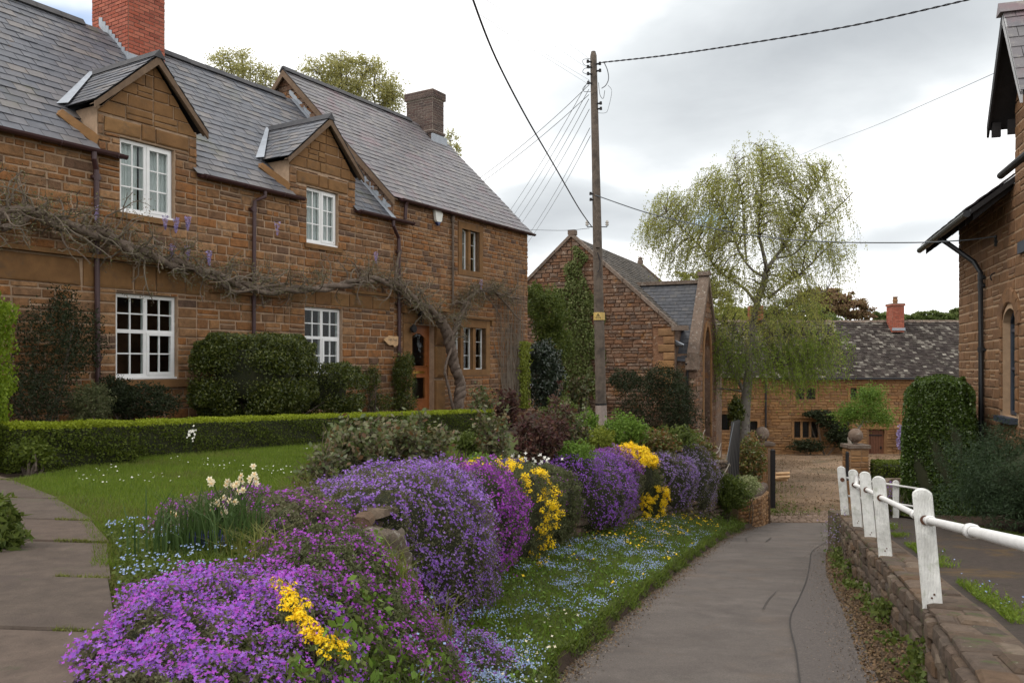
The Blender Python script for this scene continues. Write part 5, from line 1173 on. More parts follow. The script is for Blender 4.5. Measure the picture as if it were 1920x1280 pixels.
for i in range(7):
    f = i/6; a = g0+(g1-g0)*f; b = h0+(h1-h0)*f; MB().bar(a, b, .06, .17).build('slat', M_['dark_timber'], gt, M=Matrix.Translation(-gl))
MB().tube([at(1355, 900, 23.7), at(1360, 872, 23.9), at(1376, 792, 25.1)], .010, 6).build('wire_edge', M_['thin_wire'], gt, M=Matrix.Translation(-gl))
def simple_post(name, label, px, y0, y1, Y, w, m, cat='post', group=None):
    a, b = at(px, y1, Y), at(px, y0, Y); t = thing(name, label, cat, a.tolist(), 0, group); h = b[2]-a[2]
    mb = MB(); mb.box((-w/2, -w/2, -.1), (w/2, w/2, h-.03)); mb.prism([(-w/2, -w/2, h-.03), (w/2, -w/2, h-.03), (w/2*.6, -w/2*.6, h), (-w/2*.6, -w/2*.6, h)], (0, w*.8, 0)); mb.build('shaft', M_[m], t); return t
simple_post('gate_post', 'dark mossy timber post at the entrance of the farm yard', 1449, 842, 946, 27, .13, 'dark_timber')
simple_post('boundary_post', 'thin pale timber post just left of the dark mossy post', 1442, 840, 932, 26.6, .06, 'bargeboard')
simple_post('gate_stop', 'thin black post in front of the right gate pier', 1588.5, 846, 895, 29.3, .09, 'pipe_black')
lw = thing('low_wall', 'short curved stone wall end with rounded coping beside the yard entrance', 'wall', (6.6, 24, -4.8)); mb = MB()
pa_ = [at(1384, 985, 23.4), at(1405, 982, 23.7), at(1425, 978, 24.3), at(1438, 968, 25.6)]
ps = Pieces(lw, 'stone', 'rock', 'farm_stone', cap=60); Wl = Matrix.Translation((-6.6, -24, 4.8)); ps.W = np.eye(4)
for a, b in zip(pa_[:-1], pa_[1:]):
    a = a.copy(); b = b.copy(); a[2] = b[2] = -4.95; d = b-a; L_ = np.linalg.norm(d); M = frame(a, d, (0, 0, 1)); M2 = M.copy(); M2[:3, 3] += (6.6-6.6, 0, 0)
    nrm = M[:3, 2]; mb.prism([a, b, b-nrm*.4, a-nrm*.4], (0, 0, 1.05))
    lay_stones(ps, M, 0, L_, 0, 1.02, lambda u: 1.02, [], hr=(.1, .17), lr=(.15, .35), d=(.04, .07), seed=int(a[0]*9), jit=.03)
for M in ps.items: M[:3, 3] -= (6.6, 24, -4.8)
ps.W = np.eye(4); ps.W[:3, 3] = (6.6, 24, -4.8); ps.flush(); mb.build('wall_core', M_['mortar'], lw, M=Wl)
cp = MB(); Pz = [p.copy() for p in pa_]
for p in Pz: p[2] = -3.85
cp.tube([p+np.array((-.05, .2, 0)) for p in Pz], .16, 8); cp.build('coping', M_['coping'], lw, M=Wl, smooth=True)
sb = thing('timber_sleeper', 'pale tilted timber board behind the low curved wall', 'board', at(1437, 960, 25.7).tolist(), -.3); MB().box((-.12, -.04, -.5), (.12, .04, .5)).build('board', M_['bargeboard'], sb)
# ------------------------------------------------------------------ pole and wires
PB = at(1128, 815, 20.5); PT = at(1112.5, 97, 20.5)
po = thing('utility_pole', 'tall weathered wooden utility pole with a yellow warning plate', 'utility pole', PB.tolist()); pm = Matrix.Translation(-Vector(PB))
def onpole(py): f = (py-97)/(815-97); return PT+(PB-PT)*f
mb = MB(); mb.tube([PT-(0, 0, .0)]+[onpole(y) for y in (105, 300, 500, 757)], [.055, .082, .10, .118, .135], 14); mb.build('shaft', M_['pole_wood'], po, M=pm, smooth=False)
mb = MB(); mb.tube([onpole(757), onpole(830)], [.140, .150], 14); mb.build('sleeve', M_['pole_base'], po, M=pm)
mb = MB(); mb.tube([onpole(756), onpole(759)], .146, 14); mb.build('steel_band', M_['black'], po, M=pm)
c = onpole(593); th = np.linspace(-2.9, -.3, 9); V = [(c[0]+.147*math.cos(a), c[1]+.147*math.sin(a), c[2]+dz) for dz in (-.095, .095) for a in th]
mb = MB(); mb.add(V, [(i, i+1, 10+i, 9+i) for i in range(8)]); wp = mb.build('warning_plate', M_['sign_yellow'], po, M=pm)
def cyl(u, v, r=.150): a = -1.85+u/.147; return (c[0]+r*math.cos(a), c[1]+r*math.sin(a), c[2]+v)
mb = MB()
def stroke(p, q, w=.010):
    p, q = np.array(p), np.array(q); d = q-p; d = d/np.linalg.norm(d); n = np.array((-d[1], d[0]))*w/2
    k = 4
    for i in range(k): a, b = p+(q-p)*i/k, p+(q-p)*(i+1)/k; mb.quad(cyl(*(a-n)), cyl(*(b-n)), cyl(*(b+n)), cyl(*(a+n)))
tri = [(-.062, -.052), (.062, -.052), (0, .065)]
for a, b in zip(tri, tri[1:]+tri[:1]): stroke(a, b)
for a, b in (((.008, .035), (-.014, .0)), ((-.014, .0), (.012, .004)), ((.012, .004), (-.006, -.036))): stroke(a, b, .009)
mb.build('danger_symbol', M_['black'], wp)
MB().box(*(lambda q: ((q[0]-.055, q[1]-.19, q[2]-.14), (q[0]+.04, q[1]-.10, q[2]+.10)))(onpole(455))).build('junction_box', M_['pole_wood'], po, M=pm)
mb = MB(); mb.tube([onpole(475)+(-.02, -.15, 0), onpole(490)+(.04, -.15, 0), onpole(505)+(.03, -.15, 0), onpole(512)+(-.03, -.15, 0)], .012, 5); mb.build('pole_cable', M_['cable'], po, M=pm)
for py, sd in ((118, -1), (128, -1), (141, -1), (158, -1), (122, 1), (135, 1), (365, -1), (376, -1), (196, 1), (206, 1)):
    q = onpole(py); mb = MB(); mb.tube([q+(sd*.05, -.05, 0), q+(sd*.15, -.06, .01)], .022, 6); mb.tube([q+(sd*.15, -.06, -.02), q+(sd*.15, -.06, .05)], [.035, .04, .03], 8); mb.build('insulator_bolt', M_['dark_timber'], po, M=pm)
for sd in (-1, 1):
    q = onpole(424); mb = MB(); mb.tube([q+(sd*.08, 0, -.02), q+(sd*.25, 0, -.02), q+(sd*.25, 0, .02)], .012, 6); mb.build('insulator_arm', M_['black'], po, M=pm)
    mb = MB(); mb.lathe(tuple(q+(sd*.25, 0, .01)), [(.03, 0), (.045, .02), (.03, .05), (.045, .07), (.03, .12), (.01, .14)], 10); mb.build('insulator', M_['ceramic'], po, M=pm)
def loops(pp, r=.007): 
    mb = MB(); mb.tube(catm([at(a, b, 20.35) for a, b in pp], 5), r, 4); mb.build('loop_wire', M_['thin_wire'], po, M=pm)
loops([(1107, 110), (1094, 112), (1093, 118), (1098, 123), (1108, 122)]); loops([(1108, 128), (1096, 129), (1093, 136), (1103, 140)]); loops([(1106, 152), (1093, 166), (1096, 172), (1108, 172)])
loops([(1133, 118), (1139, 132), (1141, 148), (1136, 160), (1128, 166)], .011); loops([(1122, 155), (1125, 178), (1131, 185), (1134, 170)]); loops([(1140, 160), (1147, 172), (1140, 205), (1134, 212), (1122, 212)], .005)
def cable(label, pts, r, m='cable', name='overhead_cable', group=None, twist=False):
    P = catm([at(*p) for p in pts], 8); t = thing(name, label, 'cable', P[0].tolist(), 0, group); mm = Matrix.Translation(-Vector(P[0]))
    if twist:
        P = catm([at(*p) for p in pts], 60); P = np.array(P); a = np.arange(len(P))*.55
        for k in range(2): Q = P+np.stack([0*a, np.sin(a+k*math.pi)*r*.8, np.cos(a+k*math.pi)*r*.8], 1); mb = MB(); mb.tube(Q, r*.75, 4); mb.build('strand', M_[m], t, M=mm)
    else: mb = MB(); mb.tube(P, r, 5); mb.build('wire', M_[m], t, M=mm)
    return t
cable('thick black cable swooping from the top of the sky to the pole middle', [(1110, 426, 20.5), (1085, 390, 18), (1040, 312, 15), (985, 217, 12.5), (930, 110, 10.5), (887, 0, 9), (860, -90, 8)], .013)
cable('twisted black cable running right from the pole head across the sky', [(1124, 118, 20.4), (1250, 104, 19), (1400, 82, 17.6), (1600, 48, 16), (1815, 0, 14.5), (1960, -36, 13.6)], .013, twist=True)
t = cable('grey cable from the pole across the birch to the right-hand building', [(1116, 366, 20.4), (1210, 398, 20), (1300, 420, 19.5), (1400, 440, 19), (1540, 453, 18), (1700, 455, 17), (1800, 451, 16.2), (1868, 443, 15.7)], .013, 'thin_wire')
cable('faint wire from the right-hand gable down behind the top of the birch', [(1908, 118, 14.1), (1760, 184, 20), (1640, 236, 26), (1545, 272, 33), (1480, 300, 38)], .006, 'thin_wire')
cable('faint level wire between the pole insulator and the cottage gable', [(1105, 428, 20.4), (1060, 432, 22), (1000, 431, 24.2), (985, 430, 24.8)], .006, 'thin_wire')
for i, (a, b, e) in enumerate([((1104, 160), (880, 348), 30), ((1104, 178), (860, 372), 31), ((1104, 150), (945, 412), 40), ((1104, 168), (952, 420), 41), ((1104, 186), (962, 425), 42), ((1105, 205), (972, 428), 43), ((1106, 240), (985, 450), 44), ((1107, 255), (990, 455), 45)]):
    pts = [(a[0]+(b[0]-a[0])*f, a[1]+(b[1]-a[1])*f+ (8 if f == .5 else 6 if f in (.25, .75) else 0), 20.4+(e-20.4)*f) for f in (0, .25, .5, .75, 1)]
    cable(('first', 'second', 'third', 'fourth', 'fifth', 'sixth', 'seventh', 'eighth')[i]+' fine telephone wire, from the left fanning down from pole to houses', pts, .008, 'thin_wire', 'telephone_wire', 'telephone wires fanning from the pole')
for i, (a, b) in enumerate([((1107, 112), (900, -40)), ((1104, 130), (900, -8)), ((1104, 150), (900, 28)), ((1106, 160), (930, 50))]):
    pts = [(a[0]+(b[0]-a[0])*f, a[1]+(b[1]-a[1])*f, 20.4-11*f) for f in (0, .5, 1)]
    cable(('topmost', 'second highest', 'third highest', 'lowest')[i]+' hair-fine wire rising left from the pole head into bright sky', pts, .0025, 'thin_wire', 'telephone_wire', 'fine wires rising left from the pole head')
bk = thing('cable_bracket', 'black cable bracket and drip loop on the right-hand building', 'bracket', at(1868, 443, 15.7).tolist()); bm = Matrix.Translation(-Vector(at(1868, 443, 15.7)))
mb = MB(); mb.tube([at(1866, 443, 15.7), at(1878, 446, 15.95)], .02, 6); mb.lathe(at(1868, 462, 15.75), [(.03, 0), (.045, .03), (.03, .07), (.045, .10), (.03, .15), (.045, .18), (.02, .22)], 8); mb.build('insulator', M_['pipe_black'], bk, M=bm)
mb = MB(); mb.tube(catm([at(1872, 465, 15.8), at(1874, 490, 15.8), at(1870, 508, 15.85), at(1860, 514, 15.9), at(1857, 520, 15.9), at(1860, 526, 15.9)], 5), .012, 5); mb.build('drip_loop', M_['cable'], bk, M=bm)
# ------------------------------------------------------------------ growing things
def unit(V): return V/np.maximum(1e-9, np.linalg.norm(V, axis=1))[:, None]
def rand_unit(n): return unit(RNG.normal(size=(n, 3)))
def leaves(P, N, size, aspect=.55, tilt=.7, mb=None, mi=0, droop=0.0, up=0.0):
    """leaf-shaped quads around P; N the outward direction"""
    mb = mb or MB(); n = len(P); 
    if n == 0: return mb
    size = np.broadcast_to(size, n)*U(.65, 1.3, n)
    N = unit(np.broadcast_to(N, (n, 3))*(1-tilt) + rand_unit(n)*tilt)
    A = np.cross(N, rand_unit(n)); A = unit(A + np.array((0, 0, up-droop))); B = unit(np.cross(N, A)); S = size[:, None]
    V = np.stack([P-A*S*.5, P+B*S*aspect*.5-A*S*.05, P+A*S*.5, P-B*S*aspect*.5-A*S*.05], 1).reshape(-1, 3)
    return mb.add(V, np.arange(4*n).reshape(-1, 4), mi)
def blossoms(P, N, r, mb=None, mi=0, star=True, tilt=.35):
    mb = mb or MB(); n = len(P)
    if n == 0: return mb
    r = np.broadcast_to(r, n)*U(.75, 1.25, n); N = unit(np.broadcast_to(N, (n, 3))*(1-tilt)+rand_unit(n)*tilt); A = unit(np.cross(N, rand_unit(n))); B = np.cross(N, A)
    if star:
        th = np.arange(8)*np.pi/4; rr = np.where(np.arange(8) % 2 == 0, 1, .45); lift = np.where(np.arange(8) % 2 == 0, .18, 0)
        V = P[:, None]+r[:, None, None]*(rr*np.cos(th))[None, :, None]*A[:, None]+r[:, None, None]*(rr*np.sin(th))[None, :, None]*B[:, None]+r[:, None, None]*lift[None, :, None]*N[:, None]
        return mb.add(V.reshape(-1, 3), np.arange(8*n).reshape(-1, 8), mi)
    V = np.stack([P+A*r[:, None], P+B*r[:, None], P-A*r[:, None], P-B*r[:, None]], 1).reshape(-1, 3)
    return mb.add(V, np.arange(4*n).reshape(-1, 4), mi)
def blades(P, h, w, mb=None, lean=.35, mi=0, segs=1, dirn=None):
    mb = mb or MB(); n = len(P); h = np.broadcast_to(h, n)*U(.6, 1.3, n); a = U(0, 2*np.pi, n); S = np.stack([np.cos(a), np.sin(a), 0*a], 1)*(w/2)
    b = U(0, 2*np.pi, n); D = np.stack([np.cos(b), np.sin(b), 0*b], 1)*(lean*U(.2, 1.4, n)*h)[:, None]
    if dirn is not None: D = D*.5+np.array(dirn)*h[:, None]*lean
    T = P+D+np.array((0, 0, 1))*h[:, None]
    if segs == 1: return mb.add(np.stack([P-S, P+S, T], 1).reshape(-1, 3), np.arange(3*n).reshape(-1, 3), mi)
    Mi = P+D*.3+np.array((0, 0, 1))*(h*.65)[:, None]; T = P+D*1.3+np.array((0, 0, 1))*(h*.92)[:, None]
    V = np.stack([P-S, P+S, Mi+S*.8, Mi-S*.8, T], 1).reshape(-1, 3); i = np.arange(n)[:, None]*5
    mb.add(V, i+np.array([0, 1, 2, 3]), mi); mb.F.append(((i+np.array([3, 2, 4])) + mb.n-5*n, mi)); return mb
def noise_at(P, s, seed=0): return np.array([mnoise.noise(Vector((p[0]*s+seed, p[1]*s, p[2]*s-seed))) for p in P])
class Plant:
    def __init__(s, name, label, cat, loc, group=None):
        loc = [float(v) for v in loc]; s.t = thing(name, label, cat, loc, 0, group); s.M = Matrix.Translation(-Vector(loc)); s.loc = np.array(loc)
    def part(s, mb, name, m, kind=None, smooth=False): return mb.build(name, [M_[x] for x in m] if isinstance(m, (list, tuple)) else M_[m], s.t, kind=kind, smooth=smooth, M=s.M)
def blob_pts(c, r, n, inner=.72, lump=.22, ls=2.0, lower=-1.0, seed=0, sq=1.0):
    D = rand_unit(int(n*1.0)); D = D[D[:, 2] > lower]
    if sq != 1.0: D2 = np.sign(D)*np.abs(D)**sq
    else: D2 = D
    k = 1+lump*np.array([mnoise.noise(Vector(d*ls+Vector((seed, seed*2, 0)).xyz)) if False else mnoise.noise(Vector((d[0]*ls+seed, d[1]*ls, d[2]*ls))) for d in D])*1.6
    q = k*(inner+(1.04-inner)*U(0, 1, len(D))**.45)
    return np.array(c)+D2*np.array(r)*q[:, None], D
def blob_core(c, r, k=.74, sq=1.0, lump=.2, ls=2.0, seed=0, lower=-1):
    mb = MB(); n, m = 10, 16; V = []
    for a in np.linspace(.05, math.pi-.05, n):
        for b in np.linspace(0, 2*math.pi, m, endpoint=False):
            d = np.array((math.sin(a)*math.cos(b), math.sin(a)*math.sin(b), math.cos(a))); q = 1+lump*1.6*mnoise.noise(Vector((d[0]*ls+seed, d[1]*ls, d[2]*ls))); d2 = np.sign(d)*np.abs(d)**sq
            V.append(np.array(c)+d2*np.array(r)*k*q)
    mb.add(V, [(i*m+j, i*m+(j+1) % m, (i+1)*m+(j+1) % m, (i+1)*m+j) for i in range(n-1) for j in range(m)])
    mb.F.append((np.array([tuple(range(m))[::-1], tuple(range((n-1)*m, n*m))]), 0)); return mb
def wander(p, d, L, n=6, w=.25, grav=0.0):
    P = [np.array(p, float)]; d = np.array(d, float); d /= np.linalg.norm(d)
    for i in range(n): d = d+RNG.normal(size=3)*w+np.array((0, 0, grav)); d /= np.linalg.norm(d); P.append(P[-1]+d*L/n)
    return P
def shrub(name, label, cat, blobs, m, size, n, stem='dark_twig', core=True, inner=.72, lump=.22, ls=2.2, aspect=.55, tilt=.7, ground=None, group=None, sq=1.0, lower=-1.0, stems=6, cm='inner_dark', extra=None, up=0.0):
    """blobs: (centre, radii, share); leaves spread through their outer shells over branching stems"""
    c0 = np.array(blobs[0][0], float); gz = ground if ground is not None else float(zgarden(c0[0], c0[1]))
    p = Plant(name, label, cat, (c0[0], c0[1], gz), group); mb = MB(); tot = sum(b[2] for b in blobs)
    for i, (c, r, sh) in enumerate(blobs):
        P, D = blob_pts(c, r, int(n*sh/tot), inner, lump, ls, lower, seed=i*3.7+c0[0], sq=sq); ok = P[:, 2] > gz-.3
        leaves(P[ok], D[ok], size, aspect, tilt, mb, mi=0, up=up)
    if extra: extra(mb)
    p.part(mb, 'foliage', m if isinstance(m, (list, tuple)) else [m], kind='stuff')
    if core:
        cb = MB()
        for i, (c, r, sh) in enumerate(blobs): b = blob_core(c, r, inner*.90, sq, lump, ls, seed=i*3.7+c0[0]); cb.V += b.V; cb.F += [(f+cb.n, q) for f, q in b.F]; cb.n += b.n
        p.part(cb, 'light_block_core', cm, smooth=True)  # dark blob added inside the leaves to stop light passing through
    if stems:
        sb = MB()
        for k in range(stems):
            c, r, _ = blobs[RNG.integers(len(blobs))]; q = np.array(c)+rand_unit(1)[0]*np.array(r)*.7; b = np.array((c0[0], c0[1], gz-.05))+np.array((*RNG.normal(size=2)*.06, 0)); m_ = (b+q)/2+RNG.normal(size=3)*.06
            sb.tube(catm([b, m_, q], 4), [.018, .012, .006], 5)
        p.part(sb, 'stem', stem)
    return p
# ---- lawn and grass
def scatter(x0, x1, y0, y1, n, keep, bias=None):
    x, y = U(x0, x1, n), U(y0, y1, n)
    if bias: y = y0+(y1-y0)*U(0, 1, n)**bias
    k = keep(x, y); x, y = x[k], y[k]; return np.stack([x, y, zgarden(x, y)], 1)
lw_ = scatter(-7.2, 1.6, 4.1, 14.5, 420000, lambda x, y: lawn_keep(x, y) | (lawn_keep(x+.12, y) & (x > -6)), bias=1.35)
q = nz2(lw_[::1, 0][:1], lw_[:1, 1]); lw_[:, 2] += .02
def cheapnoise(P, s=1.0): return np.sin(P[:, 0]*2.1*s+1.3*np.sin(P[:, 1]*1.7*s))*np.sin(P[:, 1]*2.6*s+1.1*np.sin(P[:, 0]*1.9*s))
cn = cheapnoise(lw_, 1.1)+RNG.normal(size=len(lw_))*.5
gb = MB(); a = lw_[cn < .75]; b = lw_[cn >= .75]; blades(a, .042, .0065, gb, .5, 0); blades(b, .035, .006, gb, .6, 1)
o = gb.build('grass', [M_['gr_blade'], M_['gr_blade_dry']], kind='stuff'); tag(o, 'short green lawn grass between the path and the low hedge', 'grass')
dz = scatter(-5, 1.0, 7, 13, 900, lawn_keep); dz = dz[cheapnoise(dz, .8) > .35][:170]; dz[:, 2] += .05
mb = MB(); blossoms(dz, np.array((0, -.3, 1.0)), .010, mb, star=False); o = mb.build('daisies', M_['fl_white'], kind='stuff'); tag(o, 'small white daisies dotted over the lawn', 'flowers')
# low rough growth along the lawn edges and joints of the path
e = []
for _ in range(9000):
    y = rnd.uniform(2.6, 8.0); x = float(path_right(y))+abs(rnd.gauss(0, .07))-.03; e.append((x, y, float(zgarden(min(x, -1.2), y))+.01))
for y in jy[1:-1]:
    for _ in range(320):
        xr = float(path_right(y)) if y < 7.7 else -5.6; x = xr-rnd.uniform(0, .66); yy = y-(x-xr)*sk*.6+rnd.gauss(0, .010)
        if math.sin(x*9+y*5) > -.2: e.append((x, yy, float(zgarden(x, yy))+.03))
e = np.array(e); mb = MB(); blades(e, .035, .006, mb, .7); leaves(e[::3]+(0, 0, .02), np.array((0, 0, 1.)), .018, .7, .6, mb); o = mb.build('path_edge_growth', M_['gr_blade_dry'], kind='stuff'); tag(o, 'moss and rough grass in the joints and along the edge of the path', 'moss')
# ---- bank cover at the near end
nb = scatter(-1.35, .25, 2.3, 6.0, 52000, lambda x, y: x > Wx(y)-.1); nb[:, 2] += U(.0, .07, len(nb)); mb = MB(); leaves(nb, np.array((.3, -.3, 1.)), .030, .45, .7, mb); leaves(nb[::6]+(0, 0, .03), np.array((.3, -.3, 1.)), .034, .5, .7, mb, 1)
o = mb.build('bank_cover', [M_['lf_grey'], M_['lf_green']], kind='stuff'); tag(o, 'dull green trailing leaves covering the near bank', 'ground cover')
# ---- growth left of the path
gl_ = scatter(-8, -1.9, 1.8, 8.4, 60000, lambda x, y: (x < path_right(y)-.70) & (x > path_right(y)-3.2)); mb = MB(); blades(gl_, .07, .008, mb, .6, 0); gk = gl_[cheapnoise(gl_, 2.2) > -.1]; leaves(gk+np.stack([0*gk[:, 0], 0*gk[:, 0], U(.03, .16, len(gk))], 1), np.array((0, -.2, 1.)), .05, .45, .7, mb, 1)
o = mb.build('border_growth', [M_['gr_blade'], M_['lf_green']], kind='stuff'); tag(o, 'mixed low growth at the left edge of the path', 'ground cover')
# ---- verge
vk = lambda x, y: (x > Wx(y)+np.where(y > 6, .05, .25)) & (x < Lx(y)-.06+.03*np.sin(y*7))
vp_ = scatter(-1.3, 8, 2.6, 24, 170000, vk, bias=1.6); mb = MB(); c_ = cheapnoise(vp_, 2.0); hh = .08+.13*smooth(-.3, 1, c_); blades(vp_, hh*(1-.55*smooth(.35, 0, Lx(vp_[:, 1])-vp_[:, 0])), .008, mb, .6, mi=0)
o = mb.build('verge_grass', M_['gr_blade'], kind='stuff'); tag(o, 'shaggy green verge grass between the flower wall and the lane', 'grass')
lp = scatter(-1.3, 8, 2.6, 23.5, 170000, vk, bias=1.9); hb = .12+.06*cheapnoise(lp, 4.1)+.07*smooth(-.4, .9, cheapnoise(lp, 2.3))+.14*smooth(.7, 0, lp[:, 0]-Wx(lp[:, 1])); lp[:, 2] += U(0, 1, len(lp))**.6*hb*(.45+.55*smooth(0, .25, Lx(lp[:, 1])-lp[:, 0])); mb = MB(); lk = RNG.random(len(lp)) < .35; leaves(lp[~lk], np.array((0, -.3, 1.)), .040, .45, .7, mb, 0, up=.3); leaves(lp[lk], np.array((0, -.3, 1.)), .046, .5, .7, mb, 1, up=.3)
o = mb.build('verge_leaves', [M_['lf_green'], M_['lf_bright']], kind='stuff'); tag(o, 'leafy low weeds carpeting the verge', 'ground cover')
fc_ = scatter(-1.3, 8, 2.6, 18, 9000, lambda x, y: vk(x, y) & (x > Wx(y)+.5), bias=1.7); fc_ = fc_[(cheapnoise(fc_, 1.3)+.8*RNG.normal(size=len(fc_)) > .15)][:950]
mb = MB(); rep = 22; fp = np.repeat(fc_, rep, 0)+RNG.normal(size=(len(fc_)*rep, 3))*np.array((.055, .055, .018)); fp = fp[fp[:, 0] < Lx(fp[:, 1])]; fp[:, 2] += .155+.05*np.sin(fp[:, 0]*9)*np.sin(fp[:, 1]*7); blossoms(fp, np.array((0, -.6, 1.)), .0075, mb, star=False, tilt=.5)
o = mb.build('forget_me_nots', M_['fl_blue'], kind='stuff'); tag(o, 'drifts of pale blue forget-me-nots along the verge', 'flowers')
yp = scatter(0, 6, 8, 21, 9000, lambda x, y: vk(x, y) & (cheapnoise(np.stack([x, y], 1), 2.2) > np.where(y > 13, .35, .93))); yp[:, 2] += U(.1, .18, len(yp)); mb = MB(); blossoms(yp[:420], np.array((0, -.5, 1.)), .02, mb, tilt=.4); o = mb.build('yellow_flowers', M_['fl_yellow'], kind='stuff'); tag(o, 'scattered yellow flowers in the far part of the verge', 'flowers')
wp_ = scatter(-.5, 2.5, 4.5, 8, 900, lambda x, y: vk(x, y) & (Lx(y)-x < .6)); wp_[:, 2] += U(.08, .14, len(wp_)); mb = MB(); blossoms(wp_[:70], np.array((0, -.4, 1.)), .016, mb); o = mb.build('primroses', M_['fl_cream'], kind='stuff'); tag(o, 'cream primroses at the near edge of the verge', 'flowers')
ye = 2.8+20*U(0, 1, 16000)**1.5; ov_ = np.abs(RNG.normal(size=16000))*.07*(.6+.6*np.sin(ye*5.3)*np.sin(ye*2.1)); xe = Lx(ye)-.09+ov_; ed = np.stack([xe, ye, zr(ye)+.15-np.clip(ov_*1.2, 0, .13)+U(-.03, .05, 16000)], 1)
mb = MB(); leaves(ed, np.array((.6, -.5, .6)), .038, .45, .75, mb, 0); blades(ed[::4]-(0, 0, .05), .12, .008, mb, .9, 1); o = mb.build('verge_edge_growth', [M_['lf_green'], M_['gr_blade']], kind='stuff'); tag(o, 'leaves and grass hanging over the soil edge of the verge', 'ground cover')
# litter: dead leaves along both edges of the lane
r_ = 14000; y = 2.5+14*U(0, 1, r_)**1.4; x = Rx(y)+(WRx(y)-Rx(y))*U(-.15, 1, r_)**1.0; lt_ = np.stack([x, y, zr(y)+.03+.06*smooth(0, .6, x-Rx(y))], 1)
y2 = 4+20*U(0, 1, 3500)**1.3; x2 = Lx(y2)+np.abs(RNG.normal(size=3500))*.10-.02; lt2 = np.stack([x2, y2, zr(y2)+.024], 1)
mb = MB(); leaves(np.vstack([lt_, lt2]), np.array((0, 0, 1.)), .03, .6, .45, mb); o = mb.build('leaf_litter', M_['lf_litter'], kind='stuff'); tag(o, 'brown leaf litter gathered along the edges of the lane', 'leaf litter')
gy_ = 2.5+22*U(0, 1, 16000)**1.5; gs = RNG.random(16000) < .55; gx_ = np.where(gs, Lx(gy_)+np.abs(RNG.normal(size=16000))*.16, Rx(gy_)-np.abs(RNG.normal(size=16000))*.22); ok = (gx_ > Lx(gy_)) & (gx_ < Rx(gy_)+.05); gp = np.stack([gx_, gy_, zr(gy_)+.030], 1)[ok]; mb = MB(); leaves(gp, np.array((0, 0, 1.)), .012, .9, .5, mb)
o = mb.build('road_grit', M_['grit'], kind='stuff'); tag(o, 'grit and small stones gathered along the edges of the tarmac', 'grit')
yx, yy = U(7.6, 26, 26000), 26.4+19.8*U(0, 1, 26000)**1.1; kk = (np.sin(yx*.9+2*np.sin(yy*.5))*np.sin(yy*.7+yx*.3) > .1); yd = np.stack([yx, yy, -5.0+0*yx], 1)
mb = MB(); leaves(yd[kk], np.array((0, 0, 1.)), .07, .6, .4, mb, 0); leaves(yd[~kk][::3], np.array((0, 0, 1.)), .06, .8, .4, mb, 1); o = mb.build('yard_litter', [M_['lf_litter'], M_['grit']], kind='stuff'); tag(o, 'fallen leaves and loose stones strewn over the yard', 'leaf litter')
hx = 7.5+np.abs(RNG.normal(size=9000))*1.1+1.2*smooth(28, 34, U(26.5, 44, 9000)); hy = U(27.0, 45.5, 9000); hx -= .9; mb = MB(); Q = np.stack([hx+.6*np.sin(hy*.8), hy, -5.0+0*hx], 1); blades(Q, .22, .02, mb, .6, 0); leaves(Q[::2]+(0, 0, .12), np.array((0, -.3, 1.)), .10, .6, .7, mb, 1); o = mb.build('yard_edge_growth', [M_['gr_blade_dry'], M_['lf_green']], kind='stuff'); tag(o, 'rough grass and weeds along the left edge of the yard', 'grass')
y = 3.5+12*U(0, 1, 5200)**1.2; k = cheapnoise(np.stack([y, y*0], 1), 1.7); x = WRx(y)-np.abs(RNG.normal(size=5200))*.13; wd = np.stack([x, y, zr(y)+.05+U(0, .26, 5200)*(.5+.5*np.sin(y*3.1))], 1); mb = MB(); leaves(wd[(np.sin(y*2.3)+np.sin(y*5.1)) > -.3], np.array((-.6, -.4, .6)), .05, .75, .6, mb)
o = mb.build('wall_foot_weeds', M_['lf_green'], kind='stuff'); tag(o, 'green weeds growing at the foot of the retaining wall', 'weeds')
y = 3.6+12*U(0, 1, 5000)**1.2; x = WRx(y)+.50+np.abs(RNG.normal(size=5000))*.12; ok = (np.sin(y*1.9+1)+np.sin(y*4.3)) > -.2; wd = np.stack([x, y, zp(y)+.01], 1)[ok]; mb = MB(); blades(wd, .06, .008, mb, .8); leaves(wd[::2]+(0, 0, .03), np.array((0, 0, 1.)), .03, .6, .6, mb)
o = mb.build('pavement_edge_grass', M_['gr_blade'], kind='stuff'); tag(o, 'tufts of grass between the retaining wall and the pavement', 'grass')
wb = wd[RNG.integers(0, len(wd), 60)]+(0, 0, .09); mb = MB(); blossoms(wb, np.array((0, 0, 1.)), .010, mb); o = mb.build('pavement_forget_me_nots', M_['fl_blue'], kind='stuff'); tag(o, 'few blue flowers behind the retaining wall by the nearest post', 'flowers')

def hit(px, py, h=0.0, y0=2.0, y1=30.0):
    """where the sight line through a photo pixel meets the planting, h above the ground"""
    ys = np.linspace(y0, y1, 900); x = (px-PX0)/FPX*ys; z = (HOR-py)/FPX*ys; g_ = zgarden(x, ys)+h; k = np.argmax(z < g_); return np.array((x[k], ys[k], z[k]))
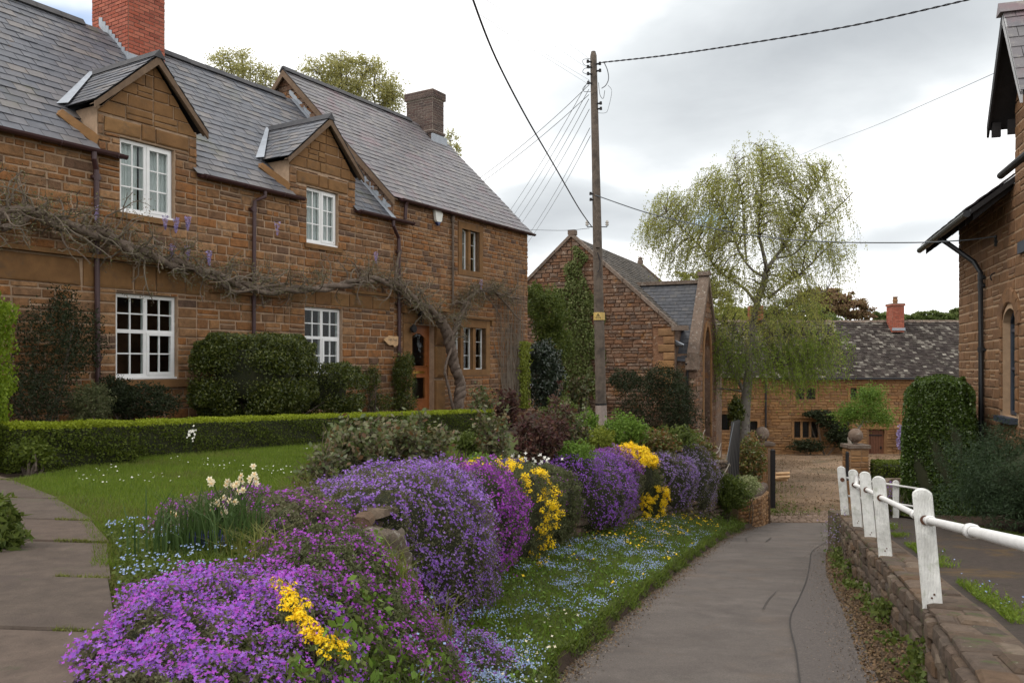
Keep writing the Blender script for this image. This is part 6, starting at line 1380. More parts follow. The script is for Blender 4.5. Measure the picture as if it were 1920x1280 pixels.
# ---- aubrieta and alyssum cushions hanging over the wall
def drape_surface(Ya, Yb, back, out, rise, drop, seed, skew=0.0):
    ctl = np.array([(-back, -.03), (-back*.55, rise*.75), (-.02, rise), (out*.6, rise*.55), (out*.97, -drop*.22), (out, -drop*.55), (out*.82, -drop*.85), (out*.45, -drop)])
    C = np.array(catm([np.array((*c, 0)) for c in ctl], 8))[:, :2]; sl = np.concatenate([[0], np.cumsum(np.linalg.norm(np.diff(C, axis=0), axis=1))]); sl /= sl[-1]
    def S(v, w):
        e = (1-np.abs(2*v-1)**2.2)**.5; y = Ya+(Yb-Ya)*(v+(.5-v)*.22*w) + skew*w
        ox = np.interp(w, sl, C[:, 0]); oz = np.interp(w, sl, C[:, 1]); x0 = Wx(Ya+(Yb-Ya)*v); z0 = zgarden(x0-.12, Ya+(Yb-Ya)*v)
        lo = np.where(oz < 0, .50+.42*e+.09*np.sin(v*19+seed*3)+.05*np.sin(v*43+seed), 1)
        x = x0+np.where(ox > 0, ox*e, ox*(.4+.6*e)); z = z0+np.where(oz > 0, oz*(.2+.8*e), oz*lo)
        lum = .09*np.sin(v*11+seed+3*w)*np.sin(w*8+seed*2+2*v)+.06*np.sin(v*25+w*14+seed+2*np.sin(w*9))+.03*np.sin(v*61-w*37+3*np.sin(v*17))
        return np.stack([x+lum*.8, y, z+lum*.5], -1)
    return S
def cushion(name, label, cat, Ya, Yb, back, out, rise, drop, fl, fm, lm='lf_silver', nf=5000, nl=7000, fr=.013, seed=1, clump=.0, skew=0.0, wlo=0.0, whi=1.0, group='flowering cushions over the garden wall', ls=.022, star=True, fband=None, fl2=None):
    S = drape_surface(Ya, Yb, back, out, rise, drop, seed, skew); mid = S(np.array([.5]), np.array([.4]))[0]
    p = Plant(name, label, cat, (mid[0], mid[1], mid[2]-.3), group)
    def samp(n, lo, hi):
        v, w = U(0.01, .99, n), U(lo, hi, n); A = S(v, w); e = 1e-2; dv = S(v+e, w)-A; dw = S(v, w+e)-A; N = unit(np.cross(dw, dv)); N[N[:, 0]*.8-N[:, 1]*.3+N[:, 2] < 0] *= -1; return v, w, A, N
    def hum(A, N): h_ = noise_at(A, 5.5, seed)*.11+noise_at(A, 15, seed+3)*.045; return A+N*h_[:, None], h_
    v, w, A, N = samp(nl, 0, 1); A, _ = hum(A, N); mb = MB(); leaves(A-N*U(-.035, .04, nl)[:, None], N, ls*U(.7, 1.4, nl), .42, .8, mb); p.part(mb, 'foliage', lm, kind='stuff')
    v, w, A, N = samp(nf, wlo, whi)
    k = np.sin(v*37*((Yb-Ya)/2)+seed*3+2*np.sin(w*19))*np.sin(w*23+seed+2*np.sin(v*13)) + .6*np.sin(v*7*(Yb-Ya)+5*np.sin(w*4+seed))*np.sin(w*6+4*np.sin(v*5)) + RNG.normal(size=nf)*.45 > clump
    A, h_ = hum(A, N); k &= (h_*9+RNG.normal(size=nf)*.35 > -.35)
    k &= RNG.random(nf) < (1-.85*smooth(.62, .98, w+.12*np.sin(v*23+seed)))
    if fband is not None: k &= fband(v, w)
    A, N = A[k], N[k]
    if 'yellow' in name:
        sel = RNG.permutation(len(A))[:max(60, len(A)//8)]; ce = A[sel]; nn = N[sel]; rep = 26; ce = np.repeat(ce, rep, 0); nn = np.repeat(nn, rep, 0); dd = rand_unit(len(ce)); dd = unit(dd+nn*1.0+(0, -.2, .2)); rr_ = np.repeat(U(.018, .05, len(sel)), rep)[:, None]*U(.5, 1.1, len(ce))[:, None]; A = ce+nn*.02+dd*rr_; N = dd
    mb = MB(); blossoms(A+N*(U(.0, .03, len(A))+.05*RNG.random(len(A))**5)[:, None]+(0, 0, .004), unit(N+(0, -.25, .35)), fr*U(.65, 1.3, len(A)), mb, star=star)
    if fl2: mb2 = MB(); kk = RNG.random(len(A)) < fl2[1]; blossoms(A[kk]+N[kk]*.035, unit(N[kk]+(0, -.25, .35)), fr, mb2, star=star); p.part(mb2, 'blossom', fl2[0], kind='stuff')
    p.part(mb, 'blossom', fm, kind='stuff')
    g = MB(); n, m = 22, 16; V = S(np.repeat(np.linspace(.0, 1, n), m), np.tile(np.linspace(0, 1, m), n)); ctr = V.mean(0); V = V+(ctr-V)*.10-(.05, 0, .05); g.add(V, [(i*m+j, i*m+j+1, i*m+m+j+1, i*m+m+j) for i in range(n-1) for j in range(m-1)]); p.part(g, 'light_block_core', 'inner_dark', smooth=True)  # dark shell added under the flowers, blocks light, no real growth
    return p
cushion('aubrieta', 'large lilac aubrieta dome in the centre foreground of the wall', 'flowers', 6.10, 8.6, .75, .66, .22, 1.6, 1, 'fl_lilac', nf=24000, nl=34000, fr=.0115, seed=1, clump=-.35, fl2=('fl_violet', .25))
cushion('aubrieta', 'bright magenta aubrieta right behind the large lilac dome', 'flowers', 8.3, 9.7, .55, .56, .18, 1.05, 1, 'fl_magenta', nf=13000, nl=11000, fr=.0140, seed=2, clump=-.6, whi=.92)
cushion('yellow_alyssum', 'yellow alyssum ribbon spilling over the wall past the magenta cushion', 'flowers', 9.5, 11.2, .6, .58, .16, 1.25, 1, 'fl_yellow', nf=8000, nl=15000, fr=.013, seed=3, clump=.15, lm='lf_grey', fband=lambda v, w: (np.abs(v-.30-.50*w) < .26) & (w > .05))
cushion('thyme_mat', 'flowerless grey-green mat between the yellow and the violet cushions', 'plant', 11.1, 12.9, .6, .52, .08, 1.2, 1, 'fl_rose', lm='lf_grey', nf=1500, nl=22000, fr=.012, seed=4, clump=.4, ls=.032, wlo=.3)
cushion('aubrieta', 'dense violet aubrieta curtain in the middle of the wall', 'flowers', 12.7, 15.6, .7, .74, .24, 1.15, 1, 'fl_violet', nf=15000, nl=15000, fr=.015, seed=5, clump=-.5, whi=.95)
cushion('aubrieta', 'mauve aubrieta mound behind the dense violet curtain', 'flowers', 15.3, 16.9, .8, .45, .34, .7, 1, 'fl_rose', nf=6500, nl=11000, fr=.015, seed=6, clump=-.1, whi=.7, fl2=('fl_lilac', .5))
cushion('yellow_alyssum', 'golden alyssum crown on top of the wall beyond the mauve mound', 'flowers', 16.2, 17.9, .85, .50, .34, .8, 1, 'fl_yellow', lm='lf_grey', nf=9000, nl=7000, fr=.017, seed=7, clump=-.8, whi=.62)
cushion('yellow_alyssum', 'small yellow alyssum patch low on the wall under the golden crown', 'flowers', 16.9, 17.9, .1, .52, .0, 1.35, 1, 'fl_yellow', lm='lf_green', nf=3600, nl=4500, fr=.016, seed=8, clump=-.2, wlo=.55, whi=.92)
cushion('aubrieta', 'pale lavender aubrieta hanging beyond the golden crown', 'flowers', 18.0, 19.9, .7, .62, .18, 1.15, 1, 'fl_lilac', nf=7500, nl=11000, fr=.016, seed=9, clump=-.25, fl2=('fl_pale', .7))
cushion('aubrieta', 'farthest washed-out lavender aubrieta at the end of the wall', 'flowers', 19.9, 21.6, .8, .6, .42, 1.35, 1, 'fl_pale', nf=6000, nl=12000, fr=.017, seed=10, clump=-.05)
# mounds lying on the bank at the near end
def mound(name, label, cx, cy, rx, ry, h, rot, fm, lm='lf_silver', nf=5000, nl=7000, fr=.012, clump=0.0, seed=1, fl2=None, cat='flowers', ls=.02, group='flowering cushions on the near bank', keep=None):
    c, s_ = math.cos(rot), math.sin(rot); gz = float(zgarden(cx, cy)); p = Plant(name, label, cat, (cx, cy, gz), group)
    def S(u, v):
        r2 = u*u+v*v; x = cx+u*rx*c-v*ry*s_; y = cy+u*rx*s_+v*ry*c
        lum = .035*np.sin(u*7+seed)*np.cos(v*8+seed*1.7)+.02*np.sin(u*17+v*13)
        return np.stack([x, y, zgarden(x, y)+h*np.sqrt(np.clip(1-r2, 0, 1))+lum*np.clip(1.1-r2, 0, 1)], -1)
    def samp(n):
        a = U(0, 2*np.pi, n); r = np.sqrt(U(0, 1, n))*.995*(1+.10*np.sin(a*5+seed)*1.0-.08); u, v = r*np.cos(a), r*np.sin(a); A = S(u, v); e = .01; N = unit(np.cross(S(u+e, v)-A, S(u, v+e)-A)); N[N[:, 2] < 0] *= -1; return u, v, A, N
    u, v, A, N = samp(nl); A += N*(noise_at(A, 7, seed)*.07+noise_at(A, 19, seed+3)*.03)[:, None]; mb = MB(); leaves(A+N*U(-.03, .016, nl)[:, None], N, ls*U(.7, 1.4, nl), .45, .8, mb); p.part(mb, 'foliage', lm, kind='stuff')
    u, v, A, N = samp(nf); h_ = noise_at(A, 7, seed)*.07+noise_at(A, 19, seed+3)*.03; A += N*h_[:, None]; k = np.sin(u*9*rx*2+seed+2*np.sin(v*6))*np.sin(v*11*ry*2+seed*2+2*np.sin(u*5))+RNG.normal(size=nf)*.5+h_*12 > clump
    if keep: k &= keep(A)
    A, N = A[k], N[k]; mb = MB(); blossoms(A+N*(U(0, .022, len(A))+.05*RNG.random(len(A))**6)[:, None], unit(N+(0, -.45, .4)), fr*U(.65, 1.3, len(A)), mb)
    if fl2: mb2 = MB(); kk = RNG.random(len(A)) < fl2[1]; blossoms(A[kk]+N[kk]*.04, unit(N[kk]+(0, -.45, .4)), fr, mb2); p.part(mb2, 'blossom', fl2[0], kind='stuff')
    p.part(mb, 'blossom', fm, kind='stuff')
    g = MB(); n, m = 9, 24; rr = np.repeat(np.linspace(.02, .97, n), m); aa = np.tile(np.linspace(0, 2*np.pi, m, endpoint=False), n); V = S(rr*np.cos(aa), rr*np.sin(aa))-(0, 0, .065); g.add(V, [(i*m+j, i*m+(j+1) % m, i*m+m+(j+1) % m, i*m+m+j) for i in range(n-1) for j in range(m)]); p.part(g, 'light_block_core', 'inner_dark', smooth=True)  # added dark layer under the mound that keeps light from passing
    return p
mound('aubrieta', 'big bright violet aubrieta carpet in the bottom left foreground', -1.12, 3.22, .52, .98, .12, .30, 'fl_violet', nf=15500, nl=26000, fr=.0085, clump=.05, seed=2, fl2=('fl_magenta', .3), ls=.017)
mound('aubrieta', 'sparse dark magenta aubrieta between the yellow tufts and the rock', -.78, 4.35, .62, 1.10, .16, .0, 'fl_rose', lm='lf_grey', nf=11000, nl=42000, fr=.0088, clump=.5, seed=5, fl2=('fl_magenta', .3))
mound('aubrieta', 'faded rose aubrieta left of the lichen-spotted rock', -1.78, 5.65, .70, .85, .20, .0, 'fl_rose', lm='lf_silver', nf=5200, nl=34000, fr=.0098, clump=.75, seed=7, fl2=('fl_magenta', .35))
mound('aubrieta', 'violet aubrieta spilling to the verge at the foot of the lilac dome', -.38, 6.0, .45, .65, .20, .3, 'fl_lilac', lm='lf_grey', nf=3000, nl=9000, fr=.010, clump=.2, seed=9, fl2=('fl_violet', .4))
for lab, px, py, spx, spy, n in (('upper yellow alyssum tuft in the near violet carpet', 552, 1142, 55, 90, 10), ('lower yellow alyssum tuft beside the near violet carpet', 612, 1208, 60, 30, 9)):
    c = hit(px, py, .17); gz = float(zgarden(c[0], c[1])); p = Plant('yellow_alyssum', lab, 'flowers', (c[0], c[1], gz), 'yellow alyssum tufts in the near bank'); mb = MB(); st_ = MB(); lfm = []
    for k in range(n*5):
        f = k/(n*5); cc = hit(px+(f-.5)*spx+RNG.normal()*9, py+(f-.5)*spy+RNG.normal()*9, .19+RNG.normal()*.01)
        D = rand_unit(26); D[:, 2] = abs(D[:, 2]); blossoms(cc+D*.022*U(.5, 1.3), D, .0062, mb, star=True); lfm.append(cc); st_.tube([(cc[0], cc[1], cc[2]-.15), cc], .003, 4)
    lfm = np.repeat(np.array(lfm), 12, 0)+RNG.normal(size=(len(lfm)*12, 3))*(.03, .03, .02)-(0, 0, .035); leaves(lfm, np.array((0, -.3, 1.)), .022, .35, .8, st_); p.part(mb, 'blossom', 'fl_yellow', kind='stuff'); p.part(st_, 'stem', 'lf_grey', kind='stuff')
# ---- box hedge in front of the house
def swept_hedge(name, label, pts, w, h, n, size, side='lf_box', topm='lf_box_top', zf=None, cat='hedge', group=None, topdepth=.05, lump=.0, inset=.44, nh=None, rd=.12):
    P = np.array(pts, float); s = np.concatenate([[0], np.cumsum(np.linalg.norm(np.diff(P, axis=0), axis=1))]); L_ = s[-1]
    zf = zf or (lambda x, y: zgarden(x, y)); p = Plant(name, label, cat, (P[0][0], P[0][1], float(zf(P[0][0], P[0][1]))), group)
    def pos(u, o, z):
        x = np.interp(u, s, P[:, 0]); y = np.interp(u, s, P[:, 1]); dx = np.interp(u+.05, s, P[:, 0])-np.interp(u-.05, s, P[:, 0]); dy = np.interp(u+.05, s, P[:, 1])-np.interp(u-.05, s, P[:, 1]); l = np.hypot(dx, dy)+1e-9
        nx, ny = dy/l, -dx/l; X = x+nx*o; Y = y+ny*o; hv = h(u) if callable(h) else h
        return np.stack([X, Y, zf(x, y)+z*hv], -1), np.stack([nx, ny, 0*nx], -1)
    per = [2*(nh or h), w]; nt = int(n*w/(w+sum(per[:1]))); ns = n-nt
    u = U(0, L_, ns); z = U(0, 1, ns); sg = np.where(U(0, 1, ns) < .62, 1, -1); A, N = pos(u, sg*w/2*(1-rd*smooth(.97-rd, 1.02, z)), z); N = N*sg[:, None]; A += N*(U(-.05, .02, ns)+.02*np.sin(u*5+z*7)+lump*np.sin(u*3.1+z*9)*np.sin(z*13+u*2))[:, None]; A[:, 2] -= lump*1.5*(z > .8)*(z-.8)*5*(.5+.5*np.sin(u*4))
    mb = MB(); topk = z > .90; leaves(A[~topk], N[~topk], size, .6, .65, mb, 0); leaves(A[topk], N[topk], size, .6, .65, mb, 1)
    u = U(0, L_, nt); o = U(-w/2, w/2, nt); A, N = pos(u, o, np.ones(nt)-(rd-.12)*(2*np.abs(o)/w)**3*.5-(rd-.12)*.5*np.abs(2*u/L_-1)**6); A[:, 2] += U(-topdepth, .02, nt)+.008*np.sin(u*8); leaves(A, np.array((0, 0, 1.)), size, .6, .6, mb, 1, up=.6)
    for uu, d in ((0, -1), (L_, 1)):
        k = int(ns*w/L_*.9)+60; z = U(0, 1, k); oo = U(-w/2, w/2, k); A, N = pos(np.full(k, uu), oo*(1-rd*smooth(.97-rd, 1.02, z)), z-(rd-.12)*.5*(z > .8)*(2*np.abs(oo)/w)**3); A += np.stack([-N[:, 1], N[:, 0], 0*N[:, 0]], -1)*(d*(U(-.06, .03, k)+lump*np.sin(z*11+oo*6)*np.sin(oo*9+z*3)))[:, None]; T = np.stack([-N[:, 1], N[:, 0], 0*N[:, 0]], -1)*d; leaves(A, T, size, .6, .65, mb, 0)
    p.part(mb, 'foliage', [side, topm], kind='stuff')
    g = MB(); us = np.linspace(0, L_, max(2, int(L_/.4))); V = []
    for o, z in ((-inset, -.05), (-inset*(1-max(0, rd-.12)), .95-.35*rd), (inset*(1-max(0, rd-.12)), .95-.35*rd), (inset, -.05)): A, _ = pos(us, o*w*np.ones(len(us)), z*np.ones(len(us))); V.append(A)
    V = np.stack(V, 1).reshape(-1, 3); g.add(V, [(i*4+j, i*4+(j+1) % 4, i*4+4+(j+1) % 4, i*4+4+j) for i in range(len(us)-1) for j in range(4)]); g.add(V[:4], [(0, 1, 2, 3)]); g.add(V[-4:], [(0, 1, 2, 3)]); p.part(g, 'light_block_core', 'inner_dark')  # dark box added within the hedge to block light between leaves
    return p
hp = [Fx(t, -s_)[:2] for t, s_ in ((5.0, 3.05), (6.3, 2.72), (7.6, 2.62), (10, 2.62), (12.6, 2.62), (14.6, 2.62))]
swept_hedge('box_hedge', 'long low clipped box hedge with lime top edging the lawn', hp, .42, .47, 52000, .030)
hp2 = [np.array(hp[1])+(-.02, -.12), np.array(hp[1])+(.30, -.62)]
swept_hedge('box_hedge', 'short end of the low box hedge turning towards the path', [Fx(4.6, -3.0)[:2], Fx(5.9, -3.25)[:2]], .5, .50, 12000, .03)
# ---- shrubs against the cottages
def fpt(px, py, off):
    u = (px-PX0)/FPX; Y = (FD-off)/(.522-.853*u); return np.array((u*Y, Y, (HOR-py)/FPX*Y))
def fbox(name, label, px, py, rpx, rpy, off, depth, m, size, n, **k):
    c = fpt(px, py, off); s_ = c[1]/FPX; fac = .80; r = (rpx*s_*1.25, depth, rpy*s_); return c, r
def facade_blob(px, py, rpx, rpy, off, depth=.5, share=1.0):
    c = fpt(px, py, off); s_ = c[1]/FPX; return (c, (rpx*s_, max(depth, rpx*s_*.6), rpy*s_), share)
p = shrub('clipped_yew', 'big clipped dark green bush with a sloping tail between the two lower windows', 'bush', [facade_blob(478, 704, 102, 76, 1.0, .8, 3), facade_blob(592, 733, 86, 52, 1.0, .6, 1)], 'lf_yew', .046, 90000, inner=.70, lump=.08, sq=.52, tilt=.6, ls=3)
for lab, bl, m, size, n, inner, cat in [
    ('tall dark climber spreading over the wall left of the first window', [facade_blob(85, 660, 75, 92, .35, .35, 2), facade_blob(150, 640, 48, 62, .25, .2, 1), facade_blob(60, 745, 70, 50, .6, .4, 1.3), facade_blob(118, 575, 30, 42, .2, .15, .4)], 'lf_dark', .05, 9000, .2, 'climber'),
    ('dark spiky shrub under the first lower window', [facade_blob(262, 752, 70, 32, .55, .45, 2), facade_blob(215, 740, 30, 34, .5, .35, 1)], 'lf_dark', .05, 9000, .4, 'shrub'),
    ('grey-green feathery shrub at the foot of the first downpipe', [facade_blob(170, 760, 34, 42, .8, .35, 1)], 'lf_grey', .045, 5000, .3, 'shrub'),
    ('small dark climber on the wall left of the oak door', [facade_blob(697, 712, 17, 28, .25, .2, 1), facade_blob(712, 755, 25, 18, .35, .25, .8)], 'lf_yew', .05, 2600, .3, 'climber'),
    ('bushy dark climber round the downpipe beside the oak door', [facade_blob(755, 705, 20, 40, .3, .22, 2), facade_blob(758, 755, 24, 22, .35, .25, 1), facade_blob(765, 680, 12, 20, .25, .15, .5)], 'lf_yew', .055, 5500, .3, 'climber')]:
    shrub('wall_shrub', lab, cat, bl, m, size, n, core=False, inner=inner, lump=.35, ls=3.2, tilt=.8, aspect=.4, stems=9, group='dark shrubs against the cottage fronts')
# bright conifer hedge at the left edge
c = at(-30, 660, 6.3)
shrub('conifer_hedge', 'lime-green conifer hedge cut off by the left edge of the picture', 'hedge', [((-6.0, 8.5, .02), (.50, .8, 1.05), 1.0)], 'lf_lime', .045, 36000, inner=.7, lump=.2, ls=4.5, sq=.7, tilt=.75, stems=0, up=.8)
# ---- wisteria
wis = Plant('wisteria', 'old wisteria with twisted trunk and bare limbs trained along both cottages', 'climber', fpt(866, 812, .35).tolist())
tr_ = MB()
def limb(pts, off, r, k=2, tw=.55, n=7):
    P = np.array(catm([fpt(x, y, off if np.isscalar(off) else o_) for (x, y), o_ in zip(pts, off if not np.isscalar(off) else [off]*len(pts))], n)); R = np.interp(np.linspace(0, 1, len(P)), np.linspace(0, 1, len(r)), r)
    s_ = np.concatenate([[0], np.cumsum(np.linalg.norm(np.diff(P, axis=0), axis=1))])
    for j in range(k):
        a = s_*9*tw+j*2*np.pi/k; T = unit(np.gradient(P, axis=0)); A = unit(np.cross(T, np.array((0.3, -.8, .2)))); B = np.cross(T, A)
        Q = P+(A*np.cos(a)[:, None]+B*np.sin(a)[:, None])*(R*.55)[:, None]; tr_.tube(Q, (R*(.72 if k > 1 else 1)*(1+.15*np.sin(s_*23+j))).tolist(), 7)
    return P
limb([(872, 835), (862, 790), (860, 750), (864, 720), (853, 690), (846, 655), (838, 625), (826, 600)], .42, [.14, .12, .13, .11, .12, .12, .11], 3, 1.3)
limb([(872, 810), (848, 760), (838, 715), (836, 690), (846, 650)], .50, [.04, .035, .03], 1)
main_l = limb([(826, 602), (806, 583), (786, 572), (768, 556), (752, 540), (725, 530), (690, 524), (650, 533), (600, 541), (545, 543), (490, 546), (450, 533), (420, 522), (385, 512), (350, 500), (310, 490), (270, 478), (235, 462), (190, 440), (140, 428), (95, 412), (50, 396), (0, 402), (-60, 392)], .30, [.12, .10, .085, .075, .07, .07, .075, .085, .09, .09, .085, .07], 2, .5)
main_r = limb([(846, 640), (856, 612), (866, 590), (872, 572), (882, 556), (898, 545), (925, 548), (950, 556), (975, 560)], .30, [.07, .06, .055, .045, .035, .03], 2, .6)
limb([(0, 425), (40, 414), (62, 404), (90, 402)], .34, [.05, .045], 1); limb([(740, 545), (745, 500), (750, 470)], .25, [.04, .025], 1); limb([(930, 548), (945, 566), (965, 590), (978, 600)], .25, [.03, .015], 1); limb([(905, 548), (918, 562), (930, 580), (940, 596)], .25, [.022, .01], 1)
limb([(415, 530), (440, 546), (470, 545), (500, 536), (540, 530)], .35, [.03, .03, .025], 1)
wis.part(tr_, 'trunk', 'wisteria_bark', smooth=True)
tw = MB(); tips = []; roots = [(main_l, 250), (main_r, 75)]
for Pm, cnt in roots:
    for _ in range(cnt):
        i = RNG.integers(0, len(Pm)-1); p0 = Pm[i]+RNG.normal(size=3)*.05; d = np.array((CD[0]*RNG.normal()*.9, CD[1]*RNG.normal()*.9, RNG.normal()*.7+.55))+np.array((CN[0], CN[1], 0))*abs(RNG.normal())*.25
        L_ = U(.3, .95) if Pm is main_l else U(.2, .55)
        Q = wander(p0, d, L_, 6, .38, -.04); tw.tube(Q, [.017, .011, .005], 5, cap=False); tips += Q[2:]
        for _ in range(3):
            j = RNG.integers(2, 6); Q2 = wander(Q[j], np.array(Q[j])-np.array(Q[j-1])+RNG.normal(size=3)*.05, U(.12, .32), 4, .45, -.05); tw.tube(Q2, [.006, .004], 3, cap=False); tips += Q2[1:]
wis.part(tw, 'twig', 'twig', kind='stuff')
tips = np.array(tips); tips = tips[RNG.integers(0, len(tips), 17000)]+RNG.normal(size=(17000, 3))*.06; mb = MB(); leaves(tips, np.array((CN[0], CN[1], .3)), .040, .40, .75, mb); wis.part(mb, 'foliage', 'lf_wist', kind='stuff')
mb = MB()
for px, py, k in [(323, 468, 70), (352, 470, 90), (392, 480, 110), (330, 418, 110), (352, 415, 120), (310, 412, 70), (705, 480, 60), (520, 425, 50), (902, 530, 30), (180, 392, 20)]:
    c = fpt(px, py, .38); k *= 2; zz = U(0, 1, k); D = rand_unit(k)*(.055*(1-zz*.85))[:, None]; D[:, 2] = D[:, 2]*.4-zz*.24; blossoms(c+D+(0, 0, .08), D*(1, 1, .2)+(CN[0]*.1, CN[1]*.1, 0), .014, mb)
wis.part(mb, 'blossom', 'fl_wist', kind='stuff')
# dead ivy stems on the right corner of the taller cottage, lime ivy beside it
iv = Plant('bare_vine', 'bare grey vine stems fanning over the right corner of the taller cottage', 'climber', fpt(975, 760, .05).tolist()); mb = MB()
for _ in range(85):
    x0 = U(945, 985); x1 = x0+RNG.normal()*14-6; y1 = U(470, 640); pts = [(x0, 770), (x0+(x1-x0)*.3+RNG.normal()*2, 700), (x0+(x1-x0)*.6+RNG.normal()*4, (700+y1)/2), (min(x1, 986), y1)]
    mb.tube(catm([fpt(a, b, .06) for a, b in pts], 3), [.010, .007, .003], 3, cap=False)
iv.part(mb, 'stem', 'twig', kind='stuff')
def wall_leaves(name, label, pts_off, m, size, n, cat='climber', nrm=(0, -1, .2)):
    P = pts_off(n); c = P[np.argmin(P[:, 2])]; p = Plant(name, label, cat, c.tolist()); mb = MB(); leaves(P, np.array(nrm, float), size, .8, .5, mb); p.part(mb, 'foliage', m, kind='stuff')
    sb = MB()
    for k in range(8): a = P[RNG.integers(len(P))]; sb.tube([c, (a+c)/2+RNG.normal(size=3)*.05, a], .008, 4)
    p.part(sb, 'stem', 'dark_twig'); return p
def limeivy(n): x = 984+RNG.normal(size=n)*4.5; y = U(640, 765, n); return np.array([fpt(a, b, .05+.12*abs(RNG.normal())) for a, b in zip(x, y)])
wall_leaves('ivy', 'narrow strip of lime-green ivy on the corner of the taller cottage', limeivy, 'lf_ivy_lime', .06, 2600, nrm=(.5, -.8, 0))
Mch = np.array(world_m(chp))
def chivy(n):
    out = []
    while len(out) < n:
        u, z = U(-1.3, 1.4), U(-3.3, 4.6); w = .38+.85*smooth(4.4, 1.5, z); cx_ = .22+.12*math.sin(z*1.7)
        if abs(u-cx_) < w*(.75+.3*math.sin(z*4+u*5)) and z < ctop(u)-.2 and (z > 2 or RNG.random() < .97): out.append((Mch @ np.array((u, -.05-.12*abs(RNG.normal()), z, 1)))[:3])
    return np.array(out)
wall_leaves('ivy', 'broad curtain of green ivy climbing the chapel gable beside the pole', chivy, 'lf_ivy', .085, 13000, nrm=(-.4, -.9, .2))
def G0(x, y): return float(zgarden(x, y))
def pxblob(px, py, Y, rpx, rpy, ry=None, sh=1.0): c = at(px, py, Y); s_ = Y/FPX; return (c, (rpx*s_, ry or rpx*s_*.8, rpy*s_), sh)
shrub('young_tree', 'bright green leafy shrub between the taller cottage and the chapel ivy', 'shrub', [pxblob(1028, 590, 27, 34, 48, .8, 2), pxblob(1040, 645, 27, 34, 34, .8, 1), pxblob(1003, 560, 27.5, 18, 26, .5, .7)], 'lf_green', .09, 12000, core=False, inner=.35, lump=.35, stems=14)
shrub('camellia', 'dark glossy camellia bush at the corner of the taller cottage', 'bush', [pxblob(1022, 705, 25, 34, 62, .7, 2), pxblob(1012, 672, 25, 24, 28, .6, 1)], 'lf_camellia', .09, 9000, inner=.5, lump=.25, stems=6)
shrub('wall_shrub', 'wide dark shrub sprawling against the chapel wall right of the pole', 'shrub', [(lambda q: (q[0], (1.5, .5, 1.25), 3))(pxblob(1232, 770, 29, 50, 60)), pxblob(1245, 712, 29.2, 46, 26, .5, 1.1), pxblob(1172, 712, 29.8, 32, 20, .4, .8), pxblob(1270, 760, 28.5, 30, 48, .5, 1)], 'lf_dark', .09, 17000, core=False, inner=.35, lump=.3, stems=16, aspect=.35, group='dark shrubs against the chapel')
# ---- border shrubs in the garden
def border(name, label, cat, px, pyc, Y, rpx, rpy, m, size, n, **k):
    c = at(px, pyc, Y); kw = dict(core=False, inner=.3, lump=.35, ls=2.6, stems=10, aspect=.62, tilt=.75); kw.update(k)
    return shrub(name, label, cat, [pxblob(px, pyc, Y, rpx, rpy)], m, size, n, **kw)
def rose(label, px, pyc, Y, rpx, rpy, n, m='lf_rose', size=.055, cat='rose bush', stemm='bark', ns=9, name='rose_bush'):
    c = at(px, pyc, Y); s_ = Y/FPX; gx_, gy = c[0], c[1]; gz = G0(gx_, gy); p = Plant(name, label, cat, (gx_, gy, gz), None); sb = MB(); mb = MB(); tips = []
    for k in range(ns):
        a = U(0, 2*np.pi); e = np.array((c[0]+rpx*s_*.9*math.cos(a)*U(.3, 1), c[1]+rpx*s_*.6*math.sin(a), c[2]+rpy*s_*U(-.2, .95))); b = np.array((gx_+RNG.normal()*.06, gy+RNG.normal()*.06, gz-.03)); m_ = (b+e)/2+RNG.normal(size=3)*.06-(0, 0, -.04)
        Q = catm([b, m_, e], 5); sb.tube(Q, [.014, .010, .005], 5)
        for j in range(3, len(Q)):
            for _ in range(3): Q2 = wander(Q[j], RNG.normal(size=3)+(0, 0, .6), U(.1, .28)*max(1, rpy*s_/.5), 4, .3); sb.tube(Q2, .003, 3, cap=False); tips += Q2[1:]
    tips = np.array(tips); n = int(n*.75); P = tips[RNG.integers(0, len(tips), n)]+RNG.normal(size=(n, 3))*.03; leaves(P, np.array((0, -.3, 1.)), size*1.2, .62, .6, mb, droop=.2); p.part(mb, 'foliage', m, kind='stuff'); p.part(sb, 'stem', stemm); return p
rose('tall rose bush with coppery young leaves left of the lilac dome', 660, 850, 8.6, 62, 62, 2600, ns=12)
rose('spreading rose bush with glossy leaves behind the lilac dome', 775, 835, 9.4, 82, 48, 4200, ns=18)
rose('low leggy rose bush at the edge of the daisies', 600, 905, 7.4, 32, 36, 800, ns=7, size=.045)
rose('purple-leaved shrub rose behind the blue muscari', 1000, 830, 13.2, 62, 58, 3300, 'lf_purple', .065, ns=14)
rose('green and red rose bush in front of the pole', 1070, 810, 14.8, 46, 52, 2600, ns=12, m='lf_rose', size=.06)
rose('thin bronze-leaved rose against the foot of the taller cottage', 905, 765, 17.5, 34, 34, 1500, ns=8, size=.07)
rose('dusky purple shrub by the right corner of the taller cottage', 950, 765, 18.5, 34, 32, 1700, 'lf_purple', .075, ns=9)
rose('red-flushed shrub between the camellia and the pole', 1082, 735, 24, 26, 30, 1500, 'lf_rose', .1, ns=8)
border('euphorbia', 'yellow-green euphorbia clump at the foot of the pole', 'plant', 1120, 830, 16.5, 34, 26, 'lf_ivy_lime', .05, 3600, inner=.2)
border('bush', 'bright green bush left of the pole foot', 'bush', 1098, 800, 17.5, 26, 26, 'lf_bright', .06, 2600)
border('bush', 'light green bushy plant just right of the pole', 'bush', 1170, 808, 18.5, 42, 28, 'lf_bright', .06, 4200)
border('bush', 'olive green plants behind the golden alyssum crown', 'bush', 1225, 832, 19.5, 44, 26, 'lf_photinia', .07, 4200)
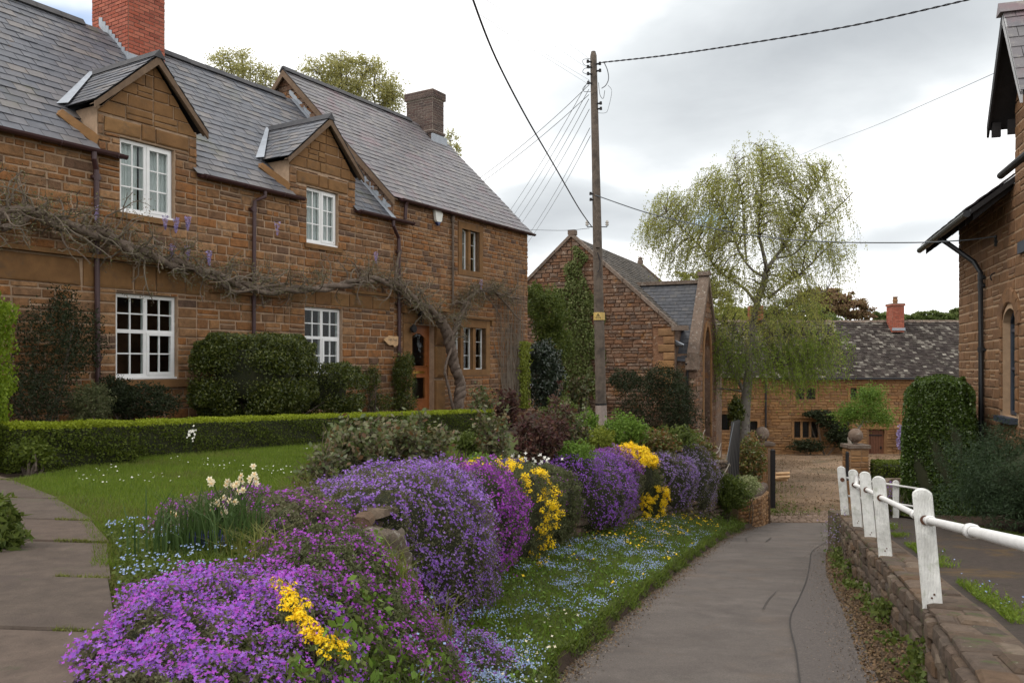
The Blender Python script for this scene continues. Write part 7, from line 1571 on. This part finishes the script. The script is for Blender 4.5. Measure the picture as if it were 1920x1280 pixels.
border('bush', 'photinia hedge with red tips at the end of the flower wall', 'bush', 1290, 850, 21.5, 44, 34, 'lf_photinia', .085, 5200, inner=.4)
shrub('photinia_column', 'leafy photinia hanging at the end of the garden wall', 'bush', [pxblob(1322, 880, 22.2, 22, 44, .5, 1)], 'lf_photinia', .09, 2600, core=False, inner=.3, stems=6)
border('bush', 'small variegated bush beside the yard entrance', 'bush', 1402, 912, 23.6, 24, 20, 'lf_variegated', .05, 2600)
border('bush', 'green leafy shrubs behind the variegated bush', 'bush', 1360, 925, 22.6, 40, 34, 'lf_green', .07, 6000)
border('bush', 'reddish brown shrub in front of the overgrown gate pier', 'bush', 1405, 862, 28, 34, 44, 'lf_photinia', .09, 3600, inner=.2)
border('bush', 'dark green ivy clump on the farmhouse wall left of the birch trunk', 'climber', 1380, 775, 32, 14, 30, 'lf_yew', .1, 2400)
border('plant', 'low yellow-green plants on the lawn edge right of the roses', 'plant', 905, 880, 10.4, 40, 26, 'lf_bright', .035, 3600, inner=.1)
border('plant', 'leafy daylily clump left of the muscari', 'plant', 880, 830, 12.5, 30, 18, 'lf_green', .05, 1800, inner=.1)
border('plant', 'silvery lychnis clump between the golden crown and the lavender cushion', 'plant', 1240, 862, 18.8, 30, 16, 'lf_silver', .07, 1800, inner=.2, aspect=.25)
border('plant', 'broad-leaved green plant cut off by the left edge beside the path', 'plant', -2, 1030, 4.6, 42, 88, 'lf_green', .075, 1500, inner=.25, aspect=.32, stems=8)
border('plant', 'lower light green plant behind the hedge by the grey shrub', 'plant', 60, 850, 8.4, 40, 26, 'lf_box', .04, 1500)
rose('green leafed rose bush behind the yellow alyssum ribbon', 935, 815, 12.0, 50, 44, 1900, ns=11, size=.06)
rose('tall twiggy purple rose right of the purple-leaved shrub rose', 1045, 790, 14.2, 36, 60, 1500, 'lf_purple', ns=9, size=.06)
border('plant', 'pale green leafy clump between the muscari and the violet curtain', 'plant', 1075, 850, 13.4, 40, 22, 'lf_bright', .045, 2600, inner=.15)
border('plant', 'mid green foliage in front of the photinia hedge', 'plant', 1262, 822, 20.5, 44, 22, 'lf_green', .07, 3200, inner=.2)
border('plant', 'mixed green clump left of the bright bush by the pole', 'plant', 1050, 775, 18.5, 34, 26, 'lf_green', .065, 2400, inner=.2)
shrub('flower_strip', 'low strip of magenta flowers on the far lawn edge', 'flowers', [pxblob(922, 822, 15.5, 34, 5, .3, 1)], 'fl_magenta', .03, 1500, core=False, inner=.1, stems=0)
# narcissi, muscari
def narcissus(label, heads, base, fm='fl_cream', hs=.022):
    b = at(*base); gz = G0(b[0], b[1]); p = Plant('narcissus', label, 'flowers', (b[0], b[1], gz), 'cream narcissi'); fl = MB(); ce = MB(); st_ = MB()
    for px, py in heads:
        c = at(px, py, base[2]+RNG.normal()*.08); q = np.array((b[0]+RNG.normal()*.08, b[1]+RNG.normal()*.08, gz)); st_.tube(catm([q, (q+c)/2+(RNG.normal()*.02, 0, .02), c], 4), .0035, 4)
        for k in range(3 if hs < .03 else 1):
            cc = c+RNG.normal(size=3)*(.016, .01, .014); f = np.array((RNG.normal()*.4, -1, .15+RNG.normal()*.2)); f /= np.linalg.norm(f); A = np.cross(f, (0, 0, 1)); A /= np.linalg.norm(A); B = np.cross(A, f)
            for j in range(6):
                a = j*math.pi/3+RNG.normal()*.1; d = A*math.cos(a)+B*math.sin(a); s_ = np.cross(f, d); fl.quad(cc, cc+d*hs*.55+s_*hs*.3+f*.003, cc+d*hs-f*.002, cc+d*hs*.55-s_*hs*.3+f*.003)
            ce.tube([cc, cc+f*hs*.45], [hs*.16, hs*.3], 7)
    p.part(fl, 'petals', fm, kind='stuff'); p.part(ce, 'trumpet', 'fl_apricot' if fm == 'fl_cream' else 'fl_white', kind='stuff'); 
    Q = np.array([(b[0]+RNG.normal()*.12, b[1]+RNG.normal()*.10, gz) for _ in range(150)]); blades(Q, .36, .011, st_, .30, segs=2); p.part(st_, 'leaf', 'gr_tall', kind='stuff')
narcissus('large clump of cream narcissi with nodding heads at the lawn corner', [(400, 905), (453, 897), (478, 888), (474, 902), (430, 908), (440, 913), (452, 920), (413, 935), (406, 945), (418, 948), (420, 958), (410, 962), (437, 935)], (432, 1010, 4.9))
narcissus('single cream narcissus standing left of the large clump', [(329, 965)], (350, 1030, 4.6))
def muscari(label, px, py, Y, rpx, n, h=.14, m='fl_muscari'):
    c = at(px, py, Y); s_ = Y/FPX; gz = G0(c[0], c[1]); p = Plant('muscari', label, 'flowers', (c[0], c[1], gz), 'blue muscari'); mb = MB(); lf_ = MB(); Q = []
    for _ in range(n):
        q = np.array((c[0]+RNG.normal()*rpx*s_*.45, c[1]+RNG.normal()*rpx*s_*.35, 0)); q[0] = min(q[0], float(Wx(q[1]))-.25); q[2] = G0(q[0], q[1]); t_ = q+(RNG.normal()*.01, 0, h*U(.8, 1.2)); Q.append(q)
        mb.tube([t_-(0, 0, .05), t_-(0, 0, .03), t_, t_+(0, 0, .008)], [.008, .011, .007, .002], 6)
    blades(np.array(Q), h*.9, .007, lf_, .5, segs=2); p.part(mb, 'blossom', m, kind='stuff'); p.part(lf_, 'leaf', 'gr_tall', kind='stuff')
muscari('blue muscari at the foot of the narcissus clump', 382, 1030, 4.75, 34, 60, .12)
muscari('broad drift of blue muscari behind the yellow alyssum ribbon', 1000, 870, 11.8, 70, 420, .2)
muscari('blue muscari drift above the dense violet curtain', 1110, 838, 15.5, 40, 200, .22)
muscari('thin scatter of blue flowers right of the roses', 900, 895, 10, 30, 120, .16)
mb = MB(); c = at(985, 862, 12.6); Q = c+RNG.normal(size=(60, 3))*(.22, .15, .05); blossoms(Q, np.array((0, -1, .5)), .028, mb); o = mb.build('white_flowers', M_['fl_white'], kind='stuff'); tag(o, 'small patch of white flowers among the blue muscari', 'flowers')
p = Plant('white_honesty', 'white flowering stem in front of the box hedge', 'flowers', at(358, 845, 9.6).tolist()); mb = MB(); c = at(358, 815, 9.6); blossoms(c+RNG.normal(size=(26, 3))*(.03, .03, .045), np.array((0, -1, .3)), .014, mb); p.part(mb, 'blossom', 'fl_white', kind='stuff'); sb = MB(); sb.tube([at(358, 845, 9.6), c], .004, 4); p.part(sb, 'stem', 'gr_tall')
# forget-me-nots and rough grass between the path and the near mound
k1 = scatter(-2.6, -1.3, 3.6, 5.4, 5200, lambda x, y: (x > path_right(y)+.02) & (x < path_right(y)+.75)); mb = MB(); leaves(k1+(0, 0, .05), np.array((0, -.2, 1.)), .035, .55, .65, mb, 0); blades(k1[::2], .10, .006, mb, .6, 0); o = mb.build('path_side_leaves', M_['lf_green'], kind='stuff'); tag(o, 'low leaves between the path and the violet carpet', 'ground cover')
k2 = k1[(cheapnoise(k1, 5) > -.1)][:420]+(0, 0, .10); mb = MB(); blossoms(k2, np.array((0, -.6, 1.)), .0075, mb); o = mb.build('path_side_forget_me_nots', M_['fl_blue'], kind='stuff'); tag(o, 'pale blue forget-me-nots beside the path below the narcissi', 'flowers')
def tussock(label, px, py, Y, n, h):
    c = at(px, py, Y); gz = G0(c[0], c[1]); p = Plant('grass_tussock', label, 'grass', (c[0], c[1], gz), 'long grass tussocks on the bank'); mb = MB(); Q = np.array((c[0], c[1], gz))+RNG.normal(size=(n, 3))*(.09, .09, 0); blades(Q, h, .007, mb, .65, segs=2); p.part(mb, 'blade', 'gr_blade_dry', kind='stuff')
tussock('arching grass tussock left of the yellow tufts', 500, 1080, 4.4, 110, .20); tussock('long grass tussock under the lilac dome', 720, 1225, 4.6, 130, .28); tussock('wispy grass tussock at the bottom of the bank', 800, 1235, 4.9, 90, .25); tussock('grass tussock at the lawn edge by the lilac dome', 560, 965, 6.9, 90, .24); tussock('pale grass tussock between narcissi and rose aubrieta', 455, 1055, 4.6, 80, .2)
# ---- right side
zpb = float(zp(16.0))
swept_hedge('laurel_hedge', 'tall dense dark green clipped hedge against the right-hand building', [(8.12, 15.6), (9.05, 17.3)], 1.24, lambda u: 2.62+.05*u, 80000, .052, side='lf_laurel', topm='lf_laurel', zf=lambda x, y: zpb+0*x, topdepth=.25, lump=.05, inset=.38, nh=2.7, rd=.34)
j = Plant('juniper', 'sprawling dark juniper in front of the tall clipped hedge', 'bush', (8.1, 12.3, -2.5)); mb = MB(); sb = MB(); P = []
for k in range(900):
    a = U(0, 2*np.pi); e = np.array((8.15+1.5*math.cos(a)*U(.3, 1), 12.6+1.6*math.sin(a)*U(.3, 1), -2.45+1.5*U(.1, 1)*(1-.3*abs(math.cos(a))))); b = np.array((8.3+RNG.normal()*.3, 12.7+RNG.normal()*.3, -2.3)); Q = catm([b, (b+e)/2+(0, 0, .12), e], 5)
    if k < 12: sb.tube(Q, [.02, .006], 4, cap=False)
    d = (e-b); d /= np.linalg.norm(d)
    for _ in range(7): Q2 = wander(Q[RNG.integers(4, len(Q))], d+RNG.normal(size=3)*.5+(0, 0, .2), .30, 5, .2, -.05); P += Q2
P = np.array(P); P = P[RNG.integers(0, len(P), 80000)]+RNG.normal(size=(80000, 3))*.03; leaves(P, np.array((-.3, -.3, 1.)), .065, .16, .6, mb); j.part(mb, 'foliage', 'lf_juniper', kind='stuff'); j.part(sb, 'stem', 'dark_twig', kind='stuff')
j.part(blob_core((8.3, 12.7, -1.9), (1.3, 1.4, .95), .62), 'light_block_core', 'inner_dark', smooth=True)  # dark light-blocking blob added behind the juniper sprays
y = U(9.5, 16, 1600); x = 7.25+np.abs(RNG.normal(size=1600))*.12; Q = np.stack([x, y, zp(y)+.02], 1); mb = MB(); leaves(Q+(0, 0, .04), np.array((0, 0, 1.)), .04, .6, .6, mb); o = mb.build('pavement_far_weeds', M_['lf_green'], kind='stuff'); tag(o, 'green weeds along the far side of the pavement under the juniper', 'weeds')
p = Plant('lavender', 'purple lavender tuft at the foot of the tall clipped hedge', 'flowers', at(1668, 945, 15.5).tolist()); c = at(1668, 935, 15.5); mb = MB(); blades(c+RNG.normal(size=(160, 3))*(.12, .12, .04)-(0, 0, .25), .4, .014, mb, .3, segs=2); p.part(mb, 'leaf', 'lf_silver', kind='stuff'); mb = MB(); blossoms(c+RNG.normal(size=(90, 3))*(.10, .10, .14), np.array((0, -1, .4)), .02, mb); p.part(mb, 'blossom', 'fl_lilac', kind='stuff')
p = Plant('catmint', 'grey-purple catmint drooping over the bend of the retaining wall', 'flowers', (6.35, 15.4, -3.2)); mb = MB(); c = np.array((6.12, 14.9, -3.15)); Q = c+RNG.normal(size=(2600, 3))*(.09, .45, .17); leaves(Q, np.array((-1, -.5, .3)), .045, .3, .7, mb); p.part(mb, 'foliage', 'lf_grey', kind='stuff'); mb = MB(); blossoms(c+RNG.normal(size=(420, 3))*(.10, .42, .17), np.array((-1, -.6, .4)), .015, mb); p.part(mb, 'blossom', 'fl_pale', kind='stuff')
swept_hedge('yard_hedge', 'flat-topped dull green hedge behind the right gate pier', [(13.1, 29.5), (16.5, 29.5)], 1.0, 1.55, 9000, .08, side='lf_box', topm='lf_box', zf=lambda x, y: -5.03+0*x)
# ---- plants on the farmhouse
c = at(1610, 765, 38)
p = shrub('small_tree', 'small bright green tree with a bent pale trunk beside the gate pier', 'tree', [pxblob(1625, 770, 38, 46, 28, 1.0, 2), pxblob(1632, 740, 38, 28, 20, .7, 1), pxblob(1590, 778, 38, 26, 16, .6, .8), pxblob(1655, 785, 38, 22, 16, .6, .6)], 'lf_bright', .085, 10500, core=False, inner=.12, lump=.6, ls=3.4, ground=-5.03, stems=0)
mb = MB(); mb.tube(catm([at(1602, 850, 38), at(1592, 825, 38), at(1596, 815, 38), at(1612, 800, 38), at(1622, 780, 38)], 5), [.08, .07, .06, .04], 7); mb.tube(catm([at(1612, 802, 38), at(1600, 790, 38), at(1593, 778, 38)], 4), [.04, .02], 6); mb.tube(catm([at(1618, 790, 38), at(1635, 790, 38), at(1650, 784, 38)], 4), [.035, .015], 6); p.part(mb, 'trunk', 'dead_stem')
shrub('wall_shrub', 'dark climber across the farmhouse wall left of the small tree', 'climber', [pxblob(1548, 785, 45.4, 22, 16, .3, 1), pxblob(1572, 810, 45.3, 24, 24, .3, 1.5), pxblob(1588, 830, 45, 14, 22, .3, .8), pxblob(1525, 776, 45.5, 18, 7, .2, .4)], 'lf_dark', .13, 6000, core=False, inner=.25, lump=.35, ground=-5.03, stems=8, group='dark climbers on the farmhouse')
shrub('wall_shrub', 'low ragged climber under the mullioned farmhouse window', 'climber', [pxblob(1515, 835, 45.3, 34, 12, .3, 1)], 'lf_dark', .12, 1500, core=False, inner=.1, lump=.4, ground=-5.03, stems=6, group='dark climbers on the farmhouse')
p = shrub('farm_wisteria', 'mauve wisteria hanging on the farmhouse beside the tall hedge', 'climber', [pxblob(1690, 820, 45.3, 8, 24, .3, 1)], 'fl_wist', .12, 700, core=False, inner=.2, ground=-5.03, stems=4)
# logs
lg_ = thing('log_pile', 'small heap of pale split logs beside the dark mossy post', 'logs', at(1458, 902, 29).tolist()); 
for k in range(7): MB().tube([(-.2+rnd.uniform(-.1, .1), rnd.uniform(-.2, .2), .05+.04*k), (.35+rnd.uniform(-.1, .1), rnd.uniform(-.2, .2), .07+.04*k)], .05, 6).build('log', M_['sign_wood'], lg_)
d_ = Plant('dead_shrub', 'bare pale branching stems in front of the chapel corner', 'shrub', at(1338, 850, 22.5).tolist()); mb = MB()
for pl in ([(1345, 935), (1338, 880), (1330, 850), (1318, 820), (1322, 805)], [(1338, 880), (1348, 865), (1350, 845), (1344, 838)], [(1330, 850), (1345, 848), (1352, 830)], [(1318, 820), (1308, 815)], [(1350, 900), (1362, 880), (1368, 868)], [(1338, 885), (1326, 872), (1322, 862)]): mb.tube(catm([at(a, b, 22.5) for a, b in pl], 4), [.022, .010], 5)
d_.part(mb, 'stem', 'dead_stem')
# ------------------------------------------------------------------ trees
def tree(name, label, base, trunk, limbs, crowns, lm, size, n, bark='bark', ground=None, group=None, weep=0.0, strands=0, second=None, inner=.15, twigs=160, aspect=.55, clump=.35):
    """trunk, limbs: lists of (points, radii); crowns: blobs filled with leaf clumps on twigs"""
    p = Plant(name, label, 'tree', base, group); tb = MB(); nodes = []
    for pts, r in [trunk]+limbs: Q = catm([np.array(q, float) for q in pts], 6); tb.tube(Q, r, 8 if r[0] > .08 else 5); nodes += Q[len(Q)//3:]
    nodes = np.array(nodes); p.part(tb, 'trunk', bark, smooth=True); sb = MB(); mb = MB(); tot = sum(c[2] for c in crowns)
    for (c, r, sh) in crowns:
        k = max(3, int(twigs*sh/tot)); D = rand_unit(k)*U(.35, 1.0, k)[:, None]**.6; E = np.array(c)+D*np.array(r)
        per = int(n*sh/tot/k)
        for e in E:
            nn = nodes[np.argmin(np.linalg.norm(nodes-e+(0, 0, .15*r[2]), axis=1))]; m_ = (nn+e)/2+(0, 0, .12*np.linalg.norm(e-nn)); Q = catm([nn, m_, e], 4); sb.tube(Q, [.03*max(r)/2, .006*max(r)/2+.003], 4, cap=False)
            if strands:
                for _ in range(strands):
                    s0 = Q[-1-RNG.integers(0, 2)]+RNG.normal(size=3)*.22; out_ = unit(np.array([[s0[0]-nodes[0][0], s0[1]-nodes[0][1], 0]]))[0]; L_ = U(.5, 1.0)*weep; tt = np.linspace(0, 1, 8)[:, None]; S_ = s0+out_*.28*L_*np.sin(tt*1.5)+np.array((0, 0, 1))*(.10*L_*np.sin(tt*3.1)-L_*tt**1.5*.95)+RNG.normal(size=3)*.04*tt
                    if RNG.random() < .5: sb.tube(S_, .004, 3, cap=False)
                    kk = max(2, per//strands); f = U(.05, 1, kk); P = np.stack([np.interp(f, tt[:, 0], S_[:, i]) for i in range(3)], 1)+RNG.normal(size=(kk, 3))*.045; mi = 0
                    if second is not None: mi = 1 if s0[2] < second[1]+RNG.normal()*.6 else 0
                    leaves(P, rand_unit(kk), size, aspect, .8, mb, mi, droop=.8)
            else:
                P = e+RNG.normal(size=(per, 3))*clump*np.array(r)/max(r)*max(.3, max(r)*.32); leaves(P, unit(P-np.array(c)+(0, 0, .01)), size, aspect, .8, mb)
    p.part(sb, 'branch', 'dark_twig', kind='stuff'); p.part(mb, 'crown', [lm]+([second[0]] if second else []), kind='stuff'); return p
def T_(pts, Y): return [at(x, y, Y+(q[0] if q else 0)) for x, y, *q in pts]
BY = 34.0
bt = (T_([(1398, 905), (1397, 860), (1396, 800), (1399, 745), (1404, 700), (1407, 660), (1412, 610), (1419, 570), (1432, 530), (1438, 500)], BY), [.27, .24, .21, .17, .15, .13, .11])
bl = [(T_(p_, BY), r_) for p_, r_ in [
    ([(1438, 505), (1430, 470), (1422, 435), (1425, 390), (1430, 330), (1425, 275)], [.09, .07, .05, .03, .015]), ([(1438, 505), (1455, 480), (1475, 455), (1500, 400), (1530, 350), (1560, 300)], [.09, .06, .04, .02]),
    ([(1436, 520), (1410, 505), (1385, 470), (1370, 420), (1340, 370), (1320, 340)], [.07, .05, .03, .015]), ([(1420, 572), (1395, 540), (1350, 510), (1320, 470), (1290, 440), (1250, 400)], [.08, .05, .035, .015]),
    ([(1440, 560), (1470, 535), (1510, 505), (1545, 470), (1580, 440)], [.07, .05, .03, .01]), ([(1412, 610), (1450, 590), (1500, 560), (1550, 545)], [.06, .04, .02]),
    ([(1400, 745), (1385, 715), (1370, 690), (1350, 640), (1330, 590), (1320, 540)], [.09, .07, .05, .03]), ([(1404, 700), (1440, 690), (1490, 680), (1540, 660)], [.05, .035, .02]), ([(1399, 735), (1370, 730), (1345, 728)], [.05, .03]),
    ([(1450, 485), (1490, 475), (1530, 430), (1580, 380), (1600, 360)], [.05, .03, .015]), ([(1407, 655), (1380, 620), (1345, 600)], [.05, .03, .015]), ([(1407, 650), (1450, 630), (1510, 630), (1560, 650)], [.05, .03, .015]), ([(1400, 490), (1395, 430), (1390, 360), (1375, 300)], [.05, .03, .012])]]
def cb(px, py, rx, ry, d=0, sh=1.0, Y=BY): s_ = Y/FPX; return (at(px, py, Y+d), (rx*s_, rx*s_*.9, ry*s_), sh)
crn = [cb(1425, 300, 55, 38, 0, 1.6), cb(1345, 345, 55, 30, 0, 1.2), cb(1270, 385, 45, 28, 0, 1.1), cb(1232, 430, 24, 30, 0, .6), cb(1505, 330, 62, 38, 0, 1.3), cb(1570, 370, 30, 40, 0, .35), cb(1400, 400, 95, 50, 0, 2.0), cb(1310, 440, 70, 45, 0, 1.4), cb(1500, 430, 72, 50, 0, 1.6), cb(1560, 480, 30, 40, 0, .5), cb(1440, 360, 90, 50, 0, 1.0), cb(1350, 400, 80, 50, 0, 1.0), cb(1430, 470, 110, 60, 0, 1.8), cb(1290, 490, 50, 40, 0, .6),
       cb(1360, 530, 70, 40, 0, 1.6), cb(1470, 540, 80, 45, 0, 1.6), cb(1410, 610, 95, 42, 0, 1.8), cb(1500, 620, 75, 44, 0, 1.6), cb(1370, 650, 50, 40, 0, 1.2), cb(1530, 660, 58, 40, 0, 1.2), cb(1430, 680, 80, 34, 0, 1.2), cb(1380, 700, 34, 20, 0, .3), cb(1480, 690, 55, 30, 0, .6)]
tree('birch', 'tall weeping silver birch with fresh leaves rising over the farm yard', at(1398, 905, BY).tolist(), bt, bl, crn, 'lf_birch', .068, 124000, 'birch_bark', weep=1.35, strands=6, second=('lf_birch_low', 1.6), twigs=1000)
def backtree(label, px, base_py, Y, crowns, m, size, n, twigs=120, name='tree', trunkpx=None, group=None, clump=.35, r0=.16):
    b = at(px, base_py, Y); s_ = Y/FPX; top_ = min(c[1] for c in crowns); T = [b, at(px+3, (base_py+top_)/2, Y), at(trunkpx or px, top_+10, Y)]; lim = []
    for c in crowns: k = rnd.uniform(.35, .7); lim.append(([np.array(T[0])*(1-k)+np.array(T[2])*k, (np.array(T[0])*(1-k)+np.array(T[2])*k+at(c[0], c[1], Y))/2+(0, 0, .1), at(c[0], c[1], Y)], [.06, .02]))
    return tree(name, label, b.tolist(), (T, [r0, .08, .03]), lim, [(at(c[0], c[1], Y), (c[2]*s_, c[2]*s_*.8, c[3]*s_), c[2]*c[3]/1000) for c in crowns], m, size, n, twigs=twigs, group=group, clump=clump)
G_ = 'trees behind the cottages'
backtree('airy olive-leaved tree showing above the roof between the two chimneys', 640, 420, 42, [(600, 140, 42, 26), (650, 150, 48, 34), (700, 165, 50, 40), (735, 190, 28, 32), (640, 115, 34, 14), (690, 125, 28, 18)], 'lf_ash', .12, 13000, 300, group=G_, clump=.55)
backtree('small airy tree showing above the long roof right of the red chimney', 455, 420, 38, [(430, 120, 34, 22), (470, 140, 36, 26), (500, 150, 28, 22), (410, 112, 20, 8), (455, 102, 18, 8)], 'lf_ash', .11, 4200, 150, group=G_, clump=.6)
backtree('wispy tree top behind the brown chimney', 846, 420, 50, [(845, 265, 16, 18), (856, 285, 12, 14)], 'lf_ash', .13, 700, 40, group=G_)
G_ = 'trees beyond the farmhouse'
backtree('bronze-leaved tree behind the farmhouse roof right of the birch', 1590, 700, 62, [(1560, 570, 40, 24), (1600, 580, 34, 20), (1530, 560, 34, 26), (1575, 552, 24, 12), (1620, 592, 22, 10)], 'lf_bronze', .22, 12000, 200, group=G_)
backtree('mid-green tree filling the gap behind the birch crown', 1500, 700, 58, [(1480, 590, 60, 30), (1530, 610, 50, 30), (1440, 600, 40, 26)], 'lf_far', .22, 10000, 160, group=G_)
backtree('green tree behind the chapel porch', 1310, 760, 52, [(1300, 520, 26, 16), (1340, 560, 34, 30), (1370, 600, 40, 34), (1350, 640, 40, 30), (1280, 516, 14, 8)], 'lf_birch', .16, 9000, 150, group=G_)
backtree('dark rounded tree just left of the red chimney behind the birch', 1385, 700, 60, [(1395, 600, 26, 20), (1375, 590, 16, 12)], 'lf_far', .2, 5000, 90, group=G_)
for i, (px, py, rx, ry) in enumerate([(1652, 594, 22, 9), (1715, 596, 22, 10), (1745, 592, 22, 9), (1775, 596, 22, 9), (1795, 588, 12, 9), (1683, 598, 16, 6)]):
    backtree(['low far tree left of the farmhouse chimney', 'low far tree just right of the farmhouse chimney', 'second low far tree right of the farmhouse chimney', 'third low far tree right of the farmhouse chimney', 'low far tree touching the edge of the right-hand building', 'low far tree directly behind the farmhouse chimney'][i], px, 690, 90, [(px, py, rx, ry), (px+8, py+4, rx*.7, ry*.8)], 'lf_far', .4, 2200, 40, group='row of low trees on the skyline', r0=.2)
